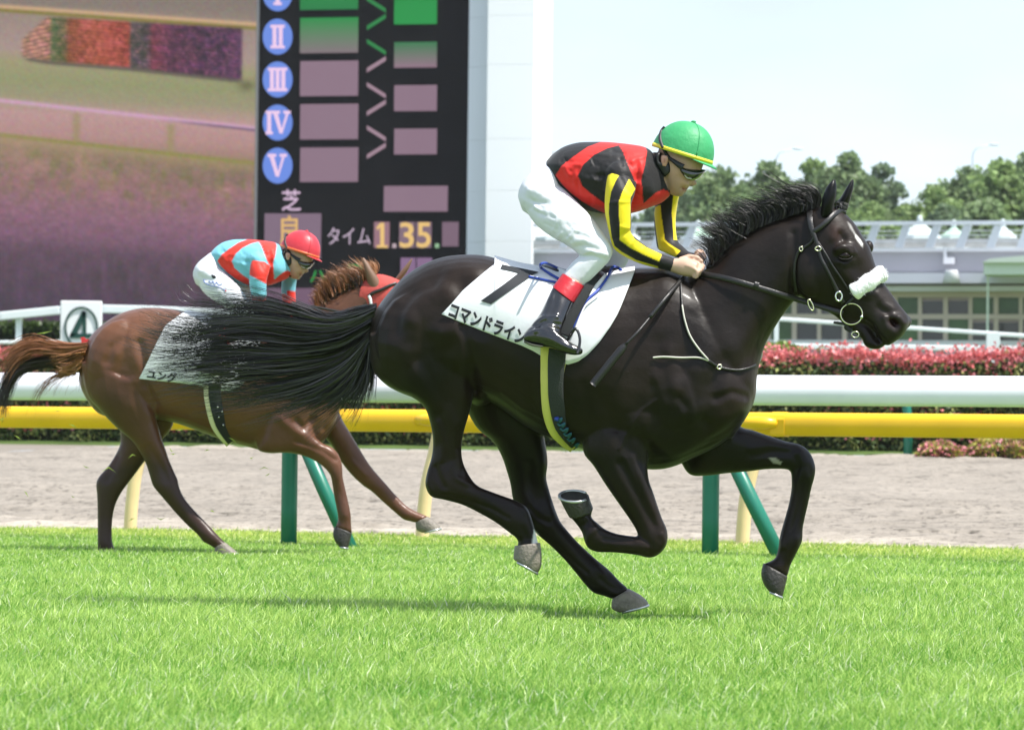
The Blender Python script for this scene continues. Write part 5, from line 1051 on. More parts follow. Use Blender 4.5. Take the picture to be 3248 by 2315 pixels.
# ------------------------------------------------------------------ bridle, reins, noseband
bl = mat('bridle_leather', (0.014, 0.013, 0.013), 0.38, 0.5, bump=0.15, bscale=150)
br = empty('bridle', H1.P(*cK((500, 900))[0], 0), 'black leather bridle with ring bit and reins on the black horse head', 'bridle')
def bstrap(name, f, pts, w_, lift=0.007, par=None, m_=None, th=0.003):
    mb = MB(); strap(mb, bv1, g(f, *pts), w_, lift, th); return mb.build(name, m_ or bl, par or br, True)
bstrap('headpiece', cK, [(392, 285), (355, 330), (352, 420), (368, 520), (398, 600), (430, 690)], [16, 21, 19, 17, 14, 11], 0.012)
chk = bstrap('cheekpiece', cK, [(425, 690), (455, 790), (500, 880), (560, 1000), (612, 1110), (665, 1215)], [11, 10, 10, 10, 14, 14], 0.010)
bstrap('browband', cK, [(366, 560), (440, 510), (520, 440), (575, 385), (630, 357), (690, 372)], [15, 16, 16, 16, 15, 12], 0.012)
bstrap('throat_lash', cK, [(400, 560), (365, 640), (300, 690), (245, 735), (215, 820), (206, 920), (212, 1030), (216, 1110)], 8, 0.008)
bstrap('noseband_strap', cK, [(425, 640), (490, 740), (560, 860), (640, 980), (712, 1090)], 6.5, 0.006)
bstrap('noseband_strap', cK, [(760, 1165), (720, 1200), (690, 1230)], 8, 0.006)
bstrap('chin_strap', cK, [(572, 1396), (620, 1402), (680, 1412), (700, 1440), (745, 1465)], [8, 10, 10, 22, 20], 0.012)
def bring(name, f, cx, cy, rx, ry, off_lift, r_, par=None, m_=brassm, tilt=0.0, n=30):
    mb = MB(); P = []; c = f((cx, cy))[0]; h_ = hit(bv1, *c); y0 = h_[0][1]-off_lift if h_ else H1.depth(c[0], -0.07)
    for i in range(n+1):
        a = 2*math.pi*i/n; q = f((cx+rx*math.cos(a), cy+ry*math.sin(a)))[0]; P.append(W(q[0], q[1], y0-tilt*math.cos(a)))
    mb.tube(P, r_, 8, False); return mb.build(name, m_, par or br, True)
bit = bring('bit_ring', cK, 740, 1317, 102, 98, 0.016, 0.0030)
m = MB(); c = cK((835, 1345))[0]; m.ell(W(c[0], c[1], hit(bv1, *c)[0][1]-0.014), (0.0085,)*3, 10, 7); m.build('bit_joint', steelm, bit, True)
bring('chin_ring', cK, 776, 1508, 34, 27, 0.012, 0.0022)
bk = bring('cheek_buckle', cK, 622, 1152, 30, 42, 0.018, 0.0042, chk, steelm)
bring('strap_buckle', cK, 428, 705, 28, 20, 0.016, 0.0028, chk); bring('strap_buckle', cK, 268, 708, 16, 20, 0.014, 0.0026)
rn = MB(); strap(rn, bv1, g(cB, (330, 600), (400, 606), (500, 625), (650, 668), (800, 713), (940, 755), (1095, 802)), [20, 19, 19, 19, 18, 18, 16], 0.02, 0.004); rn = rn.build('rein', bl, br, True)
m = MB(); strap(m, bv1, g(cB, (636, 655), (660, 662)), 22, 0.028, 0.004); m.build('rein_grip_end', bl, rn, True)
m = MB(); P = []
for i in range(25):
    a = 2*math.pi*i/24; q = cK((358+20*math.cos(a)*1.0, 1232+50*math.sin(a)))[0]; P.append(W(q[0]+6*math.sin(a), q[1], H1.depth(q[0], -0.12)))
m.tube(P, 0.003, 8, False); m.build('rein_ring', brassm, rn, True)
# fluffy sheepskin roll across the nose
fleece = mat('white_sheepskin', (0.86, 0.86, 0.87), 0.9, 0.1, bump=0.5, bscale=60)
nb = empty('noseband_roll', H1.P(*cK((900, 1030))[0], -.06), 'fluffy white sheepskin roll across the nose of the black horse', 'noseband')
pts = cr(np.array(g(cK, (748, 1122), (800, 1088), (870, 1040), (940, 990), (1005, 950), (1062, 925))), 6); m = MB(); P = []
for i, q in enumerate(pts):
    h_ = hit(bv1, *q); y = h_[0][1] if h_ else P[-1][1]+0.006; P.append(W(q[0], q[1], y-0.006))
P = np.array(P); ys = P[:, 1].copy()
for _ in range(4): ys = np.r_[ys[0], (ys[:-2]+2*ys[1:-1]+ys[2:])/4, ys[-1]]
P = [W(q[0], q[1], y) for q, y in zip(pts, ys)]; Rr = [0.014]+[0.033+0.003*math.sin(i*0.6) for i in range(len(P)-2)]+[0.014]; Rr[1] = 0.027; Rr[-2] = 0.028
m.tube(P, Rr, 16); roll = m.build('roll', fleece, nb, True)
r = np.random.default_rng(8); V = []; F = []
for k in range(1500):
    i = r.integers(6, len(P)-6); c = P[i]; d = r.normal(size=3); d /= np.linalg.norm(d); b = c+d*Rr[i]*0.92; e1 = b+d*0.0065*(0.6+r.random())+r.normal(0, 0.003, 3); s_ = np.cross(d, r.normal(size=3)); s_ /= np.linalg.norm(s_); s_ *= 0.0016; n_ = len(V); V += [b-s_, b+s_, e1]; F.append((n_, n_+1, n_+2))
tag(link_mesh('wool', mesh_py('wool', V, F), fleece, nb, smooth=False), kind='stuff')
mt = empty('neck_strap', H1.P(*cB((500, 1080))[0], -.15), 'thin neck strap with pale cord tied round the black horse chest', 'neck strap')
cordm = mat('pale_cord', (0.55, 0.53, 0.47), 0.7)
m = MB(); strap(m, bv1, g(cB, (258, 640), (264, 740), (272, 820), (300, 915), (350, 990), (405, 1048)), [7, 6.5, 6, 6, 7, 9], 0.006, 0.004); m.build('strap', bl, mt, True)
m = MB(); stube(m, H1, g(cB, (266, 760), (278, 830), (306, 915), (352, 985), (400, 1040)), 0.0035, bvh=bv1, lift=0.014); m.build('cord', cordm, mt, True)
m = MB(); strap(m, bv1, g(cB, (400, 1045), (460, 1080), (540, 1094), (600, 1086), (648, 1066)), [10, 9, 7, 7, 7], 0.007, 0.004); m.build('strap', bl, mt, True)
m = MB(); stube(m, H1, g(cB, (115, 1030), (170, 1026), (260, 1030), (350, 1030), (400, 1045)), 0.0038, bvh=bv1, lift=0.008); m.build('cord', cordm, mt, True)
m = MB(); stube(m, H1, [(*q, 0.02) for q in g(cB, (648, 1066), (668, 1040), (676, 1010), (672, 985))], 0.004); m.build('cord', cordm, mt, True)
m = MB(); stube(m, H1, g(cB, (452, 1066), (468, 1070), (462, 1088), (446, 1084), (452, 1066)), 0.003, bvh=bv1, lift=0.018, sub=4); m.build('buckle', brassm, mt, True)

# ------------------------------------------------------------------ rider in red and black
skin = mat('skin', (0.56, 0.33, 0.23), 0.5, 0.35, var=0.06, vscale=25, attr='Col', sheen=0.05)
def coloured(me, base, items):
    co = coords(me); px, py = proj(co); P = np.stack([px, py], 1); C = np.tile(np.array(base, float), (len(co), 1))
    for poly, soft, rgb in items:
        k = np.clip(sdf(P, poly)/soft+0.5, 0, 1)[:, None]; C = C*(1-k)+np.array(rgb)*k
    set_col(me, C)
def silk(name, rough=0.55): return mat(name, (0.5, 0.5, 0.5), rough, 0.25, attr='Col', bump=0.35, bscale=11, sheen=0.1)
silkm = silk('racing_silks')
def shrink(R, k, kd): R = R.copy(); c = (R[:, 0:2]+R[:, 2:4])/2; R[:, 0:2] = c+(R[:, 0:2]-c)*k; R[:, 2:4] = c+(R[:, 2:4]-c)*k; R[:, 4] *= kd; return R
def fist(mb, B, f, wrist, knuck, curl, off, sc=1.0, thumb=None):
    pass
def figure_head(B, f, sc, off=0.0):
    """f maps the face coordinates of the green-helmet rider; returns loft rows for head and neck"""
    hd = [(1000, 215, 1270, 265, .068), (985, 290, 1285, 330, .078), (982, 350, 1266, 392, .078), (990, 390, 1240, 432, .075), (1003, 415, 1216, 462, .071), (1012, 440, 1190, 492, .066), (1022, 470, 1172, 512, .06), (1035, 500, 1156, 535, .052), (1052, 528, 1138, 553, .04), (1075, 545, 1115, 556, .02)]
    nk = [(925, 290, 1010, 545, .06), (960, 270, 1045, 530, .058), (1000, 280, 1075, 510, .055), (1030, 310, 1090, 470, .05)]
    return st(f, hd, off), st(f, nk, off)
def face_bits(B, f, mb, off=0.0):
    blob(B, f, 1218, 468, 22, 15, .012, off, 20, mb); blob(B, f, 1205, 448, 14, 22, .010, off, -25, mb); blob(B, f, 1206, 482, 12, 9, .016, off, 0, mb)
    blob(B, f, 1168, 503, 13, 7, .02, off, 12, mb); blob(B, f, 1160, 519, 13, 8, .019, off, 20, mb); blob(B, f, 1130, 540, 22, 14, .022, off, 20, mb)
    blob(B, f, 1150, 465, 40, 30, .02, off-.045, 10, mb); blob(B, f, 1250, 385, 18, 16, .05, off, 0, mb)
# near hand: wrist, palm, four curled fingers, thumb
def hand(mb, B, f, wr, kn, mid, tip, thumb, off, lat, r_=0.0088):
    """wr: wrist section; kn/mid/tip: first (top) finger joints; lat: px shift per finger towards the little finger"""
    for k in range(4):
        L_ = (0.96, 1.04, 1.0, 0.86)[k]; o_ = off+0.030-0.020*k; sx, sy = lat[0]*k, lat[1]*k
        base = np.array(f((wr[0][0]*.35+kn[0]*.65, wr[0][1]*.35+kn[1]*.65))[0])+np.array((sx, sy))*.8; K = np.array(f(kn)[0])+np.array((sx, sy)); M_ = np.array(f(mid)[0])+np.array((sx, sy)); T = np.array(f(tip)[0])+np.array((sx, sy)); M_ = K+(M_-K)*L_; T = M_+(T-M_)*L_
        E = T+(T-M_)*0.25+(base-T)*0.25
        mb.tube([B.P(*base, o_), B.P(*K, o_), B.P(*((K+M_)/2+(M_-base)*.04), o_-.002), B.P(*M_, o_-.002), B.P(*T, o_), B.P(*E, o_+.004)], [r_*1.15, r_*1.2, r_*1.02, r_*1.08, r_*.95, r_*.7], 10)
    P = [np.array(f(q)[0]) for q in thumb]; mb.tube([B.P(*P[0], off+.012), B.P(*P[1], off+.03), B.P(*P[2], off+.028), B.P(*P[3], off+.022)], [r_*1.5, r_*1.35, r_*1.15, r_*.8], 10)
def rider_head(B, f, par, bvh_obj, shell, bandc, off=0.0, goggle_pts=None):
    earm = MB(); rows = st(f, [(1012, 290, 1050, 295, .008), (1006, 310, 1056, 315, .012), (1008, 335, 1050, 340, .012), (1015, 358, 1040, 362, .008)], off-.078); loft(earm, B, rows, 3, 12); eo = earm.mesh('ear'); coloured(eo, (0.6, 0.33, 0.24), [(g(f, (1022, 308), (1044, 312), (1040, 340), (1024, 340)), 6, (0.36, 0.15, 0.11))]); link_mesh('ear', eo, skin, par)
    th = math.radians(17.5); u = np.array((math.cos(th), math.sin(th))); v = np.array((math.sin(th), -math.cos(th))); C0 = np.array((1143, 292)); m = MB(); V = []; F = []; n, k = 36, 14
    # dome
    for j in range(k+1):
        e = (math.pi/2)*j/k; ce, se = math.cos(e), math.sin(e)
        for i in range(n):
            a = 2*math.pi*i/n; q = C0+u*(203*ce**0.9*math.cos(a)+6*se)+v*(225*se); V.append(B.P(*f(tuple(q))[0], off+.112*ce**0.85*math.sin(a)))
    for j in range(k):
        for i in range(n): F.append((j*n+i, j*n+(i+1) % n, (j+1)*n+(i+1) % n, (j+1)*n+i))
    m.add(V, F); he = m.build('helmet', shell, par, True); he.modifiers.new('s', 'SOLIDIFY').thickness = 0.006
    for cx in (0.0,):
        m = MB(); Q = []
        for e in np.linspace(0.12, 1.5, 16):
            q = C0+u*(203*math.cos(e)**0.9*math.cos(-1.12)+6*math.sin(e))+v*(225*math.sin(e)); Q.append(B.P(*f(tuple(q))[0], off-.112*math.cos(e)**0.85*math.sin(1.12)-.001))
        m.tube(Q, 0.0026, 6); m.build('seam', shell, he, True)
    m = MB(); q = C0+u*6+v*229; m.ell(B.P(*f(tuple(q))[0], off), (0.011, 0.011, 0.006), 10, 6); m.build('button', shell, he, True)
    m = MB(); V = []; F = []
    for i in range(n+1):
        a = 2*math.pi*i/n
        for dv, s_ in ((2, 1.012), (26, 1.012), (26, 0.985), (2, 0.985)):
            q = C0+u*(203*s_*math.cos(a))+v*dv; V.append(B.P(*f(tuple(q))[0], off+.112*s_*math.sin(a)))
    for i in range(n):
        for j in range(4): F.append((i*4+j, i*4+(j+1) % 4, (i+1)*4+(j+1) % 4, (i+1)*4+j))
    m.add(V, F); m.build('hat_band', bandc, he, True)
    m = MB(); V = []; F = []; ni = 18
    for i in range(ni+1):
        a = -1.25+2.5*i/ni; fl = math.cos(a*1.25)**0.8 if abs(a*1.25) < math.pi/2 else 0.0
        for s_, dv in ((1.0, 3), (1.0+0.19*fl, -14*fl+1), (1.0+0.19*fl, -19*fl-3), (0.97, -6)):
            q = C0+u*(203*s_*math.cos(a))+v*dv; V.append(B.P(*f(tuple(q))[0], off+.112*(1+0.25*(s_-1))*math.sin(a)))
    for i in range(ni):
        for j in range(4): F.append((i*4+j, i*4+(j+1) % 4, (i+1)*4+(j+1) % 4, (i+1)*4+j))
    F += [(0, 1, 2, 3), tuple(ni*4+j for j in (3, 2, 1, 0))]
    m.add(V, F); m.build('peak', shell, he, True)
    hb = world_bvh(bvh_obj, he); blackm = mat('black_strap', (0.012, 0.012, 0.013), 0.5)
    m = MB(); strap(m, hb, g(f, (1030, 105), (1008, 140), (1003, 190), (1020, 240), (1045, 285), (1062, 305)), [p_/f.s for p_ in (14, 20, 22, 20, 22, 16)], 0.004, 0.004); m.build('goggle_strap', blackm, he, True)
    m = MB(); strap(m, hb, g(f, (1030, 360), (1018, 420), (1024, 470), (1040, 512), (1062, 524)), [12/f.s, 16/f.s, 15/f.s, 18/f.s, 14/f.s], 0.004, 0.004); m.build('chin_strap', blackm, he, True)
    m = MB(); loft(m, B, st(f, [(965, 290, 1010, 270, .03), (975, 350, 1000, 330, .03), (1000, 400, 1058, 330, .02), (1020, 425, 1072, 372, .018), (1036, 430, 1070, 395, .012)], off-.062), 3, 12); m.build('ear_padding', blackm, he, True)
    m = MB(); strap(m, hb, g(f, (1050, 300), (1085, 325), (1120, 350), (1150, 368)), [p_/f.s for p_ in (14, 26, 36, 44)], 0.006, 0.006); m.build('goggle_arm', blackm, he, True)
    # wrap-round lens
    rows = [(1122, 345, 1135, 408, .085), (1150, 355, 1160, 440, .092), (1195, 365, 1200, 458, .088), (1245, 375, 1236, 450, .070), (1285, 382, 1262, 432, .042), (1298, 386, 1280, 410, .012)]
    lens = mat('dark_lens', (0.016, 0.020, 0.012), 0.06, 0.7, coat=0.6); m = MB(); loft(m, B, st(f, rows, off), 4, 20, 2.4); lo_ = m.build('goggles', lens, par, True)
    m = MB(); strap(m, world_bvh(lo_), g(f, (1160, 418), (1178, 436), (1205, 440)), [4/f.s, 10/f.s, 3/f.s], 0.003, 0.002); m.build('nose_pad', mat('clear_pad', (0.5, 0.5, 0.47), 0.3), lo_, True)
    return he
def rider(J1, cC, cS, cH_, label, BLK, RED, YEL, cap, band, sleeve_base, stripes, blocks, hand_rgb):
    kk = 2.03/cC.s
    def scl(me, feats, both=True): sculpt(me, [(l_, a_, s_*kk) for l_, a_, s_ in feats], both)
    p1 = empty('person', J1.P(*cC((400, 1000))[0], 0), label, 'person')
    jk_rows = [(268, 330, 275, 398, .09), (312, 283, 335, 495, .135), (380, 236, 410, 568, .155), (470, 209, 500, 632, .168), (560, 204, 590, 658, .172), (650, 204, 690, 670, .178), (740, 211, 790, 668, .182), (830, 222, 872, 650, .178), (890, 233, 945, 622, .155), (930, 251, 1005, 600, .115), (952, 272, 1050, 566, .085), (966, 298, 1070, 548, .07)]
    JR = st(cC, jk_rows)
    m = MB(); loft(m, J1, JR, 5, 34, 2.3)
    for off in (-1, 1): blob(J1, cC, 745, 440, 110, 120, .07, off*.145, 0, m)
    me = fuse(m, 0.0055/kk, 3)
    wr_f = []
    rw = np.random.default_rng(19)
    for k in range(44):
        x = rw.uniform(330, 860); y = rw.uniform(250, 600); a = rw.uniform(-0.9, 0.9)+0.9; L_ = rw.uniform(25, 80); wr_f.append((g(cC, (x, y), (x+L_*math.cos(a), y+L_*math.sin(a))), rw.choice([-1, 1])*rw.uniform(.002, .0055), rw.uniform(2.6, 6)))
    wr_f += [(g(cC, (850, 330), (860, 400), (850, 450)), -.006, 5), (g(cC, (880, 350), (890, 420)), .005, 5), (g(cC, (820, 330), (900, 300)), .004, 5), (g(cC, (860, 420), (830, 560), (830, 640)), -.008, 7), (g(cC, (350, 350), (420, 420)), .004, 6)]
    scl(me, wr_f)
    coloured(me, BLK, [(g(cS, (365, 510), (430, 410), (560, 310), (700, 215), (850, 160), (850, 100), (1280, 100), (1315, 260), (1290, 420), (1255, 520), (1270, 800), (1400, 690), (1480, 655), (1560, 690), (1500, 780), (1390, 850), (1240, 900), (1150, 930), (870, 900), (780, 860), (640, 780), (520, 690), (430, 600)), 1.5, RED),
        (g(cS, (1020, 200), (900, 230), (760, 300), (650, 400), (595, 515), (640, 620), (760, 720), (870, 800), (1100, 800), (1205, 610), (1180, 560), (1130, 440), (1095, 350), (1060, 260)), 1.5, BLK),
        (g(cS, (1310, 258), (1390, 230), (1400, 560), (1448, 640), (1280, 797), (1250, 560), (1288, 400)), 1.5, BLK), (g(cS, (1280, 200), (1370, 205), (1312, 262)), 1.5, BLK)])
    jk = link_mesh('jacket', me, silkm, p1)
    arm_n = st(cC, [(668, 395, 852, 462, .058, -.165), (655, 470, 838, 540, .062, -.195), (646, 560, 818, 600, .06, -.205), (646, 650, 816, 680, .055, -.21), (660, 730, 818, 742, .052, -.21), (678, 810, 814, 778, .05, -.205), (698, 882, 822, 800, .05, -.195), (745, 925, 858, 832, .047, -.18), (820, 967, 905, 870, .045, -.16), (900, 996, 962, 902, .042, -.14), (985, 1018, 1018, 926, .038, -.115), (1035, 1030, 1062, 940, .034, -.10), (1072, 1040, 1098, 955, .03, -.09)])
    arm_f = st(cS, [(1420, 690, 1650, 690, .055, .16), (1385, 850, 1622, 830, .055, .19), (1382, 1000, 1606, 980, .052, .2), (1396, 1130, 1614, 1130, .05, .2), (1418, 1262, 1635, 1200, .048, .18), (1490, 1306, 1680, 1240, .043, .15), (1600, 1355, 1735, 1292, .038, .11), (1680, 1372, 1790, 1312, .034, .09), (1730, 1380, 1830, 1325, .03, .08)])
    for rows, items, lab in ((arm_n, [(g(cS, (905, 510), (960, 482), (1035, 485), (985, 570), (940, 680), (918, 800), (915, 900), (925, 1000), (945, 1150), (975, 1240), (1050, 1300), (1200, 1385), (1425, 1452), (1425, 1480), (1180, 1450), (980, 1330), (930, 1230), (870, 1000), (840, 830), (860, 620)), 1.2, YEL),
            (g(cS, (1125, 545), (1190, 650), (1140, 740), (1138, 900), (1138, 1090), (1180, 1165), (1300, 1250), (1462, 1325), (1435, 1400), (1280, 1330), (1140, 1260), (1030, 1180), (1025, 1000), (1015, 790), (1050, 690)), 1.2, YEL)], None),
        (arm_f, [(g(cS, (1395, 835), (1450, 815), (1455, 900), (1495, 1180), (1560, 1230), (1655, 1290), (1600, 1352), (1480, 1300), (1430, 1275), (1405, 1100), (1383, 900)), 1.2, YEL), (g(cS, (1580, 700), (1660, 720), (1640, 830), (1625, 950), (1635, 1180), (1585, 1175), (1565, 900)), 1.2, YEL)], None)):
        m = MB(); loft(m, J1, rows, 5, 24, 2.1)
        if rows is arm_n: blob(J1, cC, 750, 470, 85, 70, .06, -.17, 0, m)
        me = fuse(m, 0.0042/kk, 3)
        if rows is arm_n: scl(me, [(g(cC, (810, 780), (760, 800), (700, 830)), -.005, 5), (g(cC, (800, 760), (740, 750)), .003, 5), (g(cC, (815, 590), (740, 590), (660, 600)), .0025, 4), (g(cC, (835, 545), (780, 500), (740, 410)), -.003, 5), (g(cC, (900, 880), (870, 950)), .002, 4), (g(cC, (840, 830), (790, 900)), .0025, 4), (g(cC, (1010, 930), (985, 1015)), -.003, 3)])
        coloured(me, sleeve_base, items if stripes else blocks); link_mesh('sleeve', me, silkm, p1)
    # breeches
    breech = mat('white_breeches', (0.66, 0.675, 0.72), 0.6, 0.3, var=0.015, bump=0.2, bscale=16)
    pel = st(cC, [(278, 322, 385, 560, .13), (205, 376, 375, 655, .165), (132, 440, 305, 720, .17), (94, 510, 190, 690, .14), (87, 560, 115, 645, .08)])
    thigh_n = st(cC, [(110, 590, 350, 470, .085, -.08), (188, 722, 455, 575, .088, -.12), (290, 806, 545, 668, .085, -.15), (388, 862, 622, 770, .08, -.175), (455, 908, 678, 848, .073, -.19), (490, 940, 698, 905, .066, -.195), (475, 945, 678, 965, .06, -.2), (437, 978, 642, 1006, .056, -.205), (402, 1020, 592, 1056, .052, -.21), (374, 1060, 512, 1138, .05, -.215)])
    m = MB(); loft(m, J1, pel, 4, 26, 2.2); loft(m, J1, thigh_n, 4, 24, 2.2)
    tf = thigh_n.copy(); tf[:, [0, 2]] += 52*kk; tf[:, [1, 3]] += np.linspace(-8, 6, len(tf))[:, None]*kk; tf[:, 5] = np.linspace(.08, .20, len(tf)); tf[-5:, [0, 2]] += np.linspace(2, 22, 5)[:, None]*kk
    loft(m, J1, tf, 4, 22, 2.2)
    me = fuse(m, 0.0058/kk, 4)
    fw_ = []
    for k in range(26):
        u = rw.random(); x = 150+330*u+rw.normal(0, 40); y = 560+280*u+rw.normal(0, 50); a = rw.choice([0.75, 0.9, 2.2, 2.4, 0.2])+rw.normal(0, .2); L_ = rw.uniform(30, 90); fw_.append((g(cC, (x, y), (x+L_*math.cos(a), y+L_*math.sin(a))), rw.choice([-1, 1])*rw.uniform(.0018, .004), rw.uniform(3, 6)))
    fw_ += [(g(cC, (450, 880), (520, 870), (600, 900)), -.005, 5), (g(cC, (470, 930), (560, 905), (660, 930)), .005, 6), (g(cC, (480, 945), (570, 935), (650, 965)), -.004, 5), (g(cC, (440, 850), (520, 830)), .004, 6), (g(cC, (110, 470), (180, 520), (280, 560)), .004, 7), (g(cC, (100, 540), (180, 590), (280, 600)), -.004, 6), (g(cC, (600, 960), (500, 1080)), .002, 3)]
    scl(me, fw_); link_mesh('breeches', me, breech, p1)
    # boots
    bootm = mat('polished_boot', (0.006, 0.006, 0.007), 0.10, 0.6, coat=0.7); redband = mat('red_boot_top', (0.42, 0.012, 0.02), 0.28, 0.5, bump=0.15, bscale=25); solemm = mat('boot_sole', (0.10, 0.10, 0.075), 0.7)
    def boots(dx, dy, off0, near):
        def f(rows):
                A = st(cC, rows, off0); A[:, [0, 2]] += dx*kk; A[:, [1, 3]] += dy*kk
                if not near: A[:, 5] *= -1
                return A
        m = MB(); loft(m, J1, f([(345, 1092, 486, 1180, .05, -.245), (312, 1137, 454, 1240, .05, -.265), (284, 1192, 430, 1290, .049, -.29), (252, 1268, 398, 1352, .047, -.32), (212, 1335, 372, 1405, .045, -.345), (165, 1395, 365, 1448, .044, -.36), (135, 1440, 372, 1480, .044, -.368), (125, 1480, 350, 1520, .042, -.372)]), 4, 22, 2.2)
        loft(m, J1, f([(128, 1435, 124, 1488, .035), (170, 1392, 165, 1508, .042), (240, 1390, 228, 1522, .044), (320, 1410, 300, 1535, .046), (380, 1452, 365, 1560, .047), (440, 1497, 435, 1576, .045), (485, 1520, 482, 1574, .036), (506, 1540, 503, 1564, .02)]), 4, 20, 2.3)
        me = fuse(m, 0.0045/kk, 3)
        if near: scl(me, [(g(cC, (170, 1380), (260, 1330), (340, 1330)), .006, 5), (g(cC, (150, 1410), (260, 1360), (350, 1380)), -.006, 5), (g(cC, (200, 1420), (280, 1400), (350, 1420)), .005, 5), (g(cC, (240, 1250), (300, 1200), (310, 1160)), .004, 6), (g(cC, (330, 1180), (320, 1260), (290, 1330)), -.004, 8), (g(cC, (300, 1440), (350, 1470), (420, 1500)), -.003, 5)])
        b = link_mesh('boot', me, bootm, p1)
        m = MB(); loft(m, J1, f([(376, 1050, 514, 1134, .053, -.22), (372, 1054, 512, 1140, .055, -.222), (340, 1096, 482, 1192, .055, -.245), (312, 1134, 452, 1240, .055, -.264), (310, 1137, 450, 1243, .053, -.266)]), 3, 24, 2.3); m.build('boot_top', redband, b, True)
        m = MB(); loft(m, J1, f([(126, 1478, 126, 1496, .034), (180, 1500, 178, 1518, .042), (250, 1514, 246, 1526, .043)]), 3, 14); m.build('heel', solemm, b, True)
    boots(0, 0, -.372, True); boots(72, 6, -.372, False)
    # body: one continuous skin under the clothes, with head and both hands
    m = MB(); hd, nk = figure_head(J1, cH_, 1); loft(m, J1, hd, 4, 24, 2.2); loft(m, J1, nk, 3, 18)
    face_bits(J1, cH_, m)
    loft(m, J1, shrink(JR, .86, .86), 3, 20); loft(m, J1, shrink(arm_n, .8, .8), 3, 16); loft(m, J1, shrink(arm_f, .8, .8), 3, 16); loft(m, J1, shrink(pel, .85, .85), 3, 18); loft(m, J1, shrink(thigh_n, .82, .82), 3, 16); loft(m, J1, shrink(tf, .82, .82), 3, 16)
    def shin(dx, sg_): R = st(cC, [(390, 1060, 500, 1110, .030, -.24), (330, 1130, 430, 1200, .036, -.26), (250, 1290, 370, 1360, .03, -.32), (190, 1400, 330, 1470, .03, -.36), (200, 1440, 400, 1530, .025, -.372)]); R[:, [0, 2]] += dx*kk; R[:, 5] *= sg_; return R
    loft(m, J1, shin(0, 1), 3, 14); loft(m, J1, shin(62, -1), 3, 14)
    palm = st(cC, [(1060, 1034, 1090, 955, .026, -.095), (1090, 1046, 1120, 952, .028, -.09), (1130, 1062, 1165, 952, .034, -.088), (1180, 1072, 1215, 962, .037, -.086), (1212, 1074, 1250, 978, .036, -.085)])
    loft(m, J1, palm, 3, 18); hand(m, J1, cC, ((1120, 960), 0), (1238, 972), (1284, 1002), (1262, 1046), [(1130, 965), (1190, 942), (1240, 948), (1276, 976)], -.085, (-5.5, 6.5))
    palm_f = st(cS, [(1780, 1368, 1830, 1310, .024, .075), (1820, 1372, 1860, 1302, .03, .07), (1850, 1382, 1890, 1306, .034, .07)]); loft(m, J1, palm_f, 3, 16)
    hand(m, J1, cS, ((1800, 1315), 0), (1880, 1312), (1905, 1345), (1880, 1385), [(1820, 1320), (1850, 1295), (1875, 1290), (1893, 1305)], .07, (-2, 4))
    me = fuse(m, 0.0044/kk, 2)
    scl(me, [(g(cH_, (1145, 505), (1180, 508)), -.004, 2.6), (g(cH_, (1190, 440), (1215, 440)), -.006, 4), (g(cH_, (1150, 480), (1140, 510)), -.003, 5), (g(cH_, (1110, 540), (1060, 500), (1040, 460)), -.002, 6), (g(cH_, (1130, 430), (1200, 440)), -.004, 8)], True)
    coloured(me, (0.47, 0.285, 0.20), [(g(cH_, (1040, 430), (1100, 430), (1150, 500), (1160, 560), (1060, 560)), 25, (0.36, 0.225, 0.165)), (g(cH_, (1143, 494), (1182, 498), (1176, 526), (1150, 522)), 3, (0.37, 0.16, 0.13)), (g(cH_, (1143, 503), (1184, 506), (1184, 510), (1143, 509)), 2, (0.12, 0.03, 0.03)), (g(cH_, (1195, 484), (1214, 484), (1212, 490), (1198, 490)), 2, (0.16, 0.06, 0.05)), (g(cH_, (960, 270), (1010, 270), (1016, 340), (1000, 420), (960, 380)), 10, (0.05, 0.035, 0.025)), (g(cC, (1060, 940), (1300, 940), (1300, 1100), (1060, 1100)), 4, hand_rgb), (g(cS, (1760, 1270), (1930, 1270), (1930, 1400), (1760, 1400)), 4, hand_rgb)])
    body_j1 = link_mesh('body', me, skin, p1)
    # ear, helmet, goggles
    rider_head(J1, cH_, p1, body_j1, cap, band)
    colm = mat('cream_undershirt', (0.6, 0.56, 0.48), 0.7); m = MB(); loft(m, J1, st(cC, [(955, 300, 1015, 520, .066), (968, 305, 1032, 508, .062)], 0), 2, 18); m.build('undershirt_collar', colm, p1, True)
    return p1
green_cap = mat('green_cap', (0.045, 0.32, 0.12), 0.5, 0.35, bump=0.25, bscale=26); yel_band = mat('yellow_band', (0.72, 0.66, 0.05), 0.45, 0.4)
red_cap = mat('red_cap', (0.55, 0.035, 0.05), 0.4, 0.4, bump=0.12, bscale=22); orange_band = mat('orange_band', (0.62, 0.13, 0.04), 0.45, 0.4)
J1 = Body(14.0, 1750, 0.16)
RED_ = (0.62, 0.022, 0.018)
p1 = rider(J1, cC, cS, cC, 'rider in red and black silks, striped sleeves and green helmet, crouched over the black horse', (0.014, 0.013, 0.014), RED_, (0.78, 0.62, 0.015), green_cap, yel_band, (0.014, 0.013, 0.014), True, None, (0.55, 0.36, 0.27))
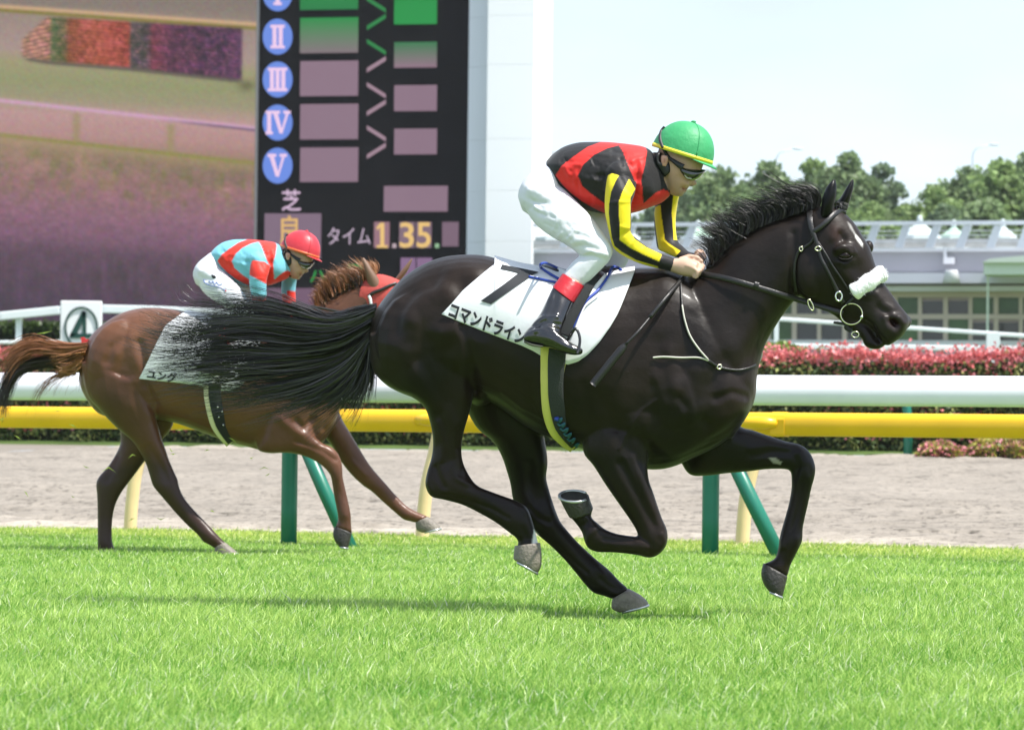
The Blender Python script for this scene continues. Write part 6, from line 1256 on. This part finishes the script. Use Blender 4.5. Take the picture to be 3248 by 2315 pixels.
# whip
wp = empty('whip', J1.P(*cC((1150, 1085))[0], -.30), 'thin black whip held down along the black horse shoulder', 'whip')
def wo(x, y, lift):
    c = cA((x, y))[0]; h_ = hit(bv1, *c); return (c[0], c[1], (h_[0][1]-J1.depth(c[0], 0) if h_ else -.15)-lift)
wl = [wo(1738, 208, .03), wo(1650, 308, .045), wo(1560, 418, .055), (*cA((1500, 490))[0], -.335), (*cA((1440, 552))[0], -.36)]
m = MB(); stube(m, J1, [(q[0], q[1], q[2]) for q in wl[:3]], [0.0095]*13, sub=6); m.build('grip', bl, wp, True)
m = MB(); stube(m, J1, [(q[0], q[1], q[2]) for q in wl[2:]], 0.0055, sub=6); m.build('shaft', bl, wp, True)
m = MB(); P = cr(np.array([wl[4], (*cA((1350, 660))[0], -.375), (*cA((1266, 764))[0], -.385)]), 6); T = (P[-1]-P[0])[:2]; T /= np.linalg.norm(T); Nn = np.array((-T[1], T[0])); V = []; F = []
for i, q in enumerate(P):
    w_ = 5+8*min(1, i/2) if i < len(P)-1 else 12
    for s_, d_ in ((-1, 0), (-.8, -.007), (.8, -.007), (1, 0), (.8, .007), (-.8, .007)): V.append(J1.P(q[0]+Nn[0]*s_*w_, q[1]+Nn[1]*s_*w_, q[2]+d_))
for i in range(len(P)-1):
    for j in range(6): F.append((i*6+j, i*6+(j+1) % 6, (i+1)*6+(j+1) % 6, (i+1)*6+j))
F += [tuple(range(6)), tuple((len(P)-1)*6+j for j in range(6))[::-1]]; m.add(V, F); m.build('flap', bl, wp, True)
# ------------------------------------------------------------------ the chestnut horse behind
H2 = Body(20.8, 650, 0.16)
m = MB()
T2 = st(cF, [(392, 610, 356, 760, .05), (428, 566, 370, 832, .145), (490, 516, 440, 930, .21), (560, 481, 545, 950, .245), (640, 464, 640, 955, .262), (720, 464, 715, 960, .27), (800, 474, 800, 978, .28), (900, 490, 900, 1014, .29), (1000, 504, 1000, 1050, .29), (1090, 510, 1090, 1075, .28), (1170, 505, 1180, 1098, .262), (1240, 500, 1268, 1106, .235), (1310, 505, 1365, 1095, .21), (1395, 560, 1440, 1065, .18), (1462, 680, 1490, 990, .13), (1515, 790, 1524, 900, .05)])
loft(m, H2, T2, 4, 34, 2.35)
loft(m, H2, st(cF, [(1160, 540, 1450, 1030, .18), (1300, 495, 1520, 860, .15), (1430, 440, 1560, 730, .12), (1530, 388, 1620, 630, .105), (1610, 345, 1660, 540, .092), (1660, 325, 1700, 480, .085)]), 4, 26, 2.15)
hd2 = [(1640, 470, 1650, 330, .085), (1690, 560, 1715, 318, .097), (1750, 620, 1800, 352, .102), (1815, 660, 1870, 420, .09), (1880, 690, 1940, 500, .07), (1945, 715, 2000, 580, .058), (2000, 735, 2045, 640, .055), (2030, 745, 2062, 690, .04)]
loft(m, H2, st(cF, hd2, tilt=(12, -8)), 4, 24, 2.3)
loft(m, H2, st(cL, [(525, 300, 960, 470, .13), (560, 500, 985, 600, .125), (650, 612, 1012, 700, .105), (745, 712, 1036, 790, .085), (850, 802, 1062, 860, .068), (905, 880, 1085, 930, .055), (945, 960, 1115, 1000, .046), (970, 1040, 1140, 1055, .045), (990, 1098, 1152, 1110, .047), (1045, 1165, 1180, 1172, .043), (1100, 1230, 1225, 1230, .036), (1160, 1298, 1290, 1300, .033), (1222, 1360, 1350, 1362, .036), (1275, 1408, 1390, 1406, .043), (1310, 1452, 1418, 1436, .042), (1345, 1470, 1438, 1456, .036), (1384, 1495, 1462, 1475, .037)], HR), 4, 20)
loft(m, H2, st(cL, [(640, 500, 1100, 600, .12), (760, 700, 1112, 700, .10), (780, 790, 1050, 790, .08), (765, 862, 985, 865, .064), (705, 965, 918, 952, .05), (640, 1040, 852, 1040, .046), (622, 1085, 812, 1092, .046), (626, 1140, 778, 1140, .042), (630, 1210, 742, 1212, .036), (632, 1300, 722, 1300, .033), (632, 1400, 717, 1400, .036), (632, 1465, 720, 1462, .042), (634, 1510, 735, 1505, .04), (640, 1550, 748, 1545, .04)], HF), 4, 20)
loft(m, H2, st(cF, [(1130, 980, 1400, 900, .10), (1150, 1085, 1400, 1020, .09), (1200, 1108, 1440, 1066, .075), (1290, 1107, 1482, 1085, .06), (1370, 1124, 1510, 1112, .052), (1430, 1155, 1527, 1150, .046), (1465, 1185, 1531, 1185, .045), (1484, 1215, 1532, 1215, .043), (1492, 1260, 1541, 1258, .035), (1500, 1310, 1552, 1305, .032), (1510, 1358, 1562, 1352, .038), (1516, 1392, 1569, 1390, .042), (1515, 1420, 1570, 1425, .037), (1503, 1440, 1574, 1468, .039)], FR), 4, 20)
loft(m, H2, st(cF, [(1400, 960, 1500, 880, .11), (1450, 1030, 1530, 960, .09), (1490, 1080, 1562, 1015, .075), (1530, 1148, 1602, 1082, .06), (1575, 1205, 1650, 1160, .05), (1625, 1252, 1694, 1214, .046), (1668, 1282, 1728, 1252, .042), (1722, 1332, 1768, 1298, .034), (1775, 1378, 1815, 1346, .034), (1808, 1405, 1850, 1368, .042), (1838, 1414, 1880, 1382, .038), (1862, 1420, 1914, 1396, .039)], FF), 4, 20)
for off in (-1, 1):
    blob(H2, cF, 520, 680, 125, 170, .09, off*.165, 20, m); blob(H2, cF, 1300, 900, 120, 150, .08, off*.15, -20, m)
me = fuse(m, 0.0095, 4, 0.5, 0.004)
sculpt(me, [(g(cL, (690, 300), (720, 210), (800, 150)), -.012, 11), (g(cL, (760, 240), (800, 160), (850, 140)), .008, 16), (g(cL, (830, 150), (850, 220), (880, 300)), .007, 14), (g(cL, (900, 180), (930, 330), (940, 450), (1000, 580)), -.020, 9), (g(cL, (850, 430), (900, 520), (960, 640)), .008, 12),
    (g(cL, (960, 850), (1030, 960), (1080, 1060)), -.007, 7), (g(cL, (760, 900), (720, 1000), (690, 1060)), -.007, 7), (g(cF, (1200, 960), (1180, 1030), (1150, 1080)), -.014, 9), (g(cF, (1400, 960), (1360, 1000), (1330, 970)), -.014, 7), (g(cF, (1260, 960), (1320, 1010), (1420, 1060)), .010, 10), (g(cF, (1480, 900), (1450, 1000)), -.012, 8), (g(cF, (1330, 1060), (1440, 1100), (1500, 1140)), -.006, 5), (g(cF, (1580, 1150), (1640, 1210)), .006, 5)])
coat2 = bpy.data.materials.new('chestnut_coat'); coat2.use_nodes = True; coat_setup(coat2, (0.085, 0.032, 0.015), (0.155, 0.062, 0.029), 0.40, 0.3)
DK = (0.026, 0.012, 0.0085)
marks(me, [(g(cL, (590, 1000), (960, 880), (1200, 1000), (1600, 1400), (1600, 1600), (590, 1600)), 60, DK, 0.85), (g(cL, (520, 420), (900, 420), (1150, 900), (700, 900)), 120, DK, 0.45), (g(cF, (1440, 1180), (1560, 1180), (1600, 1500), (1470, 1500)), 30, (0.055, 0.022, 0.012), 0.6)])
c2 = H2.P(650, 1760, 0); c2[2] = 0
h2 = empty('horse', c2, 'chestnut racehorse running behind the black tail, its head in a red hood', 'horse')
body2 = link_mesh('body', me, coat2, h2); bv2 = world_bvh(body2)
for rows, off, tl_ in (([(1785, 715, 1885, 655, .026), (1750, 610, 1850, 575, .032), (1730, 520, 1810, 510, .03), (1715, 450, 1765, 445, .02), (1708, 405, 1728, 400, .008), (1712, 394, 1718, 393, .003)], -.06, (6, 0)), ([(1975, 620, 2040, 610, .024), (2020, 560, 2090, 550, .028), (2065, 500, 2125, 495, .026), (2115, 440, 2150, 435, .016), (2145, 408, 2158, 408, .007), (2152, 402, 2156, 402, .003)], .06, (4, 0))):
    e_ = ear(H2, rows, off, tl_, cG); link_mesh('ear', e_.mesh('ear'), mat('pale_ear', (0.16, 0.085, 0.05), 0.6), h2)
hoof(H2, cL, [(1384, 1492, 1448, 1458, .042), (1382, 1520, 1490, 1492, .05), (1386, 1545, 1520, 1518, .055), (1408, 1556, 1532, 1530, .055)], HR, h2, hoofm)
hoof(H2, cL, [(640, 1545, 748, 1540, .042), (650, 1565, 790, 1562, .05), (660, 1580, 800, 1576, .05)], HF, h2, hoofd)
hoof(H2, cF, [(1500, 1438, 1576, 1468, .042), (1491, 1472, 1571, 1492, .05), (1500, 1505, 1564, 1520, .053), (1520, 1530, 1558, 1536, .05)], FR, h2, hoofd)
hoof(H2, cF, [(1862, 1420, 1916, 1394, .042), (1862, 1440, 1945, 1412, .05), (1868, 1456, 1966, 1432, .055), (1892, 1468, 1974, 1448, .055)], FF, h2, hoofm)
horse_eye(H2, bv2, cF, 1810, 480, h2)
brownm = mat('chestnut_hair', (0.22, 0.085, 0.032), 0.42, 0.5); darkbr = mat('dark_brown_hair', (0.022, 0.013, 0.010), 0.42, 0.5); blond = mat('blond_brown_hair', (0.34, 0.15, 0.06), 0.42, 0.5)  # blond: paler strands, the hair's own colour
strands('tail', H2, [g(cL, (565, 185), (440, 190), (300, 170), (200, 150), (60, 215), (-30, 280)), g(cL, (560, 205), (430, 215), (300, 200), (180, 210), (60, 300), (-20, 400)), g(cL, (550, 230), (430, 245), (320, 240), (200, 250), (80, 330), (0, 470))], 900, 0.0, 0.05, 0.0024, brownm, h2, 10, 14, 0.6, 11, 0.1, 6)
strands('tail', H2, [g(cL, (555, 210), (460, 225), (360, 235), (260, 250)), g(cL, (545, 250), (450, 275), (370, 290), (290, 310)), g(cL, (530, 300), (460, 330), (400, 350), (330, 355)), g(cL, (520, 330), (480, 370), (420, 380), (350, 375))], 650, -0.02, 0.05, 0.0024, blond, h2, 9, 12, 0.45, 12, 0.1, 7)
strands('tail', H2, [g(cL, (540, 220), (400, 270), (260, 280), (120, 320), (40, 430), (-10, 640)), g(cL, (530, 250), (400, 300), (260, 310), (110, 360), (30, 500), (0, 700)), g(cL, (520, 290), (400, 320), (280, 325), (140, 350), (60, 440), (10, 560))], 900, 0.03, 0.04, 0.0026, darkbr, h2, 9, 14, 0.35, 13, 0.12, 6)
strands('tail', H2, [g(cL, (420, 370), (310, 395), (220, 470), (160, 560), (120, 680)), g(cL, (480, 370), (380, 400), (290, 480), (240, 620)), g(cL, (515, 380), (480, 450), (430, 490)), g(cL, (540, 420), (520, 500), (490, 560))], 70, 0.0, 0.04, 0.0016, brownm, h2, 14, 12, 0.5, 14)
dk = MB(); loft(dk, H2, st(cL, [(520, 300, 575, 190, .05), (470, 290, 500, 210, .045), (400, 280, 420, 225, .035), (340, 270, 350, 240, .015)]), 3, 12); dk.build('tail_dock', brownm, h2, True)
strands('mane', H2, [g(cG, (1330, 905), (1290, 840), (1270, 760), (1210, 740)), g(cG, (1390, 800), (1330, 720), (1310, 620), (1250, 640)), g(cG, (1460, 730), (1430, 640), (1380, 550), (1310, 540)), g(cG, (1560, 680), (1540, 590), (1480, 530), (1390, 510)), g(cG, (1660, 640), (1650, 560), (1590, 510), (1500, 490)), g(cG, (1750, 600), (1740, 530), (1690, 500), (1600, 500))], 1100, 0, 0.035, 0.0018, brownm, h2, 8, 12, 0.45, 15, 0.12, 4)
strands('mane', H2, [g(cG, (1350, 900), (1330, 800), (1360, 720), (1330, 640)), g(cG, (1450, 760), (1470, 660), (1420, 620)), g(cG, (1600, 690), (1600, 610), (1540, 570)), g(cG, (1720, 640), (1720, 570), (1650, 540))], 500, -.02, 0.03, 0.0018, darkbr, h2, 8, 11, 0.4, 16, 0.12, 4)
strands('forelock', H2, [g(cG, (1740, 560), (1680, 520), (1600, 450), (1550, 395)), g(cG, (1760, 540), (1700, 480), (1640, 440), (1570, 400)), g(cG, (1800, 520), (1780, 450), (1740, 410), (1720, 400)), g(cG, (1830, 540), (1820, 480), (1790, 430), (1760, 410))], 120, 0, 0.03, 0.0020, blond, h2, 9, 10, 0.5, 17)
join_parts(h2, 'tail'); join_parts(h2, 'mane')
hood = MB(); R = st(cF, [(1612, 450, 1628, 345, .092), (1640, 490, 1655, 322, .094)]+[tuple(r_) for r_ in hd2[1:6]], tilt=(12, -8)); c_ = (R[:, 0:2]+R[:, 2:4])/2
R[:, 0:2] = c_+(R[:, 0:2]-c_)*1.05; R[:, 2:4] = c_+(R[:, 2:4]-c_)*1.05; R[2:, 4] += .007; loft(hood, H2, R, 4, 24, 2.3)
ho2 = tag(hood.build('hood', mat('red_hood', (0.42, 0.07, 0.06), 0.75, 0.2, var=0.08, vscale=12, bump=0.25, bscale=30), None, True), 'red cloth hood over the head of the chestnut horse', 'hood')
hb2 = world_bvh(ho2, body2); br2 = empty('bridle', H2.P(*cG((1850, 700))[0], -.1), 'black bridle strap over the red hood of the chestnut horse', 'bridle')
m = MB(); strap(m, hb2, g(cG, (1762, 745), (1800, 712), (1880, 680), (1960, 640), (2020, 620)), [12, 11, 10, 9, 8], 0.01, 0.004); m.build('browband', bl, br2, True)
m = MB(); strap(m, hb2, g(cG, (1765, 735), (1780, 770), (1800, 900), (1830, 1000)), 9, 0.012, 0.004); m.build('cheekpiece', sad_white, br2, True)
D2 = Drape(H2, T2)
cl2 = drape_cloth('saddle_cloth', D2, cF, [(622, 778), (650, 725), (700, 620), (740, 540), (800, 495), (838, 470)], [(622, 778), (700, 787), (800, 797), (900, 810), (980, 830), (1040, 835), (1090, 800), (1130, 730), (1170, 600), (1190, 505)], 622, 1190, 838, cloth_w)
tag(cl2, 'white saddle cloth on the chestnut horse, half hidden by the black tail', 'saddle cloth')
print_text(D2, cF, 'ユング', (655, 776), (135, 20), (6, -44), 0.0165, 'printed_character', cl2, 0.045)
cbv2 = world_bvh(cl2, body2); sd2 = empty('saddle', H2.P(*cF((1000, 500))[0], 0), 'small racing saddle with black girth and cream pad on the chestnut horse', 'saddle')
m = MB(); loft(m, H2, st(cF, [(880, 480, 885, 510, .06), (950, 488, 950, 530, .13), (1040, 495, 1040, 540, .14), (1110, 490, 1110, 520, .08), (1140, 497, 1142, 508, .03)]), 4, 18); m.build('seat', sad_black, sd2, True)
cream = mat('cream_girth_pad', (0.66, 0.60, 0.42), 0.8)
m = MB(); strap(m, cbv2, g(cF, (955, 800), (958, 870), (985, 980), (1042, 1062)), [60, 60, 58, 48], 0.004, 0.006); m.build('girth_pad', cream, sd2, True)
m = MB(); strap(m, cbv2, g(cF, (962, 800), (964, 870), (990, 980), (1040, 1060)), [40, 40, 36, 30], 0.013, 0.004); gi = m.build('girth', web, sd2, True)
m = MB(); strap(m, cbv2, g(cF, (1010, 530), (990, 640), (960, 760)), 14, 0.03, 0.004); m.build('stirrup_leather', web, sd2, True)
for k, (x, y) in enumerate(((975, 905), (995, 925), (980, 950), (1000, 985))):
    c = cF((x, y))[0]; m = MB(); m.ell(W(c[0], c[1], hit(cbv2, *c)[0][1]-0.018), (0.005, 0.004, 0.005), 8, 5); m.build('stud', steelm, gi, True)
cC2 = crop(583.35, 694.04, 3.1134); cS2 = crop(615.95, 726.64, 4.9934); cC2h = crop(582.0, 708.5, 3.1134)
J2 = Body(20.8, 650, 0.16)
AQ, RD2 = (0.17, 0.47, 0.58), (0.66, 0.035, 0.022)
blk2 = [(g(cG, (600, 380), (900, 380), (900, 600), (832, 625), (672, 540), (600, 560)), 1.0, RD2), (g(cG, (600, 735), (670, 735), (820, 755), (900, 700), (1200, 760), (1300, 950), (1000, 1000), (600, 1000)), 1.0, RD2), (g(cG, (1025, 690), (1200, 705), (1200, 800), (1030, 815)), 1.0, RD2), (g(cG, (1050, 795), (1260, 770), (1280, 900), (1090, 900)), 1.0, (0.015, 0.015, 0.016))]
p2 = rider(J2, cC2, cS2, cC2h, 'rider in light blue and red silks with red helmet, bent low over the chestnut horse', AQ, RD2, AQ, red_cap, orange_band, AQ, False, blk2, (0.02, 0.02, 0.022))
# handwriting-like print on the second rider's breeches
J2b = world_bvh(*[c_ for c_ in p2.children if c_.name.startswith('breeches')]); bq = [c_ for c_ in p2.children if c_.name.startswith('breeches')][0]
inkb = mat('blue_ink', (0.05, 0.10, 0.35), 0.6); m = MB(); stube(m, J2, g(cG, (275, 590), (285, 620), (340, 645), (400, 655), (450, 680), (470, 692)), 0.0024, bvh=J2b, lift=0.001); m.build('printed_flourish', inkb, bq, True)
m = MB(); stube(m, J2, g(cG, (320, 600), (345, 625), (355, 605), (375, 635), (390, 615), (410, 640), (440, 630)), 0.0022, bvh=J2b, lift=0.001); m.build('printed_signature', inkb, bq, True)
m = MB(); c = cG((472, 692))[0]; h_ = hit(J2b, *c); m.ell(h_[0], (0.006, 0.003, 0.006), 8, 5); m.build('red_dot', red_cap, bq, True)
m = MB(); strap(m, J2b, g(cG, (345, 545), (365, 565), (385, 570)), [3, 12, 4], 0.002, 0.002); m.build('print_mark', ink, bq, True)
rn2 = MB(); stube(rn2, H2, [(*q, -.12) for q in g(cG, (1240, 830), (1400, 860), (1600, 900), (1800, 940))], 0.008, sub=5); rn2.build('rein', bl, br2, True)
m = MB(); c = cN((1040, 690), (1075, 685), (1110, 715), (1185, 700), (1190, 735), (1120, 750), (1050, 760)); P = [H2.P(q[0], q[1], -.03) for q in c]; n = len(P)
m.add(P+[p+np.array((0, 0.02, 0)) for p in P], [tuple(range(n)), tuple(range(2*n-1, n-1, -1))]+[(i, i+n, (i+1) % n+n, (i+1) % n) for i in range(n)])
tag(m.build('tail_ribbon', mat('red_ribbon', (0.7, 0.05, 0.05), 0.6)), 'small red ribbon tied at the root of the chestnut tail', 'ribbon')
# ------------------------------------------------------------------ grass bits thrown up
r = np.random.default_rng(91); m = MB(); V = []; F = []
spots = [((205, 590), (300, 660), cN, 1), ] 
for k in range(46):
    if k < 30: px, py, Y = r.uniform(0, 900), r.uniform(1300, 1780), 20.6+r.normal(0, .3)
    else: px, py, Y = 570+r.normal(0, 40), 1880+r.normal(0, 38), 16.5+r.normal(0, .1)
    if k == 0: px, py = 140, 1055
    if k == 1: px, py = 230, 1350
    if k == 2: px, py = 345, 1490
    a = r.uniform(-.6, .9); L_ = r.uniform(.012, .035)*(1.6 if k < 3 else 1); p = W(px, py, Y); d = np.array((math.cos(a), 0, -math.sin(a)))*L_; n_ = np.array((math.sin(a), 0, math.cos(a)))*0.0035; b = len(V); c_ = np.array((0, 0, L_*0.35*r.normal()))
    V += [p-d, p+n_+c_*.5, p-n_+c_*.5, p+d+c_*-1]; F += [(b, b+2, b+1), (b+1, b+2, b+3)]
tag(link_mesh('flying_grass', mesh_py('flying_grass', V, F), mat('cut_grass', (0.38, 0.48, 0.08), 0.6, trans=0.3), smooth=False), 'cut grass blades thrown up behind the running horses', 'grass', kind='stuff')
for k, (px, py) in enumerate(((598, 1868), (572, 1918))):
    c = W(px, py, 16.5); m = MB(); m.ell(c, (0.014, 0.011, 0.017), 8, 6); V_ = [np.array(v) for v in m.v]; m.v = [tuple(c+(v-c)*(0.7+0.6*r.random())) for v in V_]
    tag(m.build('turf_clod', mat('clod_earth', (0.12, 0.08, 0.04), 0.95, 0.1, var=0.4, vscale=90)), ['upper of the two small brown clods in the air at the left', 'lower of the two small brown clods in the air at the left'][k], 'clod', 'flying clods')
# ------------------------------------------------------------------ thin summer haze over the course
hz = bpy.data.materials.new('haze_air'); hz.use_nodes = True; t_ = hz.node_tree
for n_ in list(t_.nodes):
    if n_.type == 'BSDF_PRINCIPLED': t_.nodes.remove(n_)
pv = t_.nodes.new('ShaderNodeVolumePrincipled'); pv.inputs['Color'].default_value = (0.93, 0.96, 1.0, 1); pv.inputs['Density'].default_value = 0.00016; pv.inputs['Anisotropy'].default_value = 0.2
t_.links.new(pv.outputs[0], [n_ for n_ in t_.nodes if n_.type == 'OUTPUT_MATERIAL'][0].inputs['Volume'])
m = MB(); m.box((0, 125, 14.5), (220, 270, 31)); o = m.build('haze', hz); o['kind'] = 'stuff'
